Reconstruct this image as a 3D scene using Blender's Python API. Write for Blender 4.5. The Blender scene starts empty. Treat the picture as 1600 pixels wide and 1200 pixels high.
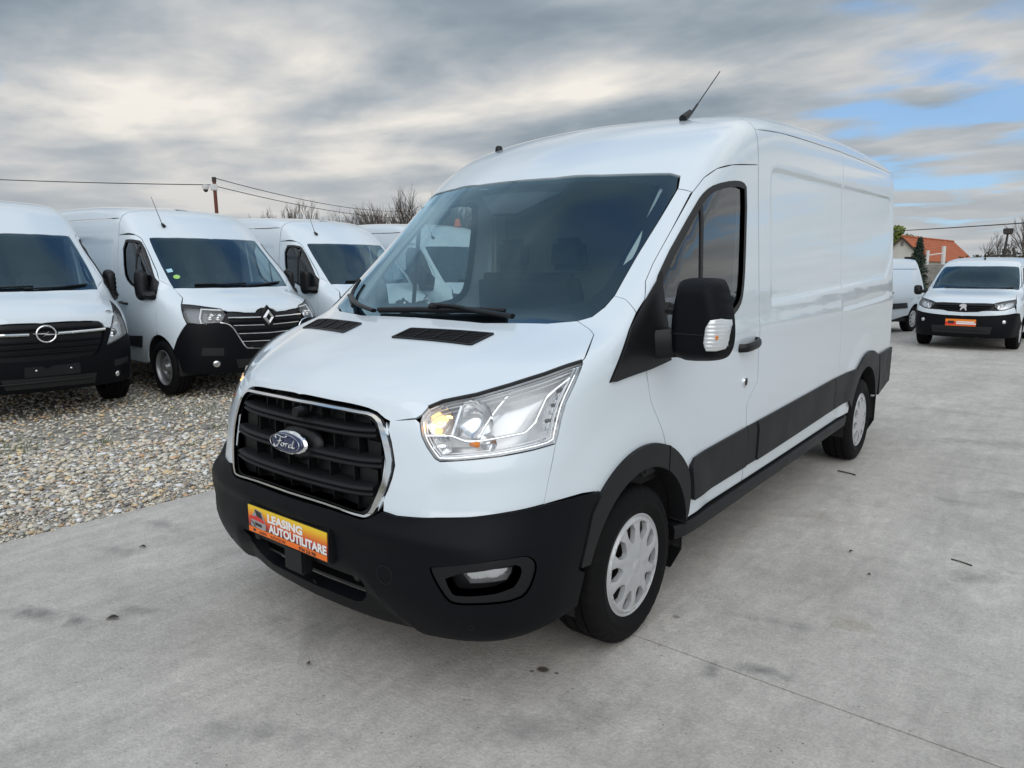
import bpy, bmesh, math, random
import numpy as np
from mathutils import Vector, Matrix
from mathutils.geometry import delaunay_2d_cdt
R=math.radians
SC=bpy.context.scene
COL=SC.collection
rng=np.random.default_rng(7)
# ---------------------------------------------------------------- camera
cd=bpy.data.cameras.new('camera');cam=bpy.data.objects.new('camera',cd);COL.objects.link(cam)
cam.location=(2.34909,-1.52818,1.57557)
cam.rotation_euler=(R(90-9.2294),0,R(38.8687))
cd.sensor_fit='HORIZONTAL';cd.sensor_width=36.0;cd.lens=1114.21/1600*36
cd.clip_start=.05;cd.clip_end=3000
SC.camera=cam
# ---------------------------------------------------------------- light
SUN_EL,SUN_AZ=40,140      # azimuth of the sun measured from +y towards +x
sd=Vector((math.sin(R(SUN_AZ))*math.cos(R(SUN_EL)),math.cos(R(SUN_AZ))*math.cos(R(SUN_EL)),math.sin(R(SUN_EL))))
sl=bpy.data.lights.new('sun','SUN');so=bpy.data.objects.new('sun',sl);COL.objects.link(so)
sl.energy=1.5;sl.angle=R(76);sl.color=(1,.97,.93)
so.rotation_euler=sd.to_track_quat('Z','Y').to_euler()
so.location=(0,0,30)
W=bpy.data.worlds.new('World');SC.world=W;W.use_nodes=True
def nodes(nt):
    N=nt.nodes;L=nt.links
    def n(t,_in=None,**k):
        q=N.new(t)
        for a,b in k.items(): setattr(q,a,b)
        for a,b in (_in or {}).items():
            s=q.inputs[a]
            if isinstance(b,bpy.types.NodeSocket): L.new(b,s)
            else: s.default_value=b
        return q
    return n,L
def ramp(n,fac,stops,interp='LINEAR'):
    r=n('ShaderNodeValToRGB',{0:fac});e=r.color_ramp.elements;r.color_ramp.interpolation=interp
    while len(e)<len(stops): e.new(.5)
    for i,(p,c) in enumerate(stops):
        e[i].position=p;e[i].color=(c,c,c,1) if isinstance(c,(int,float)) else (*c,1)
    return r.outputs[0]
def world():
    nt=W.node_tree;nt.nodes.clear();n,L=nodes(nt)
    out=n('ShaderNodeOutputWorld')
    sky=n('ShaderNodeTexSky',sky_type='NISHITA',sun_disc=False,sun_elevation=R(SUN_EL),sun_rotation=R(SUN_AZ),air_density=1.0,dust_density=.6,ozone_density=2.0)
    g=n('ShaderNodeTexCoord').outputs['Generated']
    sx=n('ShaderNodeSeparateXYZ',{0:g})
    zz=n('ShaderNodeMath',{0:sx.outputs[2],1:.10},operation='ADD')
    zz=n('ShaderNodeMath',{0:zz.outputs[0],1:.06},operation='MAXIMUM').outputs[0]
    u=n('ShaderNodeMath',{0:sx.outputs[0],1:zz},operation='DIVIDE').outputs[0]
    v=n('ShaderNodeMath',{0:sx.outputs[1],1:zz},operation='DIVIDE').outputs[0]
    P=n('ShaderNodeCombineXYZ',{0:u,1:v,2:1.7}).outputs[0]
    mp=n('ShaderNodeMapping',{'Vector':P,'Rotation':(0,0,R(CLOUD_ROT)),'Scale':(.85,1.15,1),'Location':CLOUD_OFF}).outputs[0]
    wp=n('ShaderNodeTexNoise',{'Vector':mp,'Scale':1.3,'Detail':2.0,'Roughness':.5})
    wv=n('ShaderNodeVectorMath',{0:wp.outputs['Color'],1:(.5,.5,.5)},operation='SUBTRACT').outputs[0]
    wv=n('ShaderNodeVectorMath',{0:wv,'Scale':.30},operation='SCALE').outputs[0]
    mq=n('ShaderNodeVectorMath',{0:mp,1:wv},operation='ADD').outputs[0]
    big=n('ShaderNodeTexNoise',{'Vector':mq,'Scale':.85,'Detail':3.0,'Roughness':.5}).outputs['Fac']
    fine=n('ShaderNodeTexNoise',{'Vector':mq,'Scale':2.0,'Detail':6.0,'Roughness':.52}).outputs['Fac']
    cv=n('ShaderNodeMath',{0:big,1:.66},operation='MULTIPLY').outputs[0]
    cv=n('ShaderNodeMath',{0:fine,1:.34,2:cv},operation='MULTIPLY_ADD').outputs[0]
    # more blue towards the back right and overhead, as in the photograph
    az=n('ShaderNodeVectorMath',{0:g,1:(.10,.97,.22)},operation='DOT_PRODUCT').outputs['Value']
    bl=n('ShaderNodeMapRange',{0:az,1:.80,2:1.0,3:0.0,4:.06}).outputs[0]
    ov=n('ShaderNodeMapRange',{0:sx.outputs[2],1:.45,2:.85,3:0.0,4:.075}).outputs[0]
    cv=n('ShaderNodeMath',{0:cv,1:bl},operation='SUBTRACT').outputs[0]
    cv=n('ShaderNodeMath',{0:cv,1:ov},operation='SUBTRACT').outputs[0]
    lft=n('ShaderNodeVectorMath',{0:g,1:(-.93,.36,0)},operation='DOT_PRODUCT').outputs['Value']
    lft=n('ShaderNodeMapRange',{0:lft,1:.40,2:.85,3:0.0,4:.06}).outputs[0]
    cv=n('ShaderNodeMath',{0:cv,1:lft},operation='ADD').outputs[0]
    cover=ramp(n,cv,[(.375,0.0),(.455,1.0)],'EASE')
    # cloud tone: blue-grey undersides, pale cream lit parts
    t1=n('ShaderNodeTexNoise',{'Vector':mq,'Scale':1.25,'Detail':6.0,'Roughness':.5}).outputs['Fac']
    t2=n('ShaderNodeTexNoise',{'Vector':mp,'Scale':.55,'Detail':2.0}).outputs['Fac']
    tt=n('ShaderNodeMath',{0:t1,1:.60},operation='MULTIPLY').outputs[0]
    tt=n('ShaderNodeMath',{0:t2,1:.40,2:tt},operation='MULTIPLY_ADD').outputs[0]
    lf=n('ShaderNodeVectorMath',{0:g,1:(-.62,.70,.32)},operation='DOT_PRODUCT').outputs['Value']
    lf=n('ShaderNodeMapRange',{0:lf,1:.80,2:1.0,3:0.0,4:.025}).outputs[0]
    tt=n('ShaderNodeMath',{0:tt,1:lf},operation='ADD').outputs[0]
    cc=ramp(n,tt,[(.37,(1.9,2.4,2.85)),(.44,(2.65,3.15,3.6)),(.505,(3.9,4.25,4.55)),(.56,(5.5,5.55,5.5)),(.64,(8.0,7.6,7.0))])
    # pale warm band above the horizon
    hz=ramp(n,sx.outputs[2],[(0.0,.75),(.06,.6),(.2,0.0)],'EASE')
    cc=n('ShaderNodeMix',{0:hz,6:cc,7:(4.6,4.75,4.85,1)},data_type='RGBA').outputs[2]
    zg=n('ShaderNodeMapRange',{0:sx.outputs[2],1:.28,2:.95,3:1.0,4:1.6}).outputs[0]   # an overcast sky is brighter overhead
    cs=n('ShaderNodeVectorMath',{0:cc},operation='SCALE');L.new(zg,cs.inputs['Scale']);cc=cs.outputs[0]
    skc=n('ShaderNodeMix',{0:1.0,6:sky.outputs[0],7:(.85,.95,1.0,1)},data_type='RGBA',blend_type='MULTIPLY').outputs[2]
    skm=n('ShaderNodeMix',{0:.45,6:skc,7:(2.6,4.9,8.6,1)},data_type='RGBA').outputs[2]
    cov2=n('ShaderNodeMapRange',{0:cover,3:.12,4:1.0}).outputs[0]
    col=n('ShaderNodeMix',{0:cov2,6:skm,7:cc},data_type='RGBA').outputs[2]
    bg=n('ShaderNodeBackground',{0:col,1:.1})
    L.new(bg.outputs[0],out.inputs[0])
CLOUD_ROT,CLOUD_OFF=38,(4.3,2.9,0)
world()
SC.view_settings.view_transform='Standard';SC.view_settings.look='None';SC.view_settings.gamma=1;SC.view_settings.use_curve_mapping=False
SC.view_settings.exposure=0.18
SC.cycles.max_bounces=10;SC.cycles.transparent_max_bounces=16;SC.cycles.use_denoising=True
# ---------------------------------------------------------------- materials
MATS={}
def mat(name,col,rough=.5,metal=0.0,coat=0.0,bump=None,spec=None,emis=None,estr=0,mott=None):
    """bump=(scale,strength,detail); mott=(scale,amount): slow tone variation of the paint, plastic or rubber"""
    if name in MATS: return MATS[name]
    m=bpy.data.materials.new(name);m.use_nodes=True;nt=m.node_tree;nt.nodes.clear();n,L=nodes(nt)
    out=n('ShaderNodeOutputMaterial');b=n('ShaderNodeBsdfPrincipled',{'Base Color':(*col,1),'Roughness':rough,'Metallic':metal,'Coat Weight':coat,'Coat Roughness':.03})
    if spec is not None: b.inputs['Specular IOR Level'].default_value=spec
    tc=n('ShaderNodeTexCoord').outputs['Object']
    if mott:
        f=n('ShaderNodeTexNoise',{'Vector':tc,'Scale':mott[0],'Detail':5.0,'Roughness':.6}).outputs['Fac']
        mr=n('ShaderNodeMapRange',{0:f,1:.25,2:.75,3:1-mott[1],4:1+mott[1]}).outputs[0]
        c=n('ShaderNodeVectorMath',{0:(*col,),'Scale':mr},operation='SCALE')
        L.new(mr,c.inputs['Scale']);L.new(c.outputs[0],b.inputs['Base Color'])
        r2=n('ShaderNodeMapRange',{0:f,1:.3,2:.7,3:max(rough-.06,0),4:min(rough+.08,1)}).outputs[0];L.new(r2,b.inputs['Roughness'])
    if bump:
        f=n('ShaderNodeTexNoise',{'Vector':tc,'Scale':bump[0],'Detail':bump[2]}).outputs['Fac']
        bp=n('ShaderNodeBump',{'Height':f,'Strength':bump[1],'Distance':.01});L.new(bp.outputs[0],b.inputs['Normal'])
    if emis: b.inputs['Emission Color'].default_value=(*emis,1);b.inputs['Emission Strength'].default_value=estr
    L.new(b.outputs[0],out.inputs[0]);MATS[name]=m;return m
def glass(name,tint,ior=1.5,boost=1.0,rough=0.0,wave=0.0,gc=(1,1,1)):
    if name in MATS: return MATS[name]
    m=bpy.data.materials.new(name);m.use_nodes=True;nt=m.node_tree;nt.nodes.clear();n,L=nodes(nt)
    out=n('ShaderNodeOutputMaterial');t=n('ShaderNodeBsdfTransparent',{0:(*tint,1)});g=n('ShaderNodeBsdfGlossy',{'Roughness':rough,0:(*gc,1)})
    bk=n('ShaderNodeNewGeometry').outputs['Backfacing'];io=n('ShaderNodeMapRange',{0:bk,3:ior,4:1/ior}).outputs[0]   # one thin pane: the same from either side
    fr=n('ShaderNodeFresnel',{0:io})
    if wave:
        tc=n('ShaderNodeTexCoord').outputs['Object'];f=n('ShaderNodeTexNoise',{'Vector':tc,'Scale':1.6,'Detail':1.0}).outputs['Fac']
        bp=n('ShaderNodeBump',{'Height':f,'Strength':wave,'Distance':.02}).outputs[0];L.new(bp,g.inputs['Normal'])
    f=n('ShaderNodeMath',{0:fr.outputs[0],1:boost},operation='MULTIPLY',use_clamp=True).outputs[0]
    mx=n('ShaderNodeMixShader',{0:f,1:t.outputs[0],2:g.outputs[0]});L.new(mx.outputs[0],out.inputs[0]);MATS[name]=m;return m
WHITE=mat('white_paint',(.675,.75,.805),.30,coat=1.0)
BLACKP=mat('black_textured_plastic',(.0042,.0048,.0066),.5,spec=.13,mott=(3.0,.12),bump=(420,.12,2))
BLACKS=mat('black_satin_plastic',(.0055,.006,.007),.42,spec=.34,mott=(2.5,.1))
GREYP=mat('grey_black_plastic',(.0105,.0109,.0122),.5,spec=.28,mott=(3.0,.15),bump=(380,.10,2))
RUBBER=mat('tyre_rubber',(.0055,.0055,.006),.7,spec=.15,mott=(9.0,.35),bump=(160,.15,3))
SEAL=mat('window_seal_rubber',(.012,.012,.013),.55)
DARK=mat('dark_underbody',(.010,.010,.011),.8)
CHROME=mat('chrome',(.86,.87,.88),.07,1.0)
SILVER=mat('silver_wheel_paint',(.52,.53,.54),.33,.35,coat=.4,mott=(8,.05))
STEEL=mat('grey_steel_wheel',(.30,.31,.32),.38,.7)
RUST=mat('brown_rusty_steel',(.035,.026,.022),.75,.3,mott=(14,.4))
BADGE=mat('badge_metal',(.74,.75,.76),.42,.6)
REFL=mat('lamp_reflector',(.80,.81,.82),.16,1.0)
LGREY=mat('lamp_bezel_silver',(.78,.79,.80),.25,.45)
LDARK=mat('lamp_bezel_dark',(.16,.165,.17),.35,.4)
AMBER=mat('amber_bulb',(.75,.22,.02),.25)
WARM=mat('lit_bulb',(1,.7,.35),.3,emis=(1,.50,.14),estr=3.2)
FRIT=mat('windscreen_black_border',(.010,.010,.012),.3,spec=.1)
DASH=mat('dashboard_plastic',(.035,.037,.040),.6,bump=(300,.1,2))
SEATM=mat('seat_fabric',(.022,.023,.026),.85,bump=(260,.25,3))
BULK=mat('bulkhead_panel',(.20,.195,.185),.6,mott=(2.0,.1))
LINER=mat('roof_lining',(.42,.41,.39),.8)
WSG=glass('windscreen_glass',(.80,.93,.95),1.5,2.0,gc=(.55,.82,1.0))
SIDEG=glass('side_window_glass',(.50,.56,.55),1.5,1.7)
LENS=glass('clear_lens',(.95,.96,.97),1.45,1.0)
# ---------------------------------------------------------------- objects
def link(name,me,parent=None,m=None,**props):
    o=bpy.data.objects.new(name,me);COL.objects.link(o)
    if m is not None:
        for q in (m if isinstance(m,(list,tuple)) else [m]): me.materials.append(q)
    if parent is not None: o.parent=parent
    for k,v in props.items(): o[k]=v
    return o
def empty(name,loc=(0,0,0),rz=0,**props):
    o=bpy.data.objects.new(name,None);COL.objects.link(o);o.location=loc;o.rotation_euler=(0,0,rz)
    for k,v in props.items(): o[k]=v
    return o
def mk(name,V,F,m,parent=None,smooth=True,normals=None,auto=None,mi=None,**props):
    me=bpy.data.meshes.new(name);me.from_pydata([tuple(map(float,v)) for v in V],[],[tuple(map(int,f)) for f in F])
    o=link(name,me,parent,m,**props)
    me.polygons.foreach_set('use_smooth',[bool(smooth)]*len(me.polygons))
    if mi is not None: me.polygons.foreach_set('material_index',np.asarray(mi,dtype=np.int32))
    me.update()
    if normals is not None: me.normals_split_custom_set_from_vertices([tuple(map(float,q)) for q in normals])
    elif auto: me.set_sharp_from_angle(angle=R(auto))
    return o
class MB:
    """collects shapes, then links them as ONE mesh object"""
    def __init__(s): s.V=[];s.F=[]
    def add(s,V,F):
        o=len(s.V);s.V+= [tuple(map(float,v)) for v in V];s.F+=[tuple(int(i)+o for i in f) for f in F];return s
    def box(s,c,d,rot=None,taper=1.0):
        d=np.array(d)/2;q=np.array([[x,y,z] for z in(-1,1) for y in(-1,1) for x in(-1,1)],float)
        q[4:,:2]*=taper;q=q*d
        if rot is not None: q=q@np.array(rot.to_3x3()).T
        return s.add(q+np.array(c),[(0,2,3,1),(4,5,7,6),(0,1,5,4),(2,6,7,3),(0,4,6,2),(1,3,7,5)])
    def tube(s,P,r,n=8,cap=True,sq=None):
        P=np.array(P,float);k=len(P);r=np.broadcast_to(np.asarray(r,float),(k,))
        T=np.gradient(P,axis=0);T/=np.linalg.norm(T,axis=1,keepdims=True)+1e-12
        up=np.array([0,0,1.]) if abs(T[0,2])<.9 else np.array([0,1.,0])
        V=[]
        for i in range(k):
            a=np.cross(up,T[i]);a/=np.linalg.norm(a)+1e-12;b=np.cross(T[i],a);up=b
            for j in range(n):
                th=2*math.pi*j/n;V.append(P[i]+r[i]*(a*math.cos(th)*(sq[0] if sq else 1)+b*math.sin(th)*(sq[1] if sq else 1)))
        F=[(i*n+j,i*n+(j+1)%n,(i+1)*n+(j+1)%n,(i+1)*n+j) for i in range(k-1) for j in range(n)]
        if cap: F+= [tuple(range(n))[::-1],tuple((k-1)*n+j for j in range(n))]
        return s.add(V,F)
    def lathe(s,prof,n=48,axis='x',c=(0,0,0),close=False):
        """prof: (axial,radius)"""
        V=[];k=len(prof)
        for a,r in prof:
            for j in range(n):
                th=2*math.pi*j/n;u,v=r*math.cos(th),r*math.sin(th)
                V.append({'x':(a,u,v),'y':(u,a,-v) if 0 else (v,a,u),'z':(u,v,a)}[axis])
        V=np.array(V)+np.array(c)
        F=[(i*n+j,i*n+(j+1)%n,((i+1)%k)*n+(j+1)%n,((i+1)%k)*n+j) for i in range(k if close else k-1) for j in range(n)]
        return s.add(V,F)
    def sweep(s,P,prof,up=(0,0,1),cap=True,closed=False):
        """prof: closed list of (side,up) swept along P; side is to the right of the direction"""
        P=np.array(P,float);k=len(P);up=np.array(up,float)
        T=np.gradient(P,axis=0)
        if closed: T=np.roll(P,-1,0)-np.roll(P,1,0)
        T/=np.linalg.norm(T,axis=1,keepdims=True)+1e-12;m=len(prof);V=[]
        for i in range(k):
            a=np.cross(T[i],up);a/=np.linalg.norm(a)+1e-12;b=np.cross(a,T[i])
            V+=[P[i]+a*x+b*y for x,y in prof]
        F=[(i*m+j,((i+1)%k)*m+j,((i+1)%k)*m+(j+1)%m,i*m+(j+1)%m) for i in range(k if closed else k-1) for j in range(m)]
        if cap and not closed: F+=[tuple(range(m)),tuple((k-1)*m+j for j in range(m))[::-1]]
        return s.add(V,F)
    def build(s,name,m,parent=None,smooth=True,auto=35,bevel=0,**props):
        o=mk(name,s.V,s.F,m,parent,smooth,auto=auto if smooth else None,**props)
        bm=bmesh.new();bm.from_mesh(o.data);bmesh.ops.recalc_face_normals(bm,faces=bm.faces)
        if bevel: bmesh.ops.bevel(bm,geom=[e for e in bm.edges if e.calc_face_angle(0)>.6],offset=bevel,segments=2,affect='EDGES',clamp_overlap=True)
        bm.to_mesh(o.data);bm.free()
        if smooth:
            o.data.polygons.foreach_set('use_smooth',[True]*len(o.data.polygons));o.data.set_sharp_from_angle(angle=R(auto))
        return o
# ---------------------------------------------------------------- surfaces
def resample(P,step,closed=False):
    P=np.array(P,float)
    if closed: P=np.vstack([P,P[:1]])
    out=[]
    for a,b in zip(P[:-1],P[1:]):
        n=max(1,int(math.ceil(np.linalg.norm(b-a)/step)))
        out+= [a+(b-a)*i/n for i in range(n)]
    if not closed: out.append(P[-1])
    return np.array(out)
def smoothc(P,it=2,closed=False):
    """corner cutting, end points kept"""
    P=np.array(P,float)
    for _ in range(it):
        if closed: A=P;B=np.roll(P,-1,0);P=np.stack([.75*A+.25*B,.25*A+.75*B],1).reshape(-1,P.shape[1])
        else:
            A=P[:-1];B=P[1:];Q=np.stack([.75*A+.25*B,.25*A+.75*B],1).reshape(-1,P.shape[1]);P=np.vstack([P[:1],Q[1:-1],P[-1:]])
    return P
def inpoly(Q,P):
    x,y=Q[:,0][:,None],Q[:,1][:,None];a=P;b=np.roll(P,-1,0)
    c=((a[:,1]>y)!=(b[:,1]>y))&(x<(b[:,0]-a[:,0])*(y-a[:,1])/(np.where(b[:,1]==a[:,1],1e-12,b[:,1]-a[:,1]))+a[:,0])
    return c.sum(1)%2==1
def dpoly(Q,P,closed=True):
    a=P;b=np.roll(P,-1,0)
    if not closed: a=a[:-1];b=b[:-1]
    d=b-a;L=np.maximum((d*d).sum(1),1e-12)
    out=np.empty(len(Q))
    for i in range(0,len(Q),4000):
        q=Q[i:i+4000,None,:];t=np.clip(((q-a)*d).sum(-1)/L,0,1);out[i:i+4000]=np.sqrt((((a+t[...,None]*d)-q)**2).sum(-1)).min(1)
    return out
def tri2d(loops,res,extra=None,jit=.12):
    """triangles of a region (first loop outside, others holes) with interior points; -> pts, tris, loops of indices"""
    pts=[];edges=[];ids=[]
    for lp in loops:
        o=len(pts);k=len(lp);pts+=list(lp);edges+=[(o+i,o+(i+1)%k) for i in range(k)];ids.append(list(range(o,o+k)))
    A=np.vstack(loops);lo=A.min(0);hi=A.max(0)
    gx=np.arange(lo[0]+res*.5,hi[0],res);gy=np.arange(lo[1]+res*.5,hi[1],res*.87)
    G=np.array([[x+(res/2 if j%2 else 0),y] for j,y in enumerate(gy) for x in gx]) if len(gx) and len(gy) else np.zeros((0,2))
    if extra is not None and len(extra): G=np.vstack([G,extra]) if len(G) else np.array(extra)
    if len(G):
        k=inpoly(G,np.array(loops[0]))
        for h in loops[1:]: k&=~inpoly(G,np.array(h))
        G=G[k]
    if len(G):
        d=np.min([dpoly(G,np.array(l)) for l in loops],axis=0);G=G[d>res*.38]
    allp=[Vector(p) for p in pts]+[Vector(p) for p in G]
    vo,eo,fo,ov,oe,of=delaunay_2d_cdt(allp,edges,[],0,1e-7)
    V=np.array([tuple(v) for v in vo]);F=np.array([f for f in fo if len(f)==3],int)
    c=V[F].mean(1);k=inpoly(c,np.array(loops[0]))
    for h in loops[1:]: k&=~inpoly(c,np.array(h))
    F=F[k]
    a=V[F[:,1]]-V[F[:,0]];b=V[F[:,2]]-V[F[:,0]];s=a[:,0]*b[:,1]-a[:,1]*b[:,0]
    F[s<0]=F[s<0][:,::-1];F=F[np.abs(s)>1e-10]
    # map original boundary indices to output indices
    mp={}
    for j,orig in enumerate(ov):
        for q in orig: mp[q]=j
    return V,F,[[mp[i] for i in l] for l in ids]
def frame(D):
    D=np.array(D,float);D/=np.linalg.norm(D);e1=np.cross((0,0,1.),D)
    if np.linalg.norm(e1)<.1: e1=np.array([1.,0,0])
    e1/=np.linalg.norm(e1);e2=np.cross(D,e1);return D,e1,e2
def panel(name,body,loops,D,m,parent,res=.04,step=None,off=0.0,thick=.014,gap=.0016,mirror=None,weld=False,far=.9,sm=None,extra=None,rimmat=None,shape=None,snap=True,**props):
    """a piece of the body's surface inside closed 3-D loops, seen along D, with an edge turned inwards.
    mirror: None, 'copy' (also link the mirrored piece as a part of its own), 'only'; weld: join with its mirror image at x=0"""
    D,e1,e2=frame(D);step=step or res*.8;l2=[];onx=[]
    for lp in loops:
        P=resample(lp,step,True);q=np.stack([P@e1,P@e2],1)
        keep=[0]
        for i in range(1,len(q)):
            if np.linalg.norm(q[i]-q[keep[-1]])>step*.18: keep.append(i)
        l2.append(q[keep]);onx.append(np.abs(P[keep][:,0])<1e-4)
    dep=max(float((np.array(l)@D).max()) for l in loops)+far
    ex=None
    if extra is not None: ex=np.stack([np.asarray(extra)@e1,np.asarray(extra)@e2],1)
    V2,F,ids=tri2d(l2,res,ex)
    O=V2[:,:1]*e1+V2[:,1:]*e2+dep*D
    P,ok=body.cast(O,-D,tmax=far+6)
    if not ok.all():
        good=np.where(ok)[0]
        for b in np.where(~ok)[0]: P[b]=P[good[((V2[good]-V2[b])**2).sum(1).argmin()]]
    Nn=body.grad(P)
    if weld and snap:
        bd=np.zeros(len(P),bool);bd[[i for l,fl in zip(ids,onx) for i,q in zip(l,fl) if q]]=True
        c=bd&(np.abs(P[:,0])<.05);P[c,0]=0;Nn[c,0]=0;Nn/=np.linalg.norm(Nn,axis=1,keepdims=True)
        F=F[~(np.abs(P[F][:,:,0])<1e-6).all(1)]
    Q=P+Nn*off
    if shape is not None: Q=shape(Q,Nn)
    V=list(Q);Ns=list(Nn);Fs=[tuple(f) for f in F];mi=[0]*len(Fs)
    for li,lp in enumerate(ids):
        k=len(lp);I=np.array(lp);B=Q[I];Nb=Nn[I]
        T=np.roll(B,-1,0)-np.roll(B,1,0);T/=np.linalg.norm(T,axis=1,keepdims=True)+1e-12
        S=np.cross(T,Nb);S/=np.linalg.norm(S,axis=1,keepdims=True)+1e-12   # outward for a ccw outer loop
        area=.5*np.sum(V2[I][:,0]*np.roll(V2[I][:,1],-1)-np.roll(V2[I][:,0],-1)*V2[I][:,1])
        if area<0: S=-S
        if li>0: S=-S
        o=len(V)
        cut=(np.abs(B[:,0])<1e-6) if weld else np.zeros(k,bool)
        V+=list(B);Ns+=list(S)
        V+=list(B-Nb*thick-S*gap*0);Ns+=list(S)
        for i in range(k):
            j=(i+1)%k
            if cut[i] and cut[j]: continue
            f=(o+i,o+k+i,o+k+j,o+j)
            if (area<0): f=f[::-1]
            Fs.append(f);mi.append(1 if rimmat else 0)
        # pull the visible edge in by the gap
        if gap:
            sh=np.where(cut[:,None],0,S*gap)
            for i in range(k):
                V[lp[i]]=V[lp[i]]-sh[i];V[o+i]=V[o+i]-sh[i];V[o+k+i]=V[o+k+i]-sh[i]
    V=np.array(V);Ns=np.array(Ns);mats=[m]+([rimmat] if rimmat else [])
    mx=np.array([-1,1,1.])
    if weld:
        n=len(V);idx=np.arange(n)+n;c=np.abs(V[:,0])<1e-6;idx[c]=np.where(c)[0]
        V=np.vstack([V,V*mx]);Ns=np.vstack([Ns,Ns*mx]);mi=mi+mi
        Fs=Fs+[tuple(idx[i] for i in f)[::-1] for f in Fs]
    outs=[]
    if mirror!='only': outs.append(mk(name,V,Fs,mats,parent,True,Ns,mi=mi if rimmat else None,**props))
    if mirror in('copy','only'): outs.append(mk(name,V*mx,[tuple(f)[::-1] for f in Fs],mats,parent,True,Ns*mx,mi=mi if rimmat else None,**props))
    return outs if len(outs)>1 else outs[0]
def inflate(loop,rad,depth,res,base=0.0,back=True,prof=None):
    """a pillow over a flat outline: returns verts (u,v,h) and faces, closed at the back"""
    L=resample(loop,res*.8,True);V2,F,ids=tri2d([L],res)
    d=dpoly(V2,L);t=np.clip(d/rad,0,1);h=base+depth*np.sqrt(np.clip(1-(1-t)**2,0,1))
    V=np.column_stack([V2,h]);F=[tuple(f) for f in F]
    if back:
        lp=ids[0];o=len(V);V=np.vstack([V,np.column_stack([V2[lp],np.full(len(lp),base-.001)])]);k=len(lp)
        F+=[(lp[i],o+i,o+(i+1)%k,lp[(i+1)%k]) for i in range(k)];F.append(tuple(o+i for i in range(k))[::-1])
    return V,F
def place(V,o,U,Vv,N):
    V=np.asarray(V,float);return np.asarray(o,float)+V[:,:1]*np.asarray(U,float)+V[:,1:2]*np.asarray(Vv,float)+V[:,2:3]*np.asarray(N,float)
def text_mesh(s,size,bold=0.0,shear=0.0,xscale=1.0):
    c=bpy.data.curves.new('t','FONT');c.body=s;c.size=size;c.align_x='LEFT';c.offset=bold;c.shear=shear;c.resolution_u=3
    o=bpy.data.objects.new('t',c);COL.objects.link(o);bpy.context.view_layer.update()
    me=bpy.data.meshes.new_from_object(o.evaluated_get(bpy.context.evaluated_depsgraph_get()))
    V=np.array([tuple(v.co) for v in me.vertices]);F=[tuple(p.vertices) for p in me.polygons]
    bpy.data.objects.remove(o);bpy.data.curves.remove(c);bpy.data.meshes.remove(me)
    V[:,0]*=xscale;return V,F
def copy_tree(o,parent=None):
    c=o.copy();COL.objects.link(c);c.parent=parent
    for ch in list(o.children): copy_tree(ch,c)
    return c
# ---------------------------------------------------------------- body shapes
def pchip(xs, ys, x):
    """monotone cubic; xs (...,n) ascending along last axis, ys same, x (...) -> value; linear extrapolation"""
    xs=np.asarray(xs,float);ys=np.asarray(ys,float);x=np.asarray(x,float)
    if xs.ndim==1:
        xs=np.broadcast_to(xs,x.shape+xs.shape);
    if ys.ndim==1: ys=np.broadcast_to(ys,xs.shape)
    h=np.diff(xs,axis=-1);d=np.diff(ys,axis=-1)/h
    n=xs.shape[-1]
    m=np.zeros_like(ys)
    if n>2:
        h0=h[...,:-1];h1=h[...,1:];d0=d[...,:-1];d1=d[...,1:]
        w1=2*h1+h0;w2=h1+2*h0
        with np.errstate(divide='ignore',invalid='ignore'):
            mm=(w1+w2)/(w1/d0+w2/d1)
        m[...,1:-1]=np.where(d0*d1>0,mm,0)
    m[...,0]=d[...,0];m[...,-1]=d[...,-1]
    i=np.clip((x[...,None]>xs).sum(-1)-1,0,n-2)[...,None]
    tk=lambda a:np.take_along_axis(a,i,-1)[...,0]
    x0=tk(xs);hh=tk(h);y0=tk(ys);m0=tk(m)
    y1=np.take_along_axis(ys,i+1,-1)[...,0];m1=np.take_along_axis(m,i+1,-1)[...,0]
    t=(x-x0)/hh
    c=np.clip(t,0,1);c2=c*c;c3=c2*c
    v=(2*c3-3*c2+1)*y0+(c3-2*c2+c)*hh*m0+(3*c2-2*c3)*y1+(c3-c2)*hh*m1
    v=v+np.where(t<0,t*hh*m0,0)+np.where(t>1,(t-1)*hh*m1,0)
    return v
def smax(a,b,k):
    h=np.maximum(k-np.abs(a-b),0)/k
    return np.maximum(a,b)+h*h*h*k/6
def sstep(a,b,x):
    t=np.clip((x-a)/(b-a),0,1);return t*t*(3-2*t)
def bsp1(T,u):
    n=T.shape[-1];u=np.clip(u,1.0,n-2.001);i=u.astype(int);t=u-i
    w=((1-t)**3/6,(3*t**3-6*t*t+4)/6,(-3*t**3+3*t*t+3*t+1)/6,t**3/6)
    return sum(w[k]*T[i-1+k] for k in range(4))
def bsp2(T,u,v):
    a,b=T.shape;u=np.clip(u,1.0,a-2.001);v=np.clip(v,1.0,b-2.001);i=u.astype(int);j=v.astype(int);s=u-i;t=v-j
    wu=((1-s)**3/6,(3*s**3-6*s*s+4)/6,(-3*s**3+3*s*s+3*s+1)/6,s**3/6)
    wv=((1-t)**3/6,(3*t**3-6*t*t+4)/6,(-3*t**3+3*t*t+3*t+1)/6,t**3/6)
    return sum(wu[k]*sum(wv[l]*T[i-1+k,j-1+l] for l in range(4)) for k in range(4))
def gsm(T,sig,axis):
    r=int(3*sig)+1;k=np.exp(-.5*(np.arange(-r,r+1)/sig)**2);k/=k.sum()
    P=np.pad(T,[(r,r) if a==axis else (0,0) for a in range(T.ndim)],mode='reflect',reflect_type='odd')
    return sum(k[q]*np.take(P,np.arange(q,q+T.shape[axis]),axis) for q in range(2*r+1))
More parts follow.
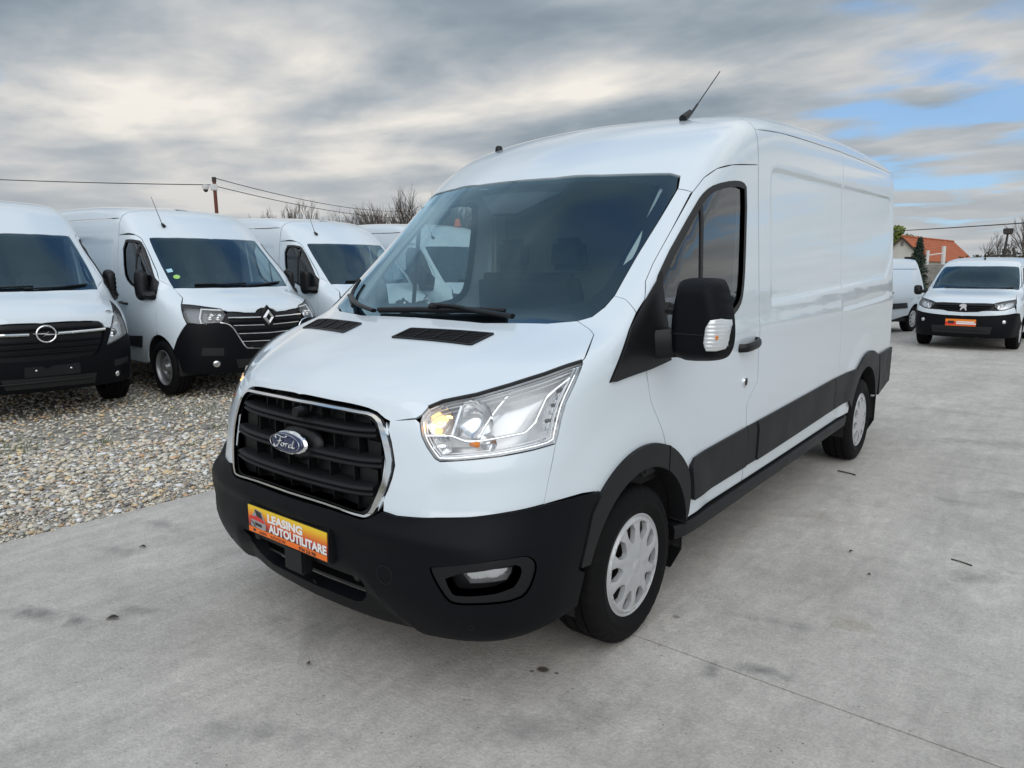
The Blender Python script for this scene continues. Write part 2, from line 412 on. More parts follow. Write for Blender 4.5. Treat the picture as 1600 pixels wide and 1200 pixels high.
class Body:
    """implicit vehicle shell: |x| half width, y back from the nose, z up; negative inside"""
    def __init__(s,cols,lines,side,plan,roof,rear,zbot,k,extra=None,sm=(2.0,1.5),zmax=3.0):
        s.rear=rear;s.zbot=zbot;s.k=k;s.extra=extra
        Y=np.array([l[0] for l in lines],float);Z=np.array([l[1] for l in lines],float)
        gx=np.arange(-3,63)*.02;gz=np.arange(0,int(zmax/.02))*.02
        ax=np.abs(gx)
        ys=np.stack([pchip(cols,r,ax) for r in Y],-1);zs=np.stack([pchip(cols,r,ax) for r in Z],-1)
        X,ZZ=np.meshgrid(np.arange(len(gx)),gz,indexing='ij')
        T=pchip(zs[X.ravel()],ys[X.ravel()],ZZ.ravel()).reshape(X.shape)
        T=np.clip(T,-3,9)
        s.T=gsm(gsm(T,sm[0],0),sm[1],1)
        s.TW=gsm(pchip(side[0],side[1],gz),2.5,0)
        gy=np.arange(-20,400)*.02
        s.TP=gsm(pchip(plan[0],plan[1],gy),5,0);s.TR=gsm(pchip(roof[0],roof[1],gy),5,0);s.rc=roof[2:]
        s.TK=gsm(pchip(k[0],k[1],gz),3,0);s.TB=pchip(zbot[0],zbot[1],ax)
    def F(s,x,z): return bsp2(s.T,np.abs(x)/.02+3,z/.02)
    def W(s,y,z):
        w=bsp1(s.TW,z/.02)+bsp1(s.TP,y/.02+20)
        return w+s.extra(y,z) if s.extra is not None else w
    def f(s,P):
        P=np.asarray(P,float);sh=P.shape[:-1];P=P.reshape(-1,3);x=np.abs(P[:,0]);y=P[:,1];z=P[:,2]
        e=6e-3
        F0=s.F(x,z);Fx=(s.F(x+e,z)-F0)/e;Fz=(s.F(x,z+e)-F0)/e
        a=(F0-y)/np.sqrt(1+Fx*Fx+Fz*Fz)
        b=(x-s.W(y,z))/1.01
        c=z-(bsp1(s.TR,y/.02+20)-s.rc[0]*x*x-s.rc[1]*x**4)
        d=y-(s.rear[0]-s.rear[1]*(z-.6)-s.rear[2]*x*x)
        r=smax(a,b,bsp1(s.TK,z/.02))
        r=smax(r,smax(c,b,s.k[2]),.12)
        r=smax(r,d,s.k[3])
        r=smax(r,bsp1(s.TB,x/.02+3)-z,.06)
        return r.reshape(sh)
    def grad(s,P,e=2e-3):
        g=np.stack([s.f(P+np.eye(3)[i]*e)-s.f(P-np.eye(3)[i]*e) for i in range(3)],-1)
        return g/np.maximum(np.linalg.norm(g,axis=-1,keepdims=True),1e-9)
    def cast(s,O,D,tmax=12.0,step=.03,t0=0.0):
        O,D=np.broadcast_arrays(np.atleast_2d(np.asarray(O,float)),np.atleast_2d(np.asarray(D,float)));n=len(O)
        t=np.full(n,float(t0));hit=np.zeros(n,bool);lo=t.copy();hi=t.copy()
        fv=s.f(O+t[:,None]*D);i=np.arange(n)
        flo=fv.copy();fhi=fv.copy()
        while len(i):
            tn=t[i]+np.clip(fv[i]*.75,step,.16)
            fn=s.f(O[i]+tn[:,None]*D[i]);h=fn<=0
            lo[i]=t[i];hi[i]=tn;flo[i]=fv[i];fhi[i]=fn;t[i]=tn;fv[i]=fn;hit[i[h]]=True
            i=i[~h&(tn<tmax)]
        for q in range(9):
            m=lo+(hi-lo)*np.clip(flo/np.where(flo-fhi==0,1,flo-fhi),.06,.94)
            fm=s.f(O+m[:,None]*D);ins=fm<=0
            hi=np.where(ins,m,hi);fhi=np.where(ins,fm,fhi);lo=np.where(ins,lo,m);flo=np.where(ins,flo,fm)
        return O+((lo+hi)/2)[:,None]*D,hit
C=[0,.3,.55,.75,.9,1.05]
def ln(y,z): return (y,z if isinstance(z,list) else [z]*6)
lines=[
 ln([.14,.15,.21,.30,.45,.68],.18),
 ln([.06,.075,.115,.165,.235,.42],.32),
 ln([.012,.02,.055,.115,.19,.36],.46),
 ln([.008,.016,.05,.105,.18,.34],.60),
 ln([.005,.02,.065,.15,.26,.45],.70),
 ln([.03,.045,.10,.185,.31,.50],.88),
 ln([.065,.085,.14,.25,.38,.58],[1.075,1.07,1.055,1.04,1.03,1.01]),
 ln([.13,.15,.21,.31,.43,.62],[1.145,1.14,1.135,1.125,1.12,1.10]),
 ln([.40,.42,.46,.51,.58,.74],[1.265,1.262,1.255,1.25,1.24,1.22]),
 ln([.70,.72,.76,.81,.88,1.0],[1.345,1.345,1.345,1.34,1.335,1.32]),
 ln([.77,.79,.84,.89,.95,1.06],[1.40,1.40,1.395,1.39,1.385,1.38]),
 ln([1.43,1.45,1.51,1.58,1.66,1.80],[2.045,2.04,2.02,2.0,1.985,1.95]),
 ln([1.56,1.58,1.63,1.69,1.76,1.89],[2.13,2.125,2.11,2.095,2.075,2.04]),
 ln([1.90,1.92,1.96,2.01,2.07,2.2],[2.30,2.295,2.285,2.275,2.26,2.22]),
 ln([2.40,2.42,2.47,2.52,2.59,2.74],[2.44,2.435,2.43,2.42,2.41,2.38]),
 ln([3.4,3.5,3.6,3.7,3.9,4.1],[2.53,2.525,2.52,2.515,2.50,2.47]),
]
side=([.2,.4,.6,.9,1.2,1.35,1.64,1.97,2.1,2.27,2.5],[.955,.985,.995,.998,.992,.985,.967,.947,.94,.929,.905])
plan=([.0,.3,.6,1.0,1.6,2.3,4.0,5.6,5.9],[-.035,-.01,-.0,.0,0,0,-.010,-.028,-.038])

def sdpoly(Y,Z,poly):
    Q=np.stack([Y.ravel(),Z.ravel()],1);P=np.array(poly,float)
    a=P;b=np.roll(P,-1,0);d=np.full(len(Q),9.);
    for p,q in zip(a,b):
        e=q-p;tt=np.clip(((Q-p)@e)/(e@e),0,1);d=np.minimum(d,np.hypot(*(Q-p-tt[:,None]*e).T))
    x,y=Q.T;ins=np.zeros(len(Q),bool)
    for p,q in zip(a,b): ins^=((p[1]>y)!=(q[1]>y))&(x<(q[0]-p[0])*(y-p[1])/((q[1]-p[1]) or 1e-12)+p[0])
    return np.where(ins,d,-d).reshape(Y.shape)
RECESS=[(2.50,1.372),(2.50,2.08),(2.545,2.122),(2.62,2.131),(5.57,2.195),(5.63,2.185),(5.665,2.15),(5.765,1.80),(5.755,1.70),(5.715,1.635),(5.52,1.505),(5.46,1.487)]
_gy=np.arange(0,420)*.015;_gz=np.arange(0,180)*.015;_Y,_Z=np.meshgrid(_gy,_gz,indexing='ij')
_E=-.011*sstep(0,.028,sdpoly(_Y,_Z,RECESS))
_zl=1.27+(_Y-3.99)*.0354
_E-=.007*np.exp(-((_Z-_zl-.022)/.018)**2)*sstep(3.97,4.05,_Y)*sstep(5.45,5.36,_Y)
for _cy,_hi in((1.02,.013),(4.78,.012)):
    _r=np.hypot(_Y-_cy,_Z-.336);_E+=_hi*sstep(.74,.56,_r)
_E+=.006*np.exp(-((_Z-1.245-(_Y-2.4)*.012)/.06)**2)*sstep(1.2,1.6,_Y)
def extra(y,z): return bsp2(_E,y/.015,z/.015)

TRANSIT=Body(C,lines,side,plan,([1.5,3,4.5,6.0],[2.51,2.545,2.545,2.525],.025,.02),(5.91,.03,.02),([0,.4,.8,1.1],[.225,.235,.268,.30]),([.2,1.0,1.15,1.3,1.5,2.1,2.5],[.3,.22,.13,.08,.07,.16,.25],.28,.11),extra)

def _dents():
    gx=np.abs(np.arange(-3,63)*.02)[:,None];gz=(np.arange(0,TRANSIT.T.shape[1])*.02)[None,:]
    T=TRANSIT.T
    d=gx-(.45+(gz-1.05)*.95)
    T=T-.022*sstep(.10,-.10,d)*sstep(1.06,1.12,gz)*sstep(1.38,1.31,gz)
    T=T+.028*sstep(-.005,.045,.385+(.484-gz)*.85-gx)*sstep(.51,.45,gz)
    T=T+.010*sstep(.0,.05,gx-.64)*sstep(.87,.81,gz-(gx-.6)*.12)*sstep(.70,.74,gz)
    T=T-.020*np.exp(-((gz-.655)/.032)**2)*sstep(.95,.80,gx)
    TRANSIT.T=T
_dents()
# outlines measured on the large van, van axes: x left of the van, y back from the nose, z up
CV={
'lamp':[(0.581,0.155,1.047),(0.579,0.168,1.072),(0.589,0.192,1.096),(0.624,0.229,1.117),(0.712,0.307,1.140),(0.790,0.397,1.171),(0.862,0.499,1.204),(0.902,0.579,1.228),(0.927,0.644,1.241),(0.934,0.638,1.233),(0.945,0.589,1.188),(0.945,0.520,1.108),(0.944,0.495,1.055),(0.943,0.477,1.002),(0.942,0.462,0.968),(0.907,0.375,0.956),(0.837,0.279,0.942),(0.750,0.204,0.930),(0.673,0.158,0.922),(0.655,0.152,0.931),(0.622,0.146,0.968),(0.598,0.146,1.004)],
'bonnet_front':[(0.055,0.081,1.086),(0.395,0.112,1.076),(0.442,0.112,1.056),(0.462,0.112,1.045),(0.564,0.154,1.059)],
'bonnet_side':[(0.924,0.648,1.245),(0.927,0.662,1.249),(0.870,0.811,1.322),(0.839,0.832,1.338),(0.764,0.855,1.367)],
'bonnet_rear':[(0.764,0.855,1.367),(0.676,0.793,1.352),(0.388,0.713,1.346),(0.181,0.706,1.353),(-0.262,0.708,1.351),(-0.658,0.792,1.354),(-0.874,0.869,1.345)],
'ws':[(-0.796,1.635,2.026),(-0.186,1.402,2.011),(0.073,1.398,2.014),(0.477,1.475,2.015),(0.783,1.611,2.011),(0.826,1.599,1.977),(0.831,1.392,1.785),(0.824,1.212,1.627),(0.833,1.020,1.463),(0.825,0.960,1.420),(0.804,0.899,1.383),(0.769,0.860,1.369)],
'pillar_low':[(0.836,1.014,1.458),(0.879,1.027,1.451),(0.909,1.019,1.431),(0.940,1.012,1.399)],
'pillar_top':[(0.838,1.561,1.936),(0.886,1.586,1.918)],
'sail':[(0.973,0.761,1.150),(0.949,0.943,1.337),(0.940,1.081,1.451),(0.936,1.222,1.562),(0.950,1.192,1.507),(0.965,1.207,1.347),(0.972,1.219,1.184),(0.973,1.050,1.168),(0.973,0.799,1.147)],
'door_front':[(0.973,1.050,1.170),(0.976,1.090,1.027),(0.978,1.188,0.876),(0.978,1.208,0.833),(0.977,1.225,0.747)],
'door_top':[(0.937,1.085,1.457),(0.911,1.135,1.521),(0.900,1.215,1.593),(0.894,1.392,1.745),(0.891,1.593,1.918),(0.897,1.693,1.990),(0.910,1.802,2.040),(0.919,1.969,2.075),(0.919,2.300,2.111)],
'window':[(0.926,2.153,1.984),(0.925,2.110,2.001),(0.926,1.964,1.995),(0.922,1.764,1.962),(0.917,1.672,1.926),(0.916,1.593,1.874),(0.931,1.225,1.573),(0.966,1.203,1.334),(0.964,1.932,1.355),(0.961,2.054,1.411),(0.955,2.100,1.507),(0.940,2.136,1.751)],
'divider':[(0.919,1.627,1.890),(0.953,1.578,1.544)],
'seamB':[(0.891,2.313,2.291),(0.919,2.300,2.111),(0.927,2.292,1.971),(0.947,2.288,1.639),(0.976,2.318,1.034),(0.977,2.317,0.967),(0.978,2.154,0.860),(0.977,2.163,0.747)],
'mold':[(0.976,1.418,0.703),(0.976,1.495,0.714),(0.977,2.153,0.734),(0.977,2.174,0.735),(0.977,2.337,0.740),(0.969,3.815,0.791),(0.968,3.865,0.790),(0.963,4.510,0.799)],
'mold_bot':[(0.971,1.499,0.505),(0.972,2.171,0.517),(0.971,2.348,0.512),(0.965,3.845,0.572),(0.962,4.262,0.567)],
'sill_bot':[(0.965,1.456,0.417),(0.966,2.169,0.430),(0.958,4.159,0.470)],
'flare_out':[(0.976,0.686,0.755),(0.977,0.802,0.814),(0.978,0.943,0.860),(0.978,1.066,0.863),(0.978,1.199,0.837),(0.977,1.305,0.796),(0.976,1.408,0.716),(0.975,1.467,0.614),(0.968,1.467,0.452),(0.965,1.437,0.416)],
'flare_in':[(0.969,0.617,0.481),(0.975,0.688,0.627),(0.975,0.726,0.670),(0.977,0.812,0.720),(0.977,0.924,0.761),(0.977,1.056,0.775),(0.977,1.225,0.747),(0.976,1.338,0.663),(0.973,1.396,0.561),(0.968,1.411,0.450)],
'bump_back':[(0.968,0.601,0.464),(0.953,0.576,0.337),(0.940,0.470,0.321)],
'bump_flare':[(0.976,0.682,0.755),(0.973,0.626,0.679),(0.973,0.590,0.585),(0.968,0.558,0.489)],
'bump_top':[(0.492,0.056,0.733),(0.547,0.069,0.725),(0.665,0.114,0.730),(0.788,0.184,0.739),(0.877,0.273,0.753),(0.940,0.398,0.764),(0.971,0.582,0.762),(0.976,0.686,0.756)],
'front_seam':[(0.942,0.461,0.967),(0.942,0.415,0.828),(0.940,0.398,0.764)],
'grille':[(-0.556,0.105,0.894),(-0.498,0.103,0.977),(-0.454,0.110,1.046),(-0.410,0.111,1.069),(-0.356,0.105,1.079),(0.058,0.079,1.082),(0.371,0.105,1.074),(0.413,0.110,1.066),(0.452,0.109,1.044),(0.496,0.102,0.972),(0.519,0.096,0.907),(0.521,0.093,0.885),(0.503,0.072,0.803),(0.468,0.050,0.725),(0.438,0.040,0.701),(0.411,0.035,0.694),(0.265,0.019,0.708),(-0.029,0.008,0.712),(-0.284,0.020,0.710),(-0.378,0.032,0.721),(-0.424,0.045,0.754),(-0.507,0.081,0.848)],
'fog_out':[(0.691,0.087,0.569),(0.701,0.091,0.577),(0.853,0.174,0.610),(0.926,0.280,0.611),(0.939,0.312,0.602),(0.947,0.337,0.575),(0.945,0.334,0.535),(0.935,0.311,0.479),(0.921,0.278,0.457),(0.850,0.176,0.457),(0.768,0.127,0.449),(0.744,0.115,0.462),(0.712,0.096,0.519)],
'fog_in':[(0.740,0.105,0.553),(0.918,0.251,0.586),(0.930,0.281,0.569),(0.925,0.272,0.530),(0.912,0.248,0.499),(0.777,0.127,0.480),(0.760,0.118,0.491)],
'fog_lamp':[(0.797,0.130,0.561),(0.865,0.178,0.576),(0.918,0.251,0.576),(0.916,0.248,0.557),(0.907,0.233,0.533),(0.820,0.145,0.526)],
'low_grille':[(-0.392,0.033,0.449),(-0.517,0.115,0.309),(0.267,0.066,0.335),(0.326,0.053,0.370),(0.378,0.027,0.476)],
'crease':[(0.378,0.027,0.476),(0.478,0.046,0.451),(0.551,0.129,0.299)],
'towcap':[(0.506,0.045,0.508)],
'ventR':[(0.082,0.476,1.281),(0.083,0.591,1.314),(0.518,0.642,1.311),(0.504,0.514,1.273)],
'ventL':[(-0.694,0.582,1.277),(-0.734,0.708,1.312),(-0.262,0.613,1.316),(-0.249,0.491,1.281)],
'wiperR':[(-0.287,0.737,1.365),(0.443,0.794,1.384)],
'armR':[(0.082,0.759,1.389),(0.511,0.752,1.352)],
'wiperL':[(-0.293,0.717,1.354),(-0.848,1.063,1.492)],
'camera_patch':[(-0.162,1.359,1.976),(0.010,1.233,1.869),(0.151,1.233,1.862),(0.323,1.377,1.976)],
'antenna':[(0.495,2.325,2.400)],
'gutter':[(0.889,2.309,2.294),(0.898,2.684,2.326),(0.883,3.937,2.378),(0.851,5.693,2.407)],
'recess':[(0.918,2.546,2.119),(0.917,2.598,2.131),(0.915,2.887,2.147),(0.906,3.970,2.172),(0.887,5.515,2.193),(0.885,5.630,2.185),(0.904,5.768,1.799),(0.915,5.718,1.638),(0.930,5.483,1.492),(0.936,5.257,1.457),(0.951,3.982,1.412),(0.961,2.892,1.382),(0.963,2.511,1.370),(0.962,2.470,1.393),(0.946,2.494,1.642)],
'crease2':[(0.959,3.991,1.270),(0.941,5.428,1.321)],
'bulge':[(0.955,4.958,1.140)],
'seamM':[(0.883,4.002,2.373),(0.906,3.970,2.172),(0.922,4.002,1.886),(0.950,4.016,1.434),(0.959,3.991,1.270),(0.968,3.865,0.790)],
'rear_flare_out':[(0.963,4.544,0.820),(0.962,4.732,0.889),(0.960,4.920,0.904),(0.957,5.102,0.863),(0.955,5.249,0.824)],
'rear_flare_in':[(0.961,4.357,0.569),(0.962,4.565,0.702),(0.961,4.761,0.805),(0.959,4.986,0.811),(0.954,5.234,0.716),(0.951,5.325,0.595),(0.947,5.313,0.481)],
'rear_bump':[(0.955,5.242,0.841),(0.946,5.708,0.851),(0.941,5.802,0.668),(0.941,5.715,0.546)],
'handle':[(0.972,2.025,1.189),(0.971,2.278,1.207),(0.973,2.280,1.161),(0.973,2.034,1.158)],
'lock':[(0.977,2.125,0.980)],
'lamp_strip':[(0.611,0.152,1.006),(0.690,0.197,1.010),(0.737,0.220,0.993),(0.768,0.242,0.993),(0.884,0.367,1.017),(0.900,0.403,1.049),(0.906,0.465,1.139),(0.932,0.565,1.193)],
'lamp_line':[(0.926,0.609,1.227),(0.932,0.490,1.111),(0.930,0.435,0.990),(0.921,0.415,0.987)],
'lamp_top_band':[(0.615,0.204,1.095),(0.720,0.297,1.126),(0.828,0.413,1.162),(0.921,0.553,1.198)],
'lamp_bowl_outer':[(0.819,0.330,1.078)],
'lamp_bowl_inner':[(0.687,0.229,1.073)],
'lamp_divider':[(0.735,0.293,1.112),(0.744,0.241,1.028)],
'lamp_amber':[(0.842,0.306,0.991)],
'lamp_low_bowl':[(0.701,0.191,0.979)],
'lamp_low_right':[(0.886,0.358,0.992)],
'bar1':[(-0.406,0.085,1.002),(0.433,0.086,0.979)],
'bar2':[(-0.432,0.070,0.889),(0.473,0.079,0.884)],
'bar3':[(-0.357,0.039,0.793),(0.449,0.053,0.774)],
'emblem':[(-0.028,0.036,0.908),(-0.150,0.037,0.889),(0.081,0.040,0.924),(-0.034,0.042,0.952),(-0.023,0.029,0.869)],
'sensor_knob':[(0.041,0.056,1.028)],
'ant_ok':[(0.552,2.206,2.368)],
'arch_seam':[(0.977,1.225,0.747)],
}
def master_extra(y,z):
    g=np.exp(-((z-1.955-.02*(y-2.15)/1.35)/.012)**2)*sstep(2.15,2.2,y)*sstep(5.4,5.3,y)
    r=np.hypot(y-.842,z-.35);r2=np.hypot(y-4.52,z-.35)
    return -.010*g+.018*sstep(.62,.44,r)*0+.014*sstep(.60,.45,r2)-.008*sstep(.0,.03,z-1.28)*sstep(1.94,1.90,z)*sstep(2.2,2.26,y)*sstep(5.35,5.25,y)
def partner_extra(y,z):
    r=np.hypot(y-.892,z-.32);r2=np.hypot(y-3.68,z-.32)
    return .018*sstep(.52,.38,r)+.018*sstep(.52,.38,r2)-.010*np.exp(-((z-.72)/.05)**2)*sstep(1.2,1.4,y)*sstep(3.4,3.2,y)
C=[0,.3,.55,.75,.9,1.05]
def ln(y,z): return (y,z if isinstance(z,list) else [z]*6)
lines=[
 ln([.10,.11,.15,.24,.38,.60],.20),
 ln([.02,.03,.07,.15,.27,.48],.35),
 ln([-.01,.0,.04,.12,.24,.44],.55),
 ln([-.01,.0,.045,.13,.25,.46],.75),
 ln([.005,.015,.065,.16,.29,.50],.92),
 ln([.05,.06,.12,.23,.37,.58],[1.06,1.06,1.055,1.05,1.045,1.03]),
 ln([.16,.18,.24,.35,.50,.70],[1.16,1.16,1.155,1.15,1.14,1.12]),
 ln([.42,.44,.50,.60,.74,.92],[1.26,1.26,1.255,1.245,1.23,1.21]),
 ln([.66,.67,.72,.77,.86,1.0],[1.325,1.325,1.325,1.32,1.31,1.30]),
 ln([.72,.73,.77,.83,.91,1.05],[1.38]*6),
 ln([1.34,1.36,1.42,1.49,1.58,1.72],[1.975,1.97,1.965,1.955,1.94,1.92]),
 ln([1.46,1.48,1.53,1.60,1.68,1.82],[2.07,2.07,2.06,2.05,2.03,2.0]),
 ln([1.75,1.77,1.82,1.89,1.97,2.1],[2.27,2.27,2.26,2.25,2.23,2.2]),
 ln([2.2,2.22,2.27,2.33,2.42,2.55],[2.415,2.41,2.40,2.395,2.38,2.35]),
 ln([3.2,3.25,3.35,3.5,3.7,3.9],[2.485,2.48,2.475,2.465,2.45,2.42]),
]
side=([.2,.4,.6,.9,1.2,1.35,1.64,1.97,2.2,2.5],[.96,1.0,1.02,1.03,1.015,1.0,.97,.93,.90,.86])
plan=([.0,.3,.6,1.0,1.6,2.3,4.0,5.6,5.9],[-.06,-.03,-.01,.0,0,0,-.0,-.02,-.03])
MASTER=Body(C,lines,side,plan,([1.5,3,4.5,6.0],[2.46,2.495,2.495,2.48],.025,.02),(5.53,.03,.02),([0,.4,.8,1.1],[.24,.245,.265,.29]),([.2,1.0,1.15,1.3,1.5,2.1,2.5],[.3,.22,.14,.09,.08,.16,.25],.25,.11),master_extra)
C=[0,.3,.55,.7,.82,.95]
def ln(y,z): return (y,z if isinstance(z,list) else [z]*6)
lines=[
 ln([.10,.11,.15,.24,.36,.55],.16),
 ln([.02,.03,.07,.14,.25,.45],.30),
 ln([-.01,.0,.04,.11,.21,.40],.50),
 ln([.0,.01,.05,.12,.23,.42],.66),
 ln([.01,.02,.065,.145,.26,.45],.80),
 ln([.05,.06,.11,.20,.33,.52],[.90,.90,.90,.90,.895,.885]),
 ln([.16,.18,.24,.33,.46,.64],[.99,.99,.985,.98,.97,.95]),
 ln([.50,.52,.57,.65,.75,.90],[1.075,1.075,1.07,1.06,1.045,1.02]),
 ln([.92,.94,1.0,1.07,1.16,1.3],[1.145,1.145,1.14,1.135,1.125,1.11]),
 ln([1.00,1.02,1.07,1.13,1.22,1.35],[1.19]*6),
 ln([1.55,1.57,1.63,1.72,1.82,1.95],[1.625,1.625,1.615,1.605,1.59,1.57]),
 ln([1.75,1.78,1.85,1.95,2.05,2.2],[1.735,1.735,1.725,1.71,1.69,1.66]),
 ln([2.15,2.2,2.3,2.4,2.5,2.65],[1.80,1.80,1.79,1.78,1.76,1.73]),
 ln([2.7,2.8,2.9,3.0,3.1,3.2],[1.825,1.825,1.82,1.81,1.79,1.77]),
]
side=([.2,.4,.6,.8,1.0,1.15,1.35,1.6,1.8],[.87,.90,.92,.925,.905,.875,.82,.745,.68])
plan=([.0,.3,.6,1.0,1.6,3.4,4.0,4.4],[-.05,-.025,-.005,.0,0,0,-.02,-.05])
PARTNER=Body(C,lines,side,plan,([1.5,3,4.5],[1.81,1.835,1.80],.035,.03),(4.40,.12,.03),([0,.4,.8,1.1],[.20,.205,.22,.24]),([.2,.85,1.0,1.15,1.3,1.8],[.3,.2,.14,.10,.09,.14],.16,.14),partner_extra)
# ---------------------------------------------------------------- the large white van
B=TRANSIT
def on(P,D,far=1.2):
    """points put onto the hero body along D"""
    D=np.array(D,float);D/=np.linalg.norm(D);P=np.atleast_2d(np.array(P,float));Q,ok=B.cast(P+D*far,-D,tmax=far+4);Q[~ok]=P[~ok];return Q
def L3(*segs):
    out=[]
    for s in segs: out+= [tuple(p) for p in s]
    return np.array(out,float)
C3={k:np.array(v) for k,v in CV.items()}
def arc(cy,r,a0,a1,n=40,cz=.336,x=.975):
    t=np.radians(np.linspace(a0,a1,n));return np.stack([np.full(n,x),cy+r*np.cos(t),cz+r*np.sin(t)],1)
def circ_x(cy,cz,r,n=24,x=.975):
    t=np.linspace(0,2*np.pi,n,endpoint=False);return np.stack([np.full(n,x),cy+r*np.cos(t),cz+r*np.sin(t)],1)
def front_center(z0,z1,n=12): return on([(0,0,z) for z in np.linspace(z0,z1,n)],(0,-1,0))
HV=empty('delivery_van',(0,0,0),0,label='large white panel van on the concrete with yellow leasing plate on its black bumper',category='van')
AF=.43;AR=.455;CYF,CYR=1.02,4.78
def hero_body():
    zb=lambda x:.24+.04*x*x
    # front bumper
    bot=on([(x,0,zb(x)+.015) for x in np.linspace(0,.80,14)],(0,-1,0))
    corner=[(.94,.47,.322),(.953,.576,.337),(.968,.601,.464),(.968,.558,.489)]
    cen=front_center(.70,zb(0)+.015,10)
    gb=[(0,.008,.70),(.265,.018,.70),(.412,.033,.692),(.44,.04,.70)]
    low=[(x,0,z) for x,z in ((-.39,.475),(-.375,.395),(-.335,.345),(-.28,.325),(.28,.325),(.335,.345),(.375,.395),(.39,.475))]
    lowh=[(x,0,z) for x,z in ((0.004,.325),(.28,.325),(.335,.345),(.375,.395),(.39,.475),(.004,.475))]
    bump=L3(gb,C3['bump_top'],C3['bump_flare'][1:],corner[2:3],corner[1:2],corner[:1],bot[::-1],cen[::-1][:-1])
    fog=smoothc(C3['fog_out'],1,True)
    lowm=on([(x,0,z) for x,_,z in smoothc(np.array(lowh)[1:5],1)],(0,-1,0))
    # the opening meets the centre line, so cut it out of the outline
    cen_up=front_center(.70,.475,6);cen_dn=front_center(.325,zb(0)+.015,4)
    bump=L3(gb,C3['bump_top'],C3['bump_flare'][1:],corner[2:3],corner[1:2],corner[:1],bot[::-1],cen_dn[::-1][1:],lowm,cen_up[::-1][:-1])
    o=panel('front_bumper',B,[bump,fog],(.66,-.74,-.10),BLACKP,HV,res=.03,off=.012,thick=.05,weld=True,gap=.001)
    # white nose either side of the grille
    g=[(.470,.05,.727),(.487,.06,.765),(.503,.072,.805),(.514,.085,.85),(.520,.094,.895),(.513,.097,.925),(.497,.102,.973),(.478,.106,1.012),(.458,.11,1.041)]
    nose=L3(g[::-1],[(.475,.112,1.0455),(.564,.154,1.057)],C3['lamp'][:1],C3['lamp'][::-1][:8],C3['front_seam'][1:],C3['bump_top'][::-1][2:])
    panel('nose_panel',B,[nose],(.6,-.8,0),WHITE,HV,res=.028,mirror='copy')
    # bonnet
    cen=on([(0,y,1.6) for y in np.linspace(.086,.70,22)],(0,0,1)); cen=L3([(0,.078,1.083)],cen)
    bf=[(0,.079,1.084),(.2,.087,1.083),(.371,.105,1.076),(.413,.11,1.068),(.452,.11,1.052),(.48,.112,1.047),(.564,.154,1.06)]
    br=[(.764,.855,1.367),(.66,.793,1.353),(.388,.713,1.347),(.18,.704,1.352),(0,.70,1.352)]
    bon=L3(bf,C3['lamp'][1:9],C3['bonnet_side'][1:-1],br,cen[::-1][1:-1])
    vent=C3['ventR']
    panel('bonnet',B,[bon],(.30,-.5,.81),WHITE,HV,res=.03,weld=True,gap=.002)
    # wings
    wa=arc(CYF,AF,66,152,30)
    wing=L3(C3['front_seam'][:1],C3['lamp'][8:15][::-1][:-1],C3['lamp'][8:9],C3['bonnet_side'][1:],[(.769,.86,1.369),(.804,.899,1.383),(.825,.96,1.42),(.833,1.02,1.463)],C3['pillar_low'][1:],
      [(.949,.943,1.337),(.973,.761,1.15),(.973,1.045,1.172)],C3['door_front'][1:4],[(.977,1.215,.76)],wa,[(.976,.66,.75)],C3['bump_top'][::-1][1:3],C3['front_seam'][::-1][:2])
    panel('wing',B,[wing],(.86,-.30,.40),WHITE,HV,res=.03,mirror='copy')
    # windscreen pillars
    pil=L3([(.833,1.02,1.463),(.826,1.212,1.627),(.831,1.392,1.785),(.836,1.553,1.932),(.887,1.586,1.918)],C3['door_top'][::-1][5:],[(.94,1.078,1.449),(.94,1.014,1.401)],C3['pillar_low'][::-1][1:-1])
    panel('windscreen_pillar',B,[pil],(.8,-.5,.33),WHITE,HV,res=.025,mirror='copy')
    # cab roof and cargo roof
    wt=[(0,1.396,2.014),(.25,1.41,2.014),(.477,1.475,2.015),(.66,1.55,2.014),(.77,1.605,2.011),(.815,1.615,1.995),(.836,1.556,1.934),(.887,1.588,1.92)]
    sb=on([(x,2.312,2.2) for x in (.91,.80,.6,.4,.2,0)],(.35,0,1));sb[:,1]=2.312
    cen=on([(0,y,2.2) for y in np.linspace(1.42,2.312,18)],(0,0,1))
    cab=L3(wt,C3['door_top'][4:],[(.919,2.31,2.111),(.889,2.312,2.294)],on([(.85,2.312,2.3),(.75,2.312,2.3),(.6,2.312,2.3),(.4,2.312,2.3),(.2,2.312,2.3),(0,2.312,2.3)],(.3,0,1)),cen[::-1][1:-1])
    panel('cab_roof',B,[cab],(.42,-.42,.80),WHITE,HV,res=.04,weld=True)
    cen=on([(0,y,2.3) for y in np.linspace(2.318,5.80,60)],(0,0,1));seam=on([(x,2.318,2.3) for x in (0,.2,.4,.6,.75,.85)],(.3,0,1))
    rear=on([(x,5.80-.03*x*x,2.3) for x in (.84,.7,.5,.25,0)],(.3,.3,1))
    gut=on([(.9,2.318,2.294),(.9,2.684,2.326),(.9,3.3,2.355),(.88,3.937,2.378),(.87,4.8,2.395),(.86,5.70,2.407)],(1,0,.2))
    roof=L3(seam,gut,rear,cen[::-1][1:-1])
    panel('cargo_roof',B,[roof],(.5,0,.87),WHITE,HV,res=.07,weld=True,gap=.003)
    # sides
    ex=[]
    RP=np.array(RECESS);
    for d in (-.004,.007,.014,.021,.032):
        q=resample(RP,.03,True);t=np.roll(q,-1,0)-np.roll(q,1,0);t/=np.linalg.norm(t,axis=1,keepdims=True);nn=np.stack([t[:,1],-t[:,0]],1)
        q=q+nn*d;ex+=[(.95,a,b) for a,b in q]
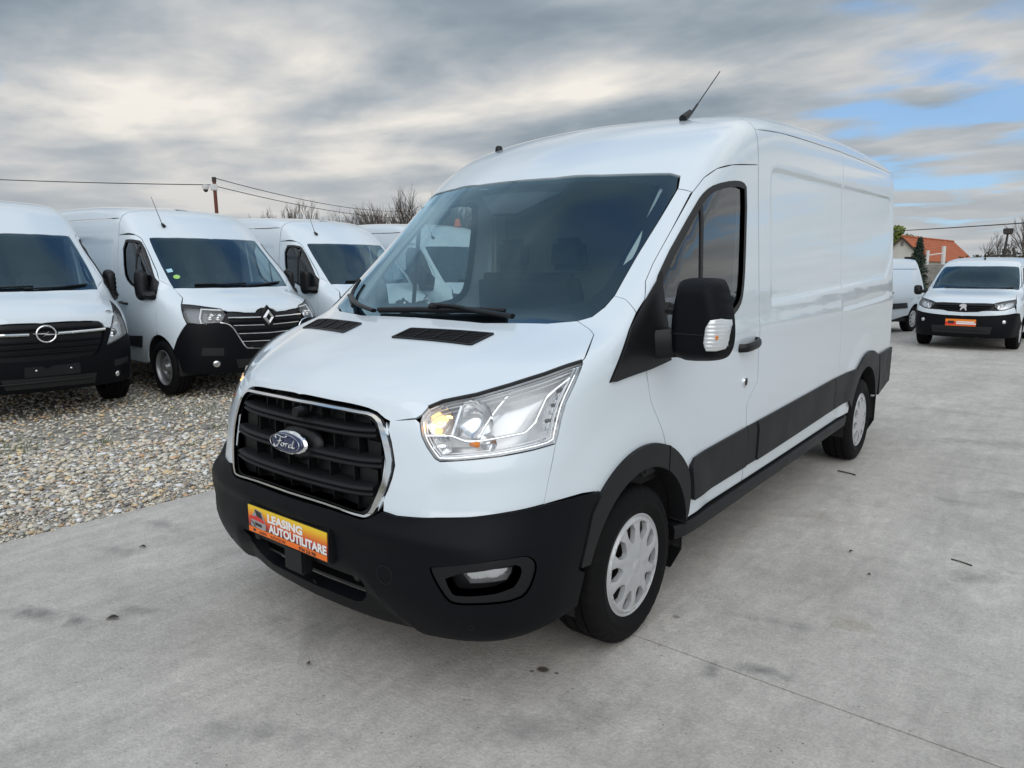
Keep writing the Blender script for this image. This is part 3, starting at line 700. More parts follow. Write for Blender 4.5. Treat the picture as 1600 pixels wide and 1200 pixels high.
    for dz in (-.02,0,.015,.03,.05): ex+=[(.95,y,1.27+(y-3.99)*.0354+dz) for y in np.arange(3.95,5.48,.04)]
    s1=L3([(.889,2.318,2.294)],gut[1:4],[(.883,4.0,2.38)],[(.95,4.0,1.43),(.968,4.0,.79),(.96,4.0,.462)],[(.966,2.19,.43),(.977,2.185,.747),(.978,2.176,.86),(.977,2.318,.967)])
    panel('side_panel',B,[s1],(1,0,.10),WHITE,HV,res=.045,mirror='copy',extra=ex,thick=.02)
    ra=arc(CYR,AR,17,163,36)
    s2=L3([(.883,4.004,2.38)],gut[4:],[(.87,5.80,2.33),(.90,5.80,1.9),(.93,5.80,1.2),(.93,5.80,.70),(.93,5.30,.469)],ra,[(.963,4.2,.469),(.96,4.004,.462)],[(.968,4.004,.79),(.95,4.004,1.43)])
    panel('rear_side_panel',B,[s2],(1,0,.10),WHITE,HV,res=.045,mirror='copy',extra=ex,thick=.02)
    for s in(1,-1):
        pass
    # rear doors (two leaves)
    rd=[(0,5.9,2.36),(.60,5.9,2.35),(.74,5.9,2.28),(.80,5.9,2.15),(.855,5.9,1.3),(.86,5.9,.62),(.0,5.9,.62)]
    panel('rear_door',B,[np.array(rd)+[.003,0,0]],(.0,1,0),WHITE,HV,res=.09,mirror='copy',gap=.003)
    rr=L3([(0,5.9,2.37),(.61,5.9,2.36),(.75,5.9,2.29),(.81,5.9,2.15),(.865,5.9,1.3),(.87,5.9,.60),(.93,5.81,.60),(.93,5.805,1.2),(.90,5.805,1.9),(.86,5.81,2.30)],on([(x,5.805-.03*x*x,2.3) for x in (.84,.7,.5,.25,0)],(.3,.3,1)))
    panel('rear_frame',B,[rr],(.5,.82,.25),WHITE,HV,res=.06,weld=True)
    # front doors
    win=C3['window'].copy()
    winp=L3([(.926,2.15,1.975),(.926,2.095,2.003),(.926,1.964,1.997),(.922,1.764,1.962),(.917,1.672,1.926),(.916,1.593,1.874),(.931,1.225,1.573),(.94,1.12,1.455),(.966,1.12,1.30),(.966,1.20,1.265),(.964,1.93,1.335),(.961,2.04,1.385),(.957,2.085,1.45),(.95,2.115,1.6)])
    winp=smoothc(winp,1,True)
    da=arc(CYF,AF,60,10,24)
    door=L3(C3['door_front'][:4],[(.977,1.222,.76)],da,[(.965,1.47,.418),(.966,2.182,.43),(.977,2.177,.747),(.978,2.168,.86),(.977,2.31,.967),(.947,2.308,1.639),(.919,2.306,2.111)],C3['door_top'][::-1][1:],[(.955,1.07,1.3)])
    dob=panel('front_door',B,[door,winp],(1,0,.12),WHITE,HV,res=.04,mirror='copy',thick=.03)
    def insetyz(P,d):
        q=np.array(P)[:,1:];t=np.roll(q,-1,0)-np.roll(q,1,0);t/=np.linalg.norm(t,axis=1,keepdims=True);nn=np.stack([t[:,1],-t[:,0]],1)
        a=.5*np.sum(q[:,0]*np.roll(q[:,1],-1)-np.roll(q[:,0],-1)*q[:,1]);q=q-nn*d*(1 if a>0 else -1)
        return np.column_stack([np.array(P)[:,0],q])
    for i,dr in enumerate(dob):
        mm={'mirror':None} if i==0 else {'mirror':'only'}
        panel('window_seal',B,[insetyz(winp,-.004),insetyz(winp,.026)],(1,0,.12),SEAL,dr,res=.03,off=.003,thick=.02,gap=0,**mm)
        panel('door_glass',B,[insetyz(winp,.02)],(1,0,.12),SIDEG,dr,res=.08,off=-.010,thick=.002,gap=0,**mm)
        dv=[(.9,1.612,1.90),(.95,1.572,1.30),(.95,1.594,1.30),(.9,1.640,1.93)]
        panel('window_divider',B,[np.array(dv)],(1,0,.12),SEAL,dr,res=.05,off=-.004,thick=.012,gap=0,**mm)
        hd=on([(1,2.16,1.185)],(1,0,0))[0];sg=1 if i==0 else -1
        # recessed cup, handle bar, lock
        m=MB();P=[(hd[0]-.006,2.03,1.170),(hd[0]+.030,2.05,1.171),(hd[0]+.040,2.10,1.176),(hd[0]+.040,2.19,1.184),(hd[0]+.028,2.245,1.190),(hd[0]-.004,2.262,1.192)]
        P=smoothc(np.array(P),2);P[:,0]*=sg;m.tube(P,.017,10,sq=(.75,1.35));m.build('door_handle',BLACKS,dr)
        lk=on([(1,2.125,.985)],(1,0,0))[0];m=MB();m.lathe([(-.01,.028),(.006,.028),(.010,.024),(.008,.020)],24,'x',(0,0,0));V=np.array(m.V);V[:,0]*=sg;V=V+np.array([lk[0]*sg,2.125,.985]);l=mk('lock_ring',V,m.F,CHROME,dr,auto=40)
        m=MB();m.lathe([(.004,.021),(.0075,.019),(.0085,0.0005)],20,'x');V=np.array(m.V);V[:,0]*=sg;V=V+np.array([lk[0]*sg,2.125,.985]);mk('lock_barrel',V,m.F,BLACKS,dr,auto=40)
    # windscreen: black border and clear pane
    wp=L3([(0,1.394,2.010),(.25,1.408,2.010),(.477,1.473,2.011),(.66,1.548,2.010),(.765,1.602,2.007),(.808,1.611,1.992),(.830,1.55,1.932),(.826,1.392,1.785),(.820,1.212,1.627),(.828,1.02,1.463),(.818,.955,1.42),(.798,.897,1.386),(.764,.862,1.372),(.66,.80,1.358),(.388,.72,1.352),(.18,.712,1.357),(0,.71,1.357)])
    wi=L3([(0,1.375,1.985),(.15,1.378,1.985),(.40,1.42,1.984),(.62,1.50,1.978),(.735,1.535,1.965),(.772,1.53,1.935),(.775,1.45,1.86),(.765,1.25,1.68),(.765,1.06,1.51),(.745,.98,1.46),(.70,.93,1.445),(.55,.84,1.432),(.30,.79,1.430),(0,.785,1.430)])
    ca=on([(0,1,z) for z in np.linspace(2.010,1.985,3)],(0,-1,0));cb=on([(0,.8,z) for z in np.linspace(1.43,1.357,5)],(0,-1,0))
    fr=L3(wp,cb[::-1][1:-1],wi[::-1],ca[::-1][1:-1])
    ws=panel('windscreen',B,[L3(wp,on([(0,1,z) for z in np.linspace(1.36,2.006,24)],(0,-1,0))[1:-1])],(.35,-.62,.70),WSG,HV,res=.07,off=-.006,thick=.002,weld=True,gap=.001)
    panel('black_border',B,[fr],(.35,-.62,.70),FRIT,ws,res=.03,off=-.009,thick=.001,weld=True,gap=.001)
    pt=on([(-.165,1.3,1.985),(.33,1.3,1.985),(.16,1.2,1.865),(.0,1.2,1.865)],(0,-.7,.7))
    panel('camera_cover',B,[pt],(0,-.6,.75),BLACKS,ws,res=.06,off=-.013,thick=.02,gap=0)
    return winp
winp=hero_body()
# ---------------------------------------------------------------- large van: trim, lamps, wheels, cab
def mirx(P):
    P=np.array(P,float).copy();P[...,0]*=-1;return P
def hero_front():
    # ---- grille
    half=[(.0,.079,1.079),(.371,.105,1.070),(.413,.11,1.062),(.452,.109,1.040),(.492,.102,.972),(.515,.094,.895),(.498,.072,.803),(.464,.05,.727),(.438,.04,.704),(.412,.033,.697),(.265,.018,.710),(.10,.01,.713)]
    G=L3(half,mirx(half)[::-1][:-1])
    def sc(P,a,b,cz=.89): P=P.copy();P[:,0]*=a;P[:,2]=cz+(P[:,2]-cz)*b;return P
    Gs=smoothc(G,1,True)
    gr=panel('grille',B,[Gs],(0,-1,0),BLACKS,HV,res=.06,off=-.075,thick=.002,gap=0)
    panel('grille_frame',B,[sc(Gs,1.003,1.003),sc(Gs,.93,.915)],(0,-1,0),BLACKS,gr,res=.02,off=-.004,thick=.075,gap=0)
    q2=Gs[:,[0,2]];tt_=np.roll(q2,-1,0)-np.roll(q2,1,0);tt_/=np.linalg.norm(tt_,axis=1,keepdims=True);nn_=np.stack([tt_[:,1],-tt_[:,0]],1)
    ar_=.5*np.sum(q2[:,0]*np.roll(q2[:,1],-1)-np.roll(q2[:,0],-1)*q2[:,1]);nn_*=1 if ar_>0 else -1
    wd=.013+.013*sstep(.40,.50,np.abs(q2[:,0]))-.003*sstep(.75,.70,q2[:,1]);q3=q2-nn_*wd[:,None]
    cin=[(a_,b_,c_) for (a_,c_),b_ in zip(q3,Gs[:,1])]
    panel('chrome_surround',B,[Gs,np.array(cin)],(0,-1,0),CHROME,gr,res=.008,off=.010,thick=.03,gap=.0015,shape=lambda Q,N:Q)
    def bar(zc,zl,xl,sag):
        xs=np.linspace(-xl,xl,41);P=on([(x,0,zc) for x in xs],(0,-1,0))
        P[:,2]=zc+sag*(1-(xs/xl)**2)*0+ (np.abs(xs)/xl)**8*.008
        P[:,1]+=.012
        return P
    prof=[(-.055,.026),(-.028,.022),(-.004,.0205),(.007,.0165),(.010,.010),(.006,.004),(-.006,.001),(.007,-.003),(.011,-.009),(.007,-.0155),(-.006,-.019),(-.055,-.012)]
    for zc,xl,sides in((.988,.425,None),(.884,.462,'gap'),(.782,.438,None)):
        P=bar(zc,0,xl,0)
        for sg in ((0,) if sides is None else (-1,1)):
            Q=P if sg==0 else P[(P[:,0]*sg)>.085]
            m=MB();m.sweep(Q,prof,(0,0,1));V=np.array(m.V)
            m.build('grille_bar',GREYP,gr,auto=50)
    for zr,xr in(((.905,.965),.44),((.80,.865),.45),((.72,.765),.42),((1.00,1.055),.40)):
        for x in np.arange(-xr,xr+.01,.128):
            c=on([(x,0,(zr[0]+zr[1])/2)],(0,-1,0))[0];m=MB();m.box((x,c[1]+.052,(zr[0]+zr[1])/2),(.005,.04,zr[1]-zr[0]+.03));m.build('grille_fin',BLACKS,gr,smooth=False)
    # blanking plates beside the radiator opening
    for s in(1,-1):
        for zc,w in((.93,.07),(.832,.10),(.745,.085)):
            x=s*(.43-w/2);c=on([(x,0,zc)],(0,-1,0))[0];m=MB();m.box((x,c[1]+.045,zc),(w,.01,.062));m.build('grille_blank',BLACKS,gr,smooth=False)
    m=MB();m.lathe([(0,.0005),(0,.019),(.016,.021),(.05,.021)],20,'y',(0,0,0));V=np.array(m.V);V=np.stack([V[:,0],V[:,1],V[:,2]],1)+np.array([.045,.018,1.035])
    mk('front_camera',V,m.F,BLACKS,gr,auto=40)
    # ---- badge
    bc=np.array([0,.022,.912]);t=np.linspace(0,2*np.pi,64,endpoint=False)
    U,Vv,N=np.array([1,0,0]),np.array([0,.12,.993]),np.array([0,-.993,.12])
    ell=lambda a,b:np.stack([a*np.cos(t),b*np.sin(t)],1)
    V,F=inflate(ell(.135,.072),.05,.028,.018);bd=mk('badge_mount',place(V,bc+np.array([.012,.048,-.002]),U,Vv,N),F,BLACKS,gr)
    V,F=inflate(ell(.112,.0475),.012,.011,.012);mk('badge_ring',place(V,bc,U,Vv,N),F,CHROME,bd)
    V,F=inflate(ell(.1015,.0385),.03,.004,.008);mk('badge_oval',place(V,bc+N*.0155,U,Vv,N),F,mat('badge_blue',(.010,.022,.085),.12,.2,coat=1),bd)
    t2=np.linspace(0,2*np.pi,65);m=MB();m.tube(np.array([place([(.095*math.cos(a),.034*math.sin(a),.0265)],bc,U,Vv,N)[0] for a in t2]),.0009,6,cap=False);m.build('badge_line',CHROME,bd)
    S=[[(-.60,.30),(-.72,.42),(-.70,.66),(-.48,.70),(-.20,.56),(.04,.60),(.10,.72),(.05,.78)],
       [(-.34,.52),(-.36,.20),(-.44,-.20),(-.58,-.52),(-.74,-.60),(-.82,-.44),(-.74,-.30)],[(-.56,.04),(-.36,.10),(-.22,.16)],
       [(-.08,-.02),(-.20,-.06),(-.26,-.24),(-.18,-.40),(-.06,-.34),(-.02,-.16),(-.08,-.02),(.02,-.06)],
       [(.08,.02),(.10,-.14),(.08,-.40)],[(.10,-.16),(.18,-.02),(.27,.02)],
       [(.50,-.06),(.40,-.02),(.32,-.16),(.34,-.36),(.44,-.38),(.52,-.22)],[(.66,.50),(.60,.16),(.54,-.22),(.58,-.38),(.68,-.34),(.76,-.22)]]
    m=MB()
    for s in S:
        q=smoothc(np.array(s),3);w=.0030*np.ones(len(q));w[:2]*=.6;w[-2:]*=.6
        m.tube(place(np.column_stack([q[:,0]*.088+.004,q[:,1]*.036,np.full(len(q),.0275)]),bc,U,Vv,N),w,8,sq=(1,.8))
    m.build('badge_script',CHROME,bd)
    # ---- lower grille, plate
    lo=[(x,0,z) for x,z in ((-.40,.485),(-.39,.385),(-.34,.33),(-.28,.315),(.28,.315),(.34,.33),(.39,.385),(.40,.485))]
    lg=panel('lower_grille',B,[np.array(lo)],(0,-1,0),BLACKS,HV,res=.06,off=-.055,thick=.002,gap=0)
    xs=np.linspace(-.37,.37,24);P=on([(x,0,.445) for x in xs],(0,-1,0));P[:,1]+=.020
    m=MB();m.sweep(P,[(.012,.007),(.012,-.007),(-.035,-.010),(-.035,.010)]);m.build('lower_bar',GREYP,lg)
    xs=np.linspace(-.33,.33,24);P=on([(x,0,.375) for x in xs],(0,-1,0));P[:,1]+=.030
    m=MB();m.sweep(P,[(.006,.005),(.006,-.005),(-.03,-.008),(-.03,.008)]);m.build('lower_bar',BLACKS,lg)
    for x in(-.33,.33):
        c=on([(x,0,.445)],(0,-1,0))[0];m=MB();m.lathe([(-.008,.0005),(-.008,.016),(-.002,.021),(.03,.021)],20,'y');V=np.array(m.V)+np.array([x,c[1]+.008,.445]);mk('fixing_knob',V,m.F,BLACKS,lg,auto=40)
    m=MB();m.box((.035,.010,.455),(.125,.05,.105));m.build('plate_bracket',BLACKS,lg,bevel=.008)
    pz,py=.563,-.0205
    m=MB();m.box((0,.002,pz),(.55,.036,.134));hp=m.build('plate_holder',BLACKS,HV,bevel=.007)
    pm=bpy.data.materials.new('plate_print');pm.use_nodes=True;nt=pm.node_tree;n,L=nodes(nt);b=nt.nodes['Principled BSDF']
    tc=n('ShaderNodeTexCoord').outputs['Object'];sx=n('ShaderNodeSeparateXYZ',{0:tc});f=n('ShaderNodeMapRange',{0:sx.outputs[2],1:pz-.055,2:pz+.055}).outputs[0]
    c=ramp(n,f,[(.0,(.06,.02,.022)),(.22,(.09,.02,.02)),(.36,(.42,.035,.02)),(.52,(.66,.09,.018)),(.70,(.78,.26,.012)),(.88,(.85,.50,.015)),(1.0,(.86,.60,.03))]);L.new(c,b.inputs['Base Color']);b.inputs['Roughness'].default_value=.3
    m=MB();m.box((0,py+.004,pz),(.522,.006,.112));pl=m.build('number_plate',pm,HV,smooth=False)
    TX=lambda V,x,z,d=.0012:np.stack([V[:,0]+x,np.full(len(V),py+.001-d),V[:,1]+z],1)
    ORANGE=mat('plate_orange',(.86,.17,.01),.35);PW=mat('plate_white',(.82,.82,.80),.35);PK=mat('plate_black',(.02,.018,.018),.4);PR=mat('plate_red',(.62,.03,.025),.35);PG=mat('plate_grey',(.32,.31,.31),.4)
    def flat(name,pts,mm,d): pts=np.array(pts,float);return mk(name,[(x,py+.001-d,pz+z) for x,z in pts],[tuple(range(len(pts)))],mm,pl,smooth=False)
    flat('plate_strip',[(-.2605,-.0555),(.2605,-.0555),(.2605,-.033),(-.2605,-.033)],ORANGE,.0006)
    for s,x,z,sz,bo,xs,mm in(('LEASING',-.122,.012,.0445,.0022,.86,PW),('AUTOUTILITARE',-.112,-.0285,.0455,.0022,.80,PW),('LEASING',-.185,-.0515,.016,.0002,.85,PK),('AUTOUTILITARE',-.105,-.0515,.016,.0002,.85,PK),('0766 226 900',.085,-.0525,.0195,.0006,1.0,PK)):
        V,F=text_mesh(s,sz,bo,0,xs);w=V[:,0].max()
        if s=='LEASING' and sz>.03: V[:,0]*=.235/w
        if s=='AUTOUTILITARE' and sz>.03: V[:,0]*=.372/w
        mk('plate_text',TX(V,x,pz+z),F,mm,pl,smooth=False)
    flat('plate_mark',[(-.226,-.049),(-.212,-.049),(-.207,-.043),(-.219,-.036),(-.230,-.043)],PK,.0010)
    # little printed van
    flat('printed_van',[(-.244,-.029),(-.236,.012),(-.222,.026),(-.205,.047),(-.160,.040),(-.147,.016),(-.135,-.006),(-.137,-.030),(-.160,-.033)],PG,.0008)
    flat('printed_van',[(-.213,.045),(-.168,.038),(-.155,.012),(-.198,.018)],PK,.0012)
    flat('printed_van',[(-.248,.012),(-.196,.018),(-.150,.010),(-.140,-.004),(-.20,-.001),(-.247,.0)],PR,.0014)
    flat('printed_van',[(-.215,-.008),(-.165,-.012),(-.163,-.024),(-.208,-.022)],PK,.0014)
    flat('printed_van',[(-.243,-.006),(-.228,-.009),(-.206,-.026),(-.214,-.028)],PK,.0014)
    # tow cover, parking sensors
    for (x,z,r) in((.512,.511,.034),(-.62,.36,.011),(.80,.36,.011),(.05,.345,.009)):
        c=on([(x,0,z)],(0,-1,0))[0];nn=B.grad(np.array([c]))[0];q=c+nn*.0125
        D,e1,e2=frame(nn);m=MB();tt=np.linspace(0,2*np.pi,33)
        m.tube(np.array([q+e1*r*math.cos(a)+e2*r*math.sin(a) for a in tt]),.0011,6,cap=False);m.build('tow_cover' if r>.02 else 'parking_sensor',DARK,HV)
    # ---- fog lamps
    for mm in((None),('only')):
        fo=smoothc(C3['fog_out'],1,True);fi=smoothc(C3['fog_in'],1,True)
        fb=panel('fog_lamp_surround',B,[fo,fi],(.6,-.8,0),BLACKS,HV,res=.02,off=.006,thick=.05,mirror=mm,gap=.003)
        panel('fog_recess',B,[fi],(.6,-.8,0),BLACKS,fb,res=.02,off=-.045,thick=.002,mirror=mm,gap=-.004)
        fl=smoothc(C3['fog_lamp'],0,True)
        la=panel('fog_lamp',B,[fl],(.6,-.8,0),LENS,HV,res=.02,off=-.004,thick=.03,mirror=mm,gap=0,rimmat=BLACKS)
        panel('fog_reflector',B,[fl],(.6,-.8,0),REFL,la,res=.012,off=-.020,thick=.002,mirror=mm,gap=0,shape=lambda Q,N:Q-N*(.006*np.sin(Q[:,:1]*190)*np.cos(Q[:,2:]*120)))
def hero_lamps():
    lp=C3['lamp']
    for mm in(None,'only'):
        sg=1 if mm is None else -1
        Mx=lambda V:np.array(V)*np.array([sg,1,1.])
        lens=panel('headlamp',B,[lp],(.66,-.75,.08),LENS,HV,res=.03,off=-.001,thick=.105,mirror=mm,gap=.003,rimmat=LGREY)
        # black gap line above, silver housing behind
        up=L3(lp[2:9])
        hs=panel('lamp_housing',B,[lp],(.66,-.75,.08),LGREY,lens,res=.012,off=-.098,thick=.002,mirror=mm,gap=0,
            shape=lambda Q,N:Q+N*(.006*np.sin(Q[:,2:]*260)*sstep(.80,.86,Q[:,:1])+.002*np.sin(Q[:,:1]*300)))
        top=resample(lp[2:9],.02);nn=B.grad(on(top,(.5,-.7,.3)));m=MB();m.sweep(Mx(on(top,(.5,-.7,.3))+nn*-.001),[(-.004,-.006),(.004,-.006),(.004,.006),(-.004,.006)],(.3,-.5,.8));m.build('lamp_top_seal',SEAL,lens)
        # inner bright rim following the outline
        D,e1,e2=frame((.66,-.75,.08));q=np.stack([lp@e1,lp@e2],1);c=q.mean(0)
        a=.5*np.sum(q[:,0]*np.roll(q[:,1],-1)-np.roll(q[:,0],-1)*q[:,1]);t=np.roll(q,-1,0)-np.roll(q,1,0);t/=np.linalg.norm(t,axis=1,keepdims=True);nr=np.stack([t[:,1],-t[:,0]],1)*(1 if a>0 else -1)
        def ins(d,dep):
            w=q-nr*d;O=w[:,:1]*e1+w[:,1:]*e2+(lp@D).max()*D+.5*D;P,ok=B.cast(O,-D,tmax=3);return P-B.grad(P)*dep
        for d,dep,r in((.010,.012,.0035),(.017,.022,.0025),(.026,.034,.0022)):
            P=smoothc(ins(d,dep),1,True);m=MB();m.tube(Mx(np.vstack([P,P[:1]])),r,6,cap=False);m.build('lamp_rim',CHROME if d<.012 else LGREY,lens)
        # bright blade through the lamp and the L-shaped guide on the outside
        for key,r,dep in(('lamp_strip',.0075,.016),('lamp_line',.0035,.012)):
            P=smoothc(resample(C3[key],.03),2);nn=B.grad(P);m=MB();m.tube(Mx(P-nn*dep),r,8,sq=(1,.7));m.build('lamp_blade',CHROME,lens)
        # facets in the outer corner
        for k in range(6):
            z=1.02+k*.027;P=np.array([(.912-.0*k,.44+.016*k,z),(.928,.50+.018*k,z+.004)]);P=on(P,(1,-.4,0));nn=B.grad(P);m=MB();m.tube(Mx(P-nn*.036),.007,6);m.build('lamp_facet',LDARK if k%2 else CHROME,lens)
        for k in range(7):
            a=np.array([(.845+.006*k,0,1.02+.015*k),(.872+.007*k,0,1.09+.015*k)]);P=on(a,(.3,-1,0));nn=B.grad(P);m=MB();m.tube(Mx(P-nn*.040),.005,6);m.build('lamp_facet',REFL,lens)
        # bowls
        def bowl(c,r,dp,dirv,name,mt=REFL,ry=1.0):
            dirv=np.array(dirv,float);dirv/=np.linalg.norm(dirv);D_,a1,a2=frame(dirv);m=MB()
            prof=[(-dp*(1-(k/8)**2),max(r*k/8,.0006)) for k in range(0,9)]
            V=[];n=40
            for ax,rr in prof:
                for j in range(n):
                    th=2*math.pi*j/n;w=1+.05*((j//4)%2)*(rr/r);V.append(np.array(c)+dirv*ax+a1*rr*w*math.cos(th)+a2*rr*ry*w*math.sin(th))
            F=[(i*n+j,i*n+(j+1)%n,(i+1)*n+(j+1)%n,(i+1)*n+j) for i in range(8) for j in range(n)]
            return mk(name,Mx(V),F,mt,lens,auto=25)
        s0=on([(.712,0,1.060),(.845,0,1.072),(.735,0,.976),(.905,0,.99),(.835,0,.985)],(.4,-1,0));n0=B.grad(s0)
        bowl(s0[0]-n0[0]*.034,.060,.05,(.12,-1,.05),'lamp_reflector')
        bowl(s0[1]-n0[1]*.034,.066,.05,(.30,-1,.05),'lamp_reflector')
        bowl(s0[2]-n0[2]*.022,.040,.03,(.2,-1,.05),'lamp_reflector',ry=.75)
        bowl(s0[3]-n0[3]*.024,.030,.024,(.5,-1,.05),'lamp_reflector')
        # wall between the bowls, shelf below them, indicator bulb
        P=on([(.785,0,1.112),(.770,0,1.012)],(.4,-1,0));nn=B.grad(P);m=MB();m.sweep(Mx(P-nn*.030),[(-.004,-.03),(.004,-.03),(.004,.012),(-.004,.012)],(.4,-1,0));m.build('lamp_wall',LGREY,lens)
        c=s0[4]-n0[4]*.018;m=MB();m.lathe([(-.03,.009),(0,.0115),(.006,.009),(.009,.0006)],16,'x');V=np.array(m.V)+c+np.array([.03,.01,0]);mk('indicator_bulb',Mx(V),m.F,AMBER,lens,auto=40)
        m=MB();m.box(tuple(c+np.array([-.045,.004,0])),(.075,.012,.036),rot=Matrix.Rotation(.75,3,'Z'));V=np.array(m.V);mk('indicator_reflector',Mx(V),m.F if sg==1 else [f[::-1] for f in m.F],LGREY,lens,smooth=False)
        # lit bulbs
        c=s0[0]-n0[0]*.052
        for dx,dz,rr in((0,0,.010),(.046,.030,.006)):
            m=MB();m.lathe([(-.016,.0006),(-.013,rr*.7),(0,rr),(.013,rr*.7),(.016,.0006)],14,'x');V=np.array(m.V)+c+np.array([dx,-.008,dz]);mk('lit_bulb',Mx(V),m.F,WARM,lens)
hero_front();hero_lamps()
def hero_trim():
    fo=arc(CYF,.527,128.6,40,40,x=.975);tail=[(.974,1.455,.60),(.972,1.468,.52),(.968,1.462,.452),(.966,1.437,.410)]
    fi=arc(CYF,.425,9,160,46,x=.975)
    k1=fo[fo[:,1]<1.222];k2=fo[fo[:,1]>1.222];i1=fi[fi[:,1]<1.222];i2=fi[fi[:,1]>1.222]
    def end(P,y,r): return np.array([(.975,y,.336+math.sqrt(r*r-(y-CYF)**2))])
    k1=np.vstack([k1,end(k1,1.2255,.527)]);k2=np.vstack([end(k2,1.2285,.527),k2]);i1=np.vstack([end(i1,1.2255,.425),i1]);i2=np.vstack([i2,end(i2,1.2285,.425)])
    bf=[(.968,.558,.489),(.973,.59,.585),(.973,.626,.679)]
    for sgm in(None,'only'):
        panel('arch_trim',B,[L3(k1,i1,bf)],(.95,-.25,.1),GREYP,HV,res=.03,off=.016,thick=.085,mirror=sgm)
        panel('arch_trim',B,[L3(k2,tail,i2)],(1,0,.1),GREYP,HV,res=.03,off=.016,thick=.085,mirror=sgm)
        # side mouldings
        zt=lambda y:np.interp(y,[1.4,2.15,2.34,3.815,4.51],[.703,.734,.740,.791,.799]);zb=lambda y:np.interp(y,[1.5,2.17,2.35,3.85,4.26],[.505,.517,.519,.566,.575])
        for a,b in((None,2.168),(2.184,2.316),(2.330,3.862),(3.870,None)):
            if a is None: lp=L3([(.97,b,zt(b))],[(.97,1.50,zt(1.5))],[(.975,1.452,.678),(.975,1.476,.60),(.97,1.492,.52),(.97,1.50,.503)],[(.97,b,zb(b))])
            elif b is None: 
                q=arc(CYR,.552,152,122,8);lp=L3([(.97,a,zt(a)),(.97,a,zb(a)),(.97,4.27,.575)],q[q[:,2]<.80],[(.97,4.48,.80)])
            else: lp=np.array([(.97,a,zt(a)),(.97,b,zt(b)),(.97,b,zb(b)),(.97,a,zb(a))])
            def shp(Q,N):
                t=np.clip((zt(Q[:,1])-Q[:,2])/.05,0,1);return Q+N*((-.010*(1-t)**2)[:,None])
            panel('side_moulding',B,[lp],(1,0,.1),GREYP,HV,res=.025,off=.022 if a!=2.184 else .016,thick=.03,mirror=sgm,shape=shp)
        # rear arch and bumper
        ro=[(.963,4.27,.575)]+[tuple(p) for p in arc(CYR,.552,152,122,8)]+[(.963,4.56,.832),(.963,4.64,.868),(.962,4.732,.892),(.96,4.83,.903),(.96,4.92,.904),(.96,5.02,.890),(.957,5.102,.866),(.955,5.20,.84),(.955,5.25,.832),(.953,5.255,.50)]
        ri=arc(CYR,.445,20,158,40)
        panel('rear_arch_trim',B,[L3(ro,ri)],(1,0,.1),GREYP,HV,res=.03,off=.018,thick=.085,mirror=sgm)
        rb=L3([(.955,5.26,.835),(.95,5.5,.842),(.946,5.72,.85),(.90,5.85,.85)],[(.6,5.9,.85),(.60,5.9,.52),(.88,5.85,.545),(.94,5.72,.53),(.947,5.50,.49),(.947,5.30,.475)])
        panel('rear_corner_bumper',B,[rb],(.75,.66,0),GREYP,HV,res=.04,off=.022,thick=.04,mirror=sgm)
        # sail panel at the door mirror
        sl=smoothc(C3['sail'],0,True);sl=L3([(.973,.765,1.152),(.949,.943,1.337),(.94,1.081,1.451),(.936,1.222,1.562),(.948,1.198,1.50),(.965,1.207,1.347),(.972,1.225,1.19),(.973,1.05,1.168),(.973,.80,1.148)])
        panel('mirror_sail',B,[sl],(.95,-.3,0),BLACKS,HV,res=.02,off=.010,thick=.03,mirror=sgm,shape=lambda Q,N:Q+N*(.016*sstep(.85,1.2,Q[:,1:2])*sstep(1.5,1.25,Q[:,2:])))
    m=MB();m.box((0,5.93,.66),(1.2,.07,.38));m.build('rear_bumper',GREYP,HV,bevel=.02)
    for s in(1,-1):
        # sill step, mud flaps, liners
        P=np.array([(s*.93,1.40,.365),(s*.955,1.46,.372),(s*.958,1.6,.372),(s*.955,2.9,.395),(s*.950,4.22,.420),(s*.93,4.30,.424)])
        m=MB();pr=[(-.05,.030),(.030,.034),(.040,.018),(.032,-.03),(.01,-.042),(-.05,-.042)];pr=pr if s>0 else [(-a,b) for a,b in pr][::-1];m.sweep(P,pr);m.build('side_step',GREYP,HV,auto=50)
        for y,z0,z1,w in((1.475,.155,.47,.22),(5.285,.15,.50,.24)):
            m=MB();lp=[(-w/2,z1),(w/2,z1),(w/2,z0+.10),(w/2-.05,z0),(-w/2,z0)];V=[(s*(.845+u),y+.02*(z-z0),z) for u,z in lp]+[(s*(.845+u),y+.02*(z-z0)+.012,z) for u,z in lp];n=5
            m.add(V,[tuple(range(n)),tuple(range(n,2*n))[::-1]]+[(i,n+i,n+(i+1)%n,(i+1)%n) for i in range(n)]);m.build('mud_flap',BLACKS,HV,smooth=False)
        for cy,r in((CYF,.445),(CYR,.47)):
            m=MB();V=[];th=np.radians(np.linspace(-8,188,30))
            for x in(.955,.58):
                V+=[(s*x,cy+r*math.cos(a),.336+r*math.sin(a)) for a in th]
            n=len(th);m.add(V,[(i,i+1,n+i+1,n+i) for i in range(n-1)]+[tuple(range(n,2*n))]);m.build('wheel_arch_liner',DARK,HV)
    m=MB();m.box((0,3.0,.36),(1.14,5.3,.14));m.box((0,2.88,.40),(1.80,2.70,.09));m.box((0,5.6,.42),(1.7,.4,.1));m.box((0,.35,.40),(1.1,.3,.2));m.build('underbody',DARK,HV,smooth=False)
    for y in(CYF,CYR):
        m=MB();m.tube([(-.75,y,.336),(.75,y,.336)],.06,10);m.build('axle',DARK,HV)
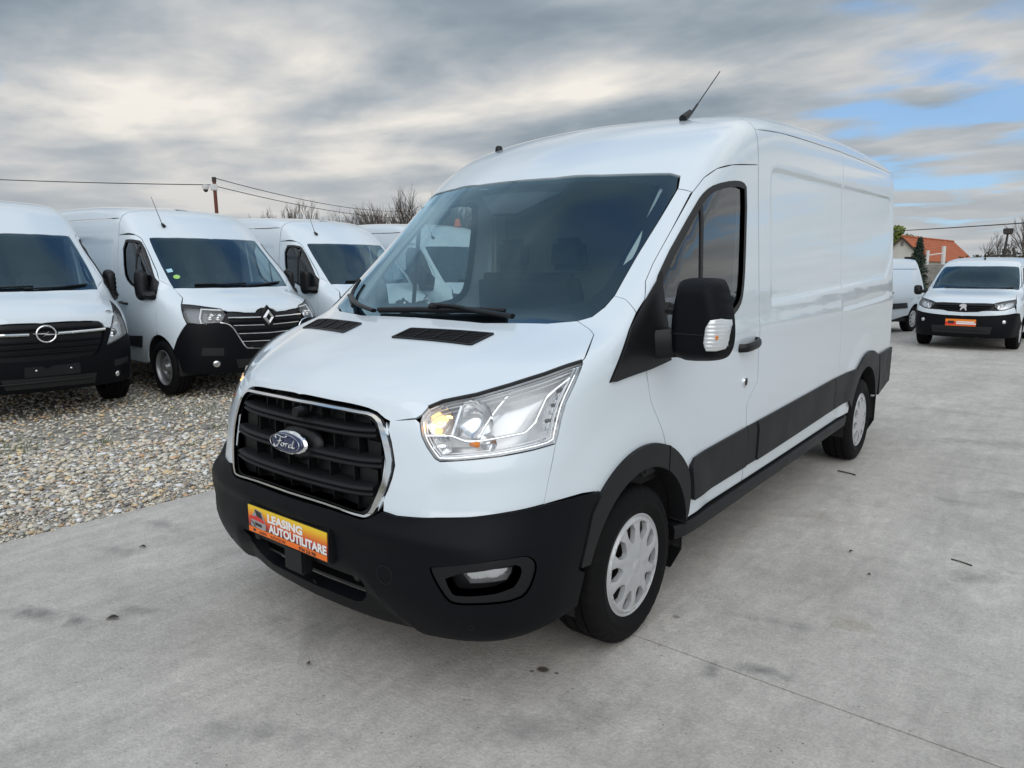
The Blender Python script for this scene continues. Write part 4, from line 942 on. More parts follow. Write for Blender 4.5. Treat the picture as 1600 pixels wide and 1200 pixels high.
    # bonnet vents
    for key in('ventR','ventL'):
        v=C3[key];vc=v.mean(0)
        if key=='ventL': v=v[[1,0,3,2]]
        ring=smoothc(resample(v,.035,True),1,True);inn=vc+(ring-vc)*np.array([.93,.84,.84])
        vp=panel('bonnet_vent',B,[ring,inn],(0,-.45,.9),GREYP,HV,res=.014,off=.005,thick=.012,gap=0)
        panel('vent_recess',B,[inn],(0,-.45,.9),DARK,vp,res=.03,off=.0015,thick=.002,gap=0)
        a,b=(v[0]+v[3])/2*0+v[0],v[1];c,d=v[3],v[2]
        for k in range(1,8):
            t=k/8;e0=v[0]+(v[1]-v[0])*t;e1=v[3]+(v[2]-v[3])*t;P=np.array([e0+(e1-e0)*u for u in np.linspace(.05,.95,12)]);P=on(P,(0,0,1));P[:,2]+=.004;m=MB();m.sweep(P,[(-.002,-.003),(.002,-.003),(.002,.001),(-.002,.001)]);m.build('vent_louvre',BLACKS,vp,smooth=False)
        for u in(.26,.5,.74):
            e0=v[0]+(v[3]-v[0])*u;e1=v[1]+(v[2]-v[1])*u;P=on([e0+(e1-e0)*q for q in np.linspace(.1,.9,6)],(0,0,1));P[:,2]+=.005;m=MB();m.sweep(P,[(-.003,-.004),(.003,-.004),(.003,.002),(-.003,.002)]);m.build('vent_louvre',GREYP,vp,smooth=False)
    # wipers
    def strip(P,off,r,name,mt,par,sq=(1,1.0)):
        P=smoothc(resample(np.array(P),.08),1);P=on(P,(0,-.6,.75));P=P+B.grad(P)*off;m=MB();m.tube(P,r,8,sq=sq);return m.build(name,mt,par)
    w=strip([(-.287,.737,1.366),(.08,.745,1.378),(.443,.79,1.392)],.016,.011,'wiper',BLACKS,HV)
    strip([(-.287,.737,1.366),(.08,.745,1.378),(.443,.79,1.392)],.004,.006,'wiper_rubber',SEAL,w)
    P=on([(.082,.755,1.389),(.20,.76,1.389),(.32,.75,1.372),(.511,.765,1.358)],(0,-.6,.75));P+=B.grad(P)*np.array([.034,.034,.03,.022])[:,None]
    m=MB();m.tube(smoothc(P,2),[.012]*6+[.016]*(len(smoothc(P,2))-6),8,sq=(1.2,.7));m.build('wiper_arm',BLACKS,w)
    m=MB();c=on([(.082,.755,1.389)],(0,-.6,.75))[0];m.box(tuple(c+np.array([0,-.018,.018])),(.06,.03,.03),rot=Matrix.Rotation(-.8,3,'X'));m.build('wiper_joint',BLACKS,w,bevel=.004)
    w=strip([(-.56,.80,1.375),(-.68,.885,1.405),(-.76,.975,1.45),(-.80,1.05,1.50)],.014,.010,'wiper',BLACKS,HV)
    P=on([(-.30,.72,1.356),(-.42,.75,1.366),(-.55,.81,1.385),(-.69,.90,1.415)],(0,-.6,.75));P+=B.grad(P)*np.array([.02,.03,.03,.026])[:,None]
    m=MB();m.tube(smoothc(P,2),.014,8,sq=(1.2,.7));m.build('wiper_arm',BLACKS,w)
    P=[(-.55,.80,1.375),(-.72,.93,1.43),(-.835,1.09,1.515)]
    # aerial and roof button
    b=on([(.553,2.205,2.36)],(.3,-.3,1))[0]
    m=MB();m.tube([b+np.array([0,-.05,-.004]),b+np.array([0,.0,.022]),b+np.array([0,.035,.05])],[.022,.020,.010],10);ae=m.build('aerial_base',BLACKS,HV)
    d=np.array([.0,math.cos(R(39)),math.sin(R(39))]);m=MB();m.tube([b+d*.03,b+d*.16,b+d*.17,b+d*.52],[.007,.006,.0032,.0026],8);m.build('aerial_mast',BLACKS,ae)
    q=np.array([-.62,2.02,2.33]);q=on([q],(0,-.2,1))[0];m=MB();m.lathe([(-.01,.024),(.016,.022),(.026,.014),(.028,.0006)],16,'z');mk('roof_button',np.array(m.V)+q,m.F,BLACKS,HV,auto=40)
    # far corner: dark sail is mirrored above. roof side lines
hero_trim()
def mirror_unit(par,s,fold=0.0):
    """door mirror; s=+1 near side"""
    lp=np.array([(1.022,1.391),(1.036,1.470),(1.046,1.520),(1.062,1.538),(1.199,1.537),(1.224,1.528),(1.246,1.474),(1.264,1.396),(1.272,1.33),(1.270,1.279),(1.262,1.250),(1.243,1.220),(1.185,1.203),(1.081,1.197),(1.040,1.216),(1.026,1.25),(1.020,1.333)])
    lp=smoothc(lp,2,True);h=np.array([.985,1.20,1.3])
    def T(V):
        V=np.array(V,float)
        if fold:
            c,sn=math.cos(fold),math.sin(fold);q=V-h;V=np.stack([q[:,0]*c-q[:,1]*sn,q[:,0]*sn+q[:,1]*c,q[:,2]],1)+h
        V[:,0]*=s;return V
    fl=lambda F:[tuple(f) if s>0 else tuple(f)[::-1] for f in F]
    V,F=inflate(lp,.06,.125,.012);P=np.stack([V[:,0],1.215-V[:,2],V[:,1]],1)
    mo=mk('door_mirror',T(P),fl(F),BLACKP,par,auto=60)
    bm=bmesh.new();bm.from_mesh(mo.data);bmesh.ops.recalc_face_normals(bm,faces=bm.faces);bm.to_mesh(mo.data);bm.free()
    bd=[];
    for z in (1.318,1.321): bd+= [(x,z) for x in (np.linspace(1.028,1.262,16) if z<1.32 else np.linspace(1.262,1.028,16))]
    Lb=resample(lp,.02,True);P2=np.array(bd);t_=np.clip(dpoly(P2,Lb)/.06,0,1);hg=.012+.125*np.sqrt(np.clip(1-(1-t_)**2,0,1))+.0015
    Vb=[(x,1.215-hq,z) for (x,z),hq in zip(bd,hg)];mk('mirror_seam',T(Vb),fl([(i,i+1,30-i,31-i) for i in range(15)]),DARK,mo,smooth=False)
    # mirror glass on the rear face
    g=np.array([(x,z) for x,z in lp]);c=g.mean(0);g=c+(g-c)*.86;mk('mirror_glass',T([(x,1.219,z) for x,z in g]),fl([tuple(range(len(g)))[::-1]]),CHROME,mo,smooth=False)
    # seam band and arm
    m=MB();P=np.array([(.955,1.13,1.262),(1.0,1.150,1.268),(1.04,1.17,1.272),(1.075,1.185,1.272)]);m.sweep(P,[(-.05,.062),(.045,.062),(.055,.04),(.055,-.035),(.04,-.055),(-.05,-.055)]);a=mk('mirror_arm',T(m.V),fl(m.F),BLACKS,mo,auto=50)
    bm=bmesh.new();bm.from_mesh(a.data);bmesh.ops.recalc_face_normals(bm,faces=bm.faces);bm.to_mesh(a.data);bm.free()
    m=MB();m.box((1.035,1.150,1.402),(.06,.04,.016));mk('mirror_hinge',T(m.V),fl(m.F),BLACKS,mo,smooth=False)
    # indicator in the outer corner
    il=smoothc(np.array([(1.207,1.374),(1.2645,1.386),(1.2695,1.350),(1.2675,1.285),(1.258,1.258),(1.196,1.258)]),1,True)
    def wrap(loop,lift,res,wob=0):
        Lp=resample(loop,res,True);V2,F,ids=tri2d([Lp],res);d=dpoly(V2,resample(lp,.01,True));t=np.clip(d/.06,0,1);hgt=.012+.125*np.sqrt(np.clip(1-(1-t)**2,0,1))
        e=np.clip(dpoly(V2,Lp)/.008,0,1);hgt=hgt+lift*np.sqrt(np.clip(1-(1-e)**2,0,1))+wob*np.sin(V2[:,1]*420)
        V=np.stack([V2[:,0]+lift*sstep(1.25,1.268,V2[:,0])*e,1.215-hgt,V2[:,1]],1);return V,[tuple(f) for f in F]
    V,F=wrap(il,.009,.006);q=mk('mirror_indicator',T(V),fl(F),LENS,mo,auto=60)
    V,F=wrap(il,.0035,.004,.0012);mk('indicator_reflector',T(V),fl(F),LGREY,q,auto=60)
    for k in range(6):
        V,F=wrap(np.array([(1.236,1.272+k*.018),(1.266,1.274+k*.018),(1.266,1.279+k*.018),(1.236,1.277+k*.018)]),.006,.006);mk('indicator_rib',T(V),fl(F),LDARK,q,auto=60)
    V,F=wrap(np.array([(1.240,1.300),(1.251,1.300),(1.251,1.322),(1.240,1.322)]),.008,.004);mk('indicator_bulb',T(V),fl(F),AMBER,q)
mirror_unit(HV,1);mirror_unit(HV,-1,fold=1.25)
# ---------------------------------------------------------------- wheels
def tyre_mesh(r=.338,w=.235,rim=.205,seg=144):
    k=w/.235
    prof=[(-.085,rim-.003),(-.100,rim+.006),(-.114,rim+.032),(-.118,rim+.050),(-.1195,rim+.053),(-.1195,rim+.060),(-.118,rim+.063),(-.1165,rim+.078),(-.118,rim+.080),(-.1175,rim+.084),(-.113,rim+.096),(-.106,r-.020),(-.094,r-.006),(-.080,r-.001),(-.060,r),(-.058,r-.009),(-.048,r-.009),(-.046,r),(-.006,r+.001),(-.004,r-.009)]
    prof=prof+[(-a,b) for a,b in prof[::-1]]
    V=[];n=seg
    for a,b in prof:
        for j in range(n):
            th=2*math.pi*j/n;rr=b
            if abs(a)>.075 and b>r-.03 and j%4==0: rr=b-.006
            elif abs(a)<.075 and b>r-.004 and (j%6==0): rr=b-.004
            V.append((a*k,rr*math.cos(th),rr*math.sin(th)))
    m=len(prof);F=[(i*n+j,i*n+(j+1)%n,(i+1)*n+(j+1)%n,(i+1)*n+j) for i in range(m-1) for j in range(n)]
    return V,F
def cover_mesh():
    """wheel trim with ten windows, seen from +x"""
    t=np.linspace(0,2*np.pi,72,endpoint=False);out=np.stack([.212*np.cos(t),.212*np.sin(t)],1);loops=[out]
    for k in range(10):
        a=2*math.pi*(k+.5)/10;w_=1.0 if k%2 else .82;pl=[(.108,-.06*w_),(.124,-.17*w_),(.158,-.235*w_),(.186,-.17*w_),(.190,0.),(.186,.17*w_),(.158,.235*w_),(.124,.17*w_),(.108,.06*w_)]
        loops.append(np.array([(r*math.cos(a+d),r*math.sin(a+d)) for r,d in pl])[::-1])
    V2,F,ids=tri2d(loops,.011)
    def h(x,y):
        r=np.hypot(x,y);th=np.arctan2(y,x);s=.030-.30*np.clip(r-.06,0,1)**1.6*1.0
        s=s+.006*np.cos(10*th)*sstep(.10,.15,r)*sstep(.20,.17,r)+.004*sstep(.030,.022,r)-.003*sstep(.036,.030,r)*sstep(.022,.028,r)
        s=s+.0035*np.abs(np.cos(2.5*th+.4))**14*sstep(.03,.05,r)*sstep(.17,.09,r)
        return s-.012*sstep(.198,.212,r)+.006*sstep(.185,.196,r)
    hh=h(V2[:,0],V2[:,1]);V=[(a,x,y) for (x,y),a in zip(V2,hh)];Fs=[tuple(f) for f in F]
    for lp in ids:
        o=len(V);k=len(lp);c=V2[lp].mean(0)
        V+=[(hh[i],V2[i][0],V2[i][1]) for i in lp]
        ins=1.0 if lp is ids[0] else .95
        for i in lp: q=c+(V2[i]-c)*ins;V.append((hh[i]-.022,q[0],q[1]))
        Fs+=[(o+i,o+k+i,o+k+(i+1)%k,o+(i+1)%k) for i in range(k)]
    return V,Fs
_ty=tyre_mesh();_cv=cover_mesh()
def fix(o,ang=38):
    bm=bmesh.new();bm.from_mesh(o.data);bmesh.ops.recalc_face_normals(bm,faces=bm.faces);bm.to_mesh(o.data);bm.free()
    o.data.polygons.foreach_set('use_smooth',[True]*len(o.data.polygons));o.data.set_sharp_from_angle(angle=R(ang));return o
tmesh=fix(mk('tyre',*_ty,RUBBER),30);cmesh=mk('wheel_cover',*_cv,SILVER,auto=26)
m=MB();m.lathe([(-.10,.20),(-.02,.19),(-.03,.15),(-.02,.09),(-.02,.001)],40,'x');smesh=fix(mk('steel_wheel',m.V,m.F,RUST));
m=MB();m.lathe([(-.09,.203),(-.02,.200),(.0,.207),(.006,.214),(.004,.220),(-.004,.221),(-.012,.214)],64,'x');rmesh=fix(mk('rim_edge',m.V,m.F,SILVER))
PW=[tmesh.data,cmesh.data,smesh.data,rmesh.data]
for o in(tmesh,cmesh,smesh,rmesh): bpy.data.objects.remove(o)
def wheel(par,loc,s,roll,names=('tyre','wheel_cover','steel_wheel','rim_edge'),meshes=None,offs=(0,.088,.05,.100),scale=1):
    e=bpy.data.objects.new('wheel',None);COL.objects.link(e);e.parent=par;e.location=loc;e.rotation_euler=(roll,0,0 if s>0 else math.pi);e.scale=(scale,)*3
    for nm,me,of in zip(names,meshes or PW,offs):
        o=link(nm,me,e);o.location=(of,0,0)
    return e
for y in(CYF,CYR):
    for s in(1,-1): wheel(HV,(s*.853,y,.337),s,.25 if y<2 else .5)
# ---------------------------------------------------------------- cab inside
def hero_cab():
    xs=np.linspace(-.86,.86,33);prof=[(.74,1.275),(.82,1.300),(.98,1.312),(1.10,1.305),(1.20,1.275),(1.24,1.20),(1.20,1.05),(1.12,.85),(1.10,.55)]
    V=[];F=[];n=len(prof)
    for x in xs:
        hump=.045*math.exp(-((x-.42)/.24)**4)
        for i,(y,z) in enumerate(prof): V.append((x,y+(.03*hump/.045 if 3<=i<=6 else 0)+.10*abs(x)**3*(i<2),z+(hump if 2<=i<=5 else 0)))
    F=[(i*n+j,(i+1)*n+j,(i+1)*n+j+1,i*n+j+1) for i in range(len(xs)-1) for j in range(n-1)]
    mk('dashboard',V,F,DASH,HV,auto=50)
    c=np.array([.42,1.40,1.215]);ax=np.array([0,.80,.60]);D,a1,a2=frame(ax);t=np.linspace(0,2*np.pi,41);m=MB();m.tube(np.array([c+a1*.195*math.cos(a)+a2*.195*math.sin(a) for a in t]),.017,8,cap=False)
    for a in(0.1,math.pi-.1,-math.pi/2): m.tube([c-ax*.02,c+a1*.19*math.cos(a)+a2*.19*math.sin(a)],[.03,.014],8)
    m.lathe([(-.03,.001),(-.03,.07),(.02,.06)],16,'z',(0,0,0)) if 0 else None
    m.build('steering_wheel',DASH,HV)
    def seat(x,w):
        e=bpy.data.objects.new('seat',None);COL.objects.link(e);e.parent=HV
        m=MB();m.box((x,1.74,.86),(w,.52,.20));m.build('seat_cushion',SEATM,e,bevel=.05)
        m=MB();m.box((0,0,0),(w-.03,.15,.66),taper=.86);rot=Matrix.Rotation(.16,3,'X');V=np.array(m.V)@np.array(rot).T*1;m.V=[tuple(v) for v in V+np.array([x,2.08,1.22])];m.build('seat_back',SEATM,e,bevel=.045)
        return e
    d=seat(.44,.52);q=seat(-.40,.92)
    for x,e in((.44,d),(-.18,q),(-.62,q)):
        m=MB();m.box((x,2.17,1.66),(.27,.10,.20),taper=.85);m.build('headrest',SEATM,e,bevel=.035)
    m=MB();m.box((0,2.40,1.45),(1.76,.02,1.75));m.build('bulkhead',BULK,HV,smooth=False)
    m=MB();m.box((0,1.55,.66),(1.76,1.7,.06));m.build('cab_floor',DARK,HV,smooth=False)
    V=[];xs=np.linspace(-.84,.84,15);ys=np.linspace(1.44,2.40,10)
    for y in ys:
        for x in xs: V.append((x*.94,y+.22*x*x+.05,2.0+.14*sstep(1.4,2.2,y)-.12*x**4))
    mk('roof_lining',V,[(j*15+i,j*15+i+1,(j+1)*15+i+1,(j+1)*15+i) for j in range(9) for i in range(14)],LINER,HV)
    for s in(1,-1):
        m=MB();m.box((s*.90,1.72,.98),(.03,1.1,.62));m.build('door_lining',DASH,HV,bevel=.02)
        m=MB();m.box((s*.86,2.30,1.4),(.05,.14,1.4));m.build('pillar_trim',LINER,HV,bevel=.02)
        P=[(s*.79,1.02,1.40),(s*.785,1.22,1.60),(s*.78,1.42,1.78),(s*.76,1.60,1.95)];m=MB();m.tube(P,.03,8);m.build('pillar_trim',LINER,HV)
    # cowl under the bonnet, so nothing shows through the shut lines
    m=MB();m.box((0,.62,.85),(1.0,.4,.4));m.build('engine',DARK,HV,smooth=False)
hero_cab()
# ---------------------------------------------------------------- the other vans
PANEL=panel
def van2(name,label,cat,cfg,group=None):
    panel=lambda *a,**k: PANEL(*a,**{**{'gap':.0045},**k})
    Bd=cfg['B'];E=empty(name,(0,0,0),0,label=label,category=cat)
    if group: E['group']=group
    cy,cr=cfg['wy'];wz=cfg['wr'];AFr,ARr=cfg['ar'];xs=cfg['xs'];hh=cfg.get('res',.07)
    def ona(P,D,far=1.2):
        D=np.array(D,float);D/=np.linalg.norm(D);P=np.atleast_2d(np.array(P,float));Q,ok=Bd.cast(P+D*far,-D,tmax=far+5);Q[~ok]=P[~ok];return Q
    A=lambda P:np.array(P,float)
    def ar(yc,r,a0,a1,n=20):
        t=np.radians(np.linspace(a0,a1,n));return np.stack([np.full(n,xs),yc+r*np.cos(t),wz+r*np.sin(t)],1)
    lamp=A(cfg['lamp']);bf=A(cfg['bf']);bs=A(cfg['bs']);brr=A(cfg['br']);wt=A(cfg['wt']);wb=A(cfg['wb']);wsd=A(cfg['wside']);dt=A(cfg['dtop']);df=A(cfg['dfront']);win=smoothc(A(cfg['win']),1,True)
    be=A(cfg['bedge']);gl=A(cfg['grille']);yb=cfg['yb'];zs=cfg['zs'];ye=cfg['ye']
    zb=cfg['zb']
    # bonnet
    cen=ona([(0,y,1.6) for y in np.linspace(bf[0][1]+.02,brr[-1][1]-.01,14)],(0,0,1))
    panel('bonnet',Bd,[L3(bf,lamp[cfg['lt']],bs,brr,cen[::-1])],(.3,-.5,.81),WHITE,E,res=hh,weld=True,gap=.005)
    # bumper
    bt=ona([(x,0,zb+.02*x*x+.015) for x in np.linspace(0,.78*xs,8)],(0,-1,0));cn=ona([(0,0,z) for z in np.linspace(gl[-1][2],zb+.02,6)],(0,-1,0))
    bl=A(cfg['btop'])
    ba=ar(cy,AFr,cfg['ba'],180,6)
    panel('front_bumper',Bd,[L3(bl,be,ba,[(xs*.97,cy-AFr-.03,zb+.05)],bt[::-1],cn[::-1][1:-1])],(.66,-.74,-.1),BLACKP,E,res=hh*.8,off=.010,thick=.05,weld=True,gap=.001)
    if 'nose' in cfg: panel('nose_panel',Bd,[A(cfg['nose'])],(.35,-.93,0),WHITE,E,res=hh*.7,weld=True)
    # wing
    wa=ar(cy,AFr,cfg.get('da',20),cfg['ba'],20)
    panel('wing',Bd,[L3(lamp[cfg['lo']],bs[1:],wsd[:1],df,wa[1:],be[::-1])],(.88,-.3,.34),WHITE,E,res=hh,mirror='copy')
    # windscreen pillar and cab roof in one pressing
    sb=ona([(xs*k,yb,2.2 if cfg['H']>2 else 1.6) for k in (.85,.75,.6,.4,.2,0)],(.3,0,1));sb[:,1]=yb
    cen=ona([(0,y,2.2 if cfg['H']>2 else 1.6) for y in np.linspace(wt[0][1]+.03,yb-.03,10)],(0,0,1))
    panel('cab_roof',Bd,[L3(wt,wsd[::-1],df[:1],dt[::-1],sb,cen[::-1])],(.5,-.42,.76),WHITE,E,res=hh,weld=True)
    # cargo roof
    zt=cfg['zg'];cen=ona([(0,y,2.0) for y in np.linspace(yb+.006,ye-.06,12)],(0,0,1));g0=ona([(1,y,zt(y)) for y in np.linspace(yb+.006,ye-.06,9)],(1,0,.1));sm=ona([(xs*k,yb+.006,2.0) for k in(0,.25,.5,.7,.8)],(.3,0,1));sm[:,1]=yb+.006
    re=ona([(xs*k,ye-.06,2.0) for k in(.8,.6,.3,0)],(.3,.2,1));re[:,1]=ye-.06
    panel('cargo_roof',Bd,[L3(sm,g0,re,cen[::-1][1:-1])],(.55,0,.83),WHITE,E,res=hh*1.6,weld=True,gap=.004)
    # sides
    rA=ar(cr,ARr,17,163,22)
    panel('side_panel',Bd,[L3([(.9,yb+.006,zt(yb)-.006)],g0[1:]-np.array([0,0,.006]),[(xs,ye-.06,1.2),(xs,ye-.06,zs+.05)],rA,[(xs,yb+.006,zs)])],(1,0,.12),WHITE,E,res=hh,mirror='copy',gap=.003)
    zr=cfg['H']-.16
    panel('rear_door',Bd,[A([(.003,ye,zr),(xs*.70,ye,zr-.02),(xs*.78,ye,zr-.25),(xs*.84,ye,1.0),(xs*.84,ye,zs+.1),(.003,ye,zs+.1)])],(0,1,0),WHITE,E,res=.12,mirror='copy')
    panel('rear_frame',Bd,[L3(re[::-1]+np.array([0,.004,0]),[(xs*.86,ye-.056,zt(ye)-.1),(xs*.97,ye-.056,1.2),(xs,ye-.056,zs+.1)],[(xs*.85,ye,zs+.09),(xs*.85,ye,1.0),(xs*.79,ye,zr-.25),(xs*.71,ye,zr-.01),(0,ye,zr+.01)])],(.5,.82,.25),WHITE,E,res=.1,weld=True)
    m=MB();m.box((0,ye-.0,zs+.12),(xs*1.75,.08,.22));m.build('rear_bumper',GREYP,E,bevel=.02)
    # doors
    da=ar(cy,AFr,cfg.get('da',20),5,8)
    door=L3(df,da,[(xs,cy+AFr+.05,zs),(xs,yb-.006,zs)],[(xs,yb-.006,1.2)],dt)
    for sgn,d in zip((1,-1),panel('front_door',Bd,[door,win],(1,0,.15),WHITE,E,res=hh,mirror='copy')):
        mm=None if sgn>0 else 'only'
        q=win[:,1:];c=q.mean(0);inn=win.copy();inn[:,1:]=c+(q-c)*np.array([.93,.92])
        panel('window_seal',Bd,[win,inn],(1,0,.15),SEAL,d,res=hh*.7,off=.003,thick=.02,gap=0,mirror=mm)
        panel('door_glass',Bd,[inn],(1,0,.15),SIDEG,d,res=.15,off=-.010,thick=.002,gap=-.006,mirror=mm)
        if 'div' in cfg: panel('window_divider',Bd,[A(cfg['div'])],(1,0,.15),SEAL,d,res=.08,off=-.003,thick=.012,gap=0,mirror=mm)
        hy,hz=cfg['handle'];h=ona([(1,hy,hz)],(1,0,0))[0];m=MB();m.tube([(sgn*(h[0]-.01),hy-.10,hz-.01),(sgn*(h[0]+.03),hy-.07,hz-.008),(sgn*(h[0]+.032),hy+.07,hz+.006),(sgn*(h[0]-.01),hy+.10,hz+.008)],.016,8);m.build('door_handle',BLACKS,d)
        if 'handle2' in cfg:
            hy,hz=cfg['handle2'];h=ona([(1,hy,hz)],(1,0,0))[0];m=MB();m.tube([(sgn*(h[0]-.01),hy-.10,hz-.006),(sgn*(h[0]+.03),hy-.07,hz-.004),(sgn*(h[0]+.032),hy+.07,hz+.004),(sgn*(h[0]-.01),hy+.10,hz+.006)],.016,8);m.build('side_door_handle',BLACKS,E)
    # windscreen
    wl=L3(wt,wsd[::-1],wb);c0=ona([(0,wb[-1][1],z) for z in np.linspace(wb[-1][2]+.01,wt[0][2]-.01,12)],(0,-1,0))
    wc=np.array([0,wl[:,1].mean(),wl[:,2].mean()]);
    panel('windscreen',Bd,[L3(wl,c0[1:-1])],(.35,-.66,.67),WSG,E,res=.12,off=-.004,thick=.002,weld=True,gap=0)
    inn=wl.copy();inn[:,0]*=.945;inn[:,1:]=wc[1:]+(wl[:,1:]-wc[1:])*np.array([.92,.91]);inn[:,1]+=.0
    up=inn[:,2]<wc[2];inn[up,2]+=.03;inn[up,1]+=.03
    inn=ona(inn,(0,-1,0))
    ca=ona([(0,wt[0][1],z) for z in np.linspace(wl[0][2],inn[0][2],3)],(0,-1,0));cb=ona([(0,wb[-1][1],z) for z in np.linspace(wl[-1][2],inn[-1][2],3)],(0,-1,0))
    panel('black_border',Bd,[L3(wl,[cb[1]],inn[::-1],[ca[1]])],(.35,-.66,.67),FRIT,E,res=.05,off=-.0065,thick=.001,weld=True,gap=0)
    # headlamps
    lk=dict(zip(('x','r'),((.55,-.82,.1),.05)))
    for mm in(None,'only'):
        sg=1 if mm is None else -1
        le=panel('headlamp',Bd,[lamp],(.62,-.77,.1),LENS,E,res=.05,off=.002,thick=.07,mirror=mm,gap=.002,rimmat=LDARK)
        panel('lamp_housing',Bd,[lamp],(.62,-.77,.1),cfg.get('hmat',LDARK),le,res=.02,off=-.05,thick=.002,mirror=mm,gap=0,shape=lambda Q,N:Q+N*.008*np.sin(Q[:,:1]*130)*np.cos(Q[:,2:]*110))
        c=lamp.mean(0)
        for k,(px,pz) in enumerate(cfg['bowls']):
            b=ona([(px,0,pz)],(.5,-1,0))[0];nn=Bd.grad(b[None])[0];m=MB();r=cfg['br_']
            m.lathe([(.0,r),(.01,r*.98),(-.012,r*.8),(-.03,r*.45),(-.034,.001)],20,'y');V=np.array(m.V);V[:,1]*=-1;V=V+b-nn*.012;V[:,0]*=sg;mk('lamp_reflector',V,m.F,REFL,le,auto=60)
        st=A(cfg['drl']);st=ona(st,(.5,-1,.1));st=st-Bd.grad(st)*.008;st[:,0]*=sg;m=MB();m.tube(st,.011,8);m.build('lamp_guide',mat('lamp_guide_white',(.78,.79,.80),.3),le)
        lp=np.vstack([lamp,lamp[:1]]);P=ona(resample(lp,.06),(.62,-.77,.1));P=P-Bd.grad(P)*.001;P[:,0]*=sg;m=MB();m.tube(P,.007,6,cap=False);m.build('lamp_seal',SEAL,le)
    # grille
    gr=panel('grille',Bd,[gl if 'gclose' in cfg else L3(gl,ona([(0,0,z) for z in np.linspace(gl[-1][2],gl[0][2],6)],(0,-1,0))[1:-1])],(.3,-.95,0),BLACKS,E,res=hh,off=-.014,thick=.002,weld=True,gap=-.004)
    for z,x0,x1,mt,r in cfg['bars']:
        for sg in(1,-1):
            P=ona([(x,0,z+(0.012*((x-x0)/(x1-x0)) if mt is CHROME else 0)) for x in np.linspace(x0,x1,12)],(0,-1,0));P[:,1]-=.004;P[:,0]*=sg;m=MB();m.tube(P,r,8,sq=(1.6,1) if r>.008 else (1,1));m.build('grille_bar',mt,gr)
    if 'arcg' in cfg:
        h=smoothc(A(cfg['arcg']),1);h=ona(h,(0,-1,0));h[:,1]-=.012
        m=MB();P=np.vstack([h*np.array([-1,1,1]),h[::-1][1:]]);m.tube(P,.009,8);m.build('grille_surround',CHROME,gr)
    cfg['emblem'](gr)
    # fog lamps and ducts
    for sg in(1,-1):
        fx,fz=cfg['fog'];b=ona([(fx,0,fz)],(.4,-1,0))[0];nn=Bd.grad(b[None])[0];D,e1,e2=frame(nn)
        V,F=inflate(np.stack([cfg['fr']*np.cos(np.linspace(0,6.283,20,endpoint=False)),cfg['fr']*np.sin(np.linspace(0,6.283,20,endpoint=False))],1),.02,.012,.014);V=place(V,b+nn*.008,e1,e2,D);V[:,0]*=sg;fix(mk('fog_lamp',V,F,REFL,E))
        if 'duct' in cfg:
            dq=A(cfg['duct']);panel('bumper_duct',Bd,[dq],(.5,-.86,0),DARK,E,res=.08,off=.0125,thick=.004,gap=0,mirror=None if sg>0 else 'only')
    if 'low' in cfg: panel('lower_grille',Bd,[A(cfg['low'])],(0,-1,0),DARK,E,res=.08,off=.0125,thick=.004,gap=0)
    for z in cfg.get('lowbars',[]):
        P=ona([(x,0,z) for x in np.linspace(-.42,.42,14)],(0,-1,0));P[:,1]-=.018;m=MB();m.tube(P,.009,6);m.build('lower_bar',GREYP,E)
    # trim along the side
    for sm_ in cfg['mold']:
        panel('side_moulding',Bd,[A(sm_)],(1,0,.1),GREYP,E,res=hh,off=.018,thick=.02,mirror='copy')
    for s in(1,-1):
        for yc,r in((cy,AFr),(cr,ARr)):
            m=MB();V=[];th=np.radians(np.linspace(-10,190,20));n=20
            for x in(xs-.03,xs-.38): V+=[(s*x,yc+(r+.005)*math.cos(a),wz+(r+.005)*math.sin(a)) for a in th]
            m.add(V,[(i,i+1,n+i+1,n+i) for i in range(n-1)]+[tuple(range(n,2*n))]);m.build('wheel_arch_liner',DARK,E)
    m=MB();m.box((0,ye/2,zs+.02),(xs*1.25,ye-.5,.14));m.box((0,(cy+cr)/2,zs+.03),(xs*1.88,cr-cy-AFr-ARr-.06,.08));m.build('underbody',DARK,E,smooth=False)
    # wheels
    for yy in(cy,cr):
        for s in(1,-1):
            wheel(E,(s*(xs-.135),yy,wz),s,.4*yy,cfg['wn'],cfg['wm'],cfg['wo'],wz/.338)
    # mirrors
    mi=cfg['mirror']
    for s in(1,-1):
        lp=smoothc(A(mi['loop']),2,True);V,F=inflate(lp,.07,mi['d'],.03);P=np.stack([s*V[:,0],mi['y']-V[:,2],V[:,1]],1);o=fix(mk('door_mirror',P,F,BLACKS,E),60)
        m=MB();m.tube([(s*p[0],p[1],p[2]) for p in mi['arm']],mi['ar'],8);m.build('mirror_arm',BLACKS,o)
        if 'sail' in mi: panel('mirror_sail',Bd,[A(mi['sail'])],(1,-.2,0),BLACKS,E,res=.07,off=.012,thick=.02,mirror=None if s>0 else 'only')
    # wipers, aerial
    for P in cfg['wipers']:
        P=ona(resample(A(P),.12),(0,-.7,.7));P=P+Bd.grad(P)*.012;m=MB();m.tube(P,.011,6);m.build('wiper',BLACKS,E)
    if cfg.get('aerial'):
        b=ona([cfg['aerial']],(0,-.3,1))[0];m=MB();m.tube([b+np.array([0,-.04,-.004]),b+np.array([0,0,.02]),b+np.array([0,.03,.04])],[.022,.02,.008],8);a=m.build('aerial_base',BLACKS,E)
        m=MB();d=np.array(cfg.get('ad',(0,.75,.66)));m.tube([b+d*.03,b+d*cfg.get('al',.40)],[.005,.003],6);m.build('aerial_mast',BLACKS,a)
    # cab
    c=cfg['cab'];V=[];F=[]
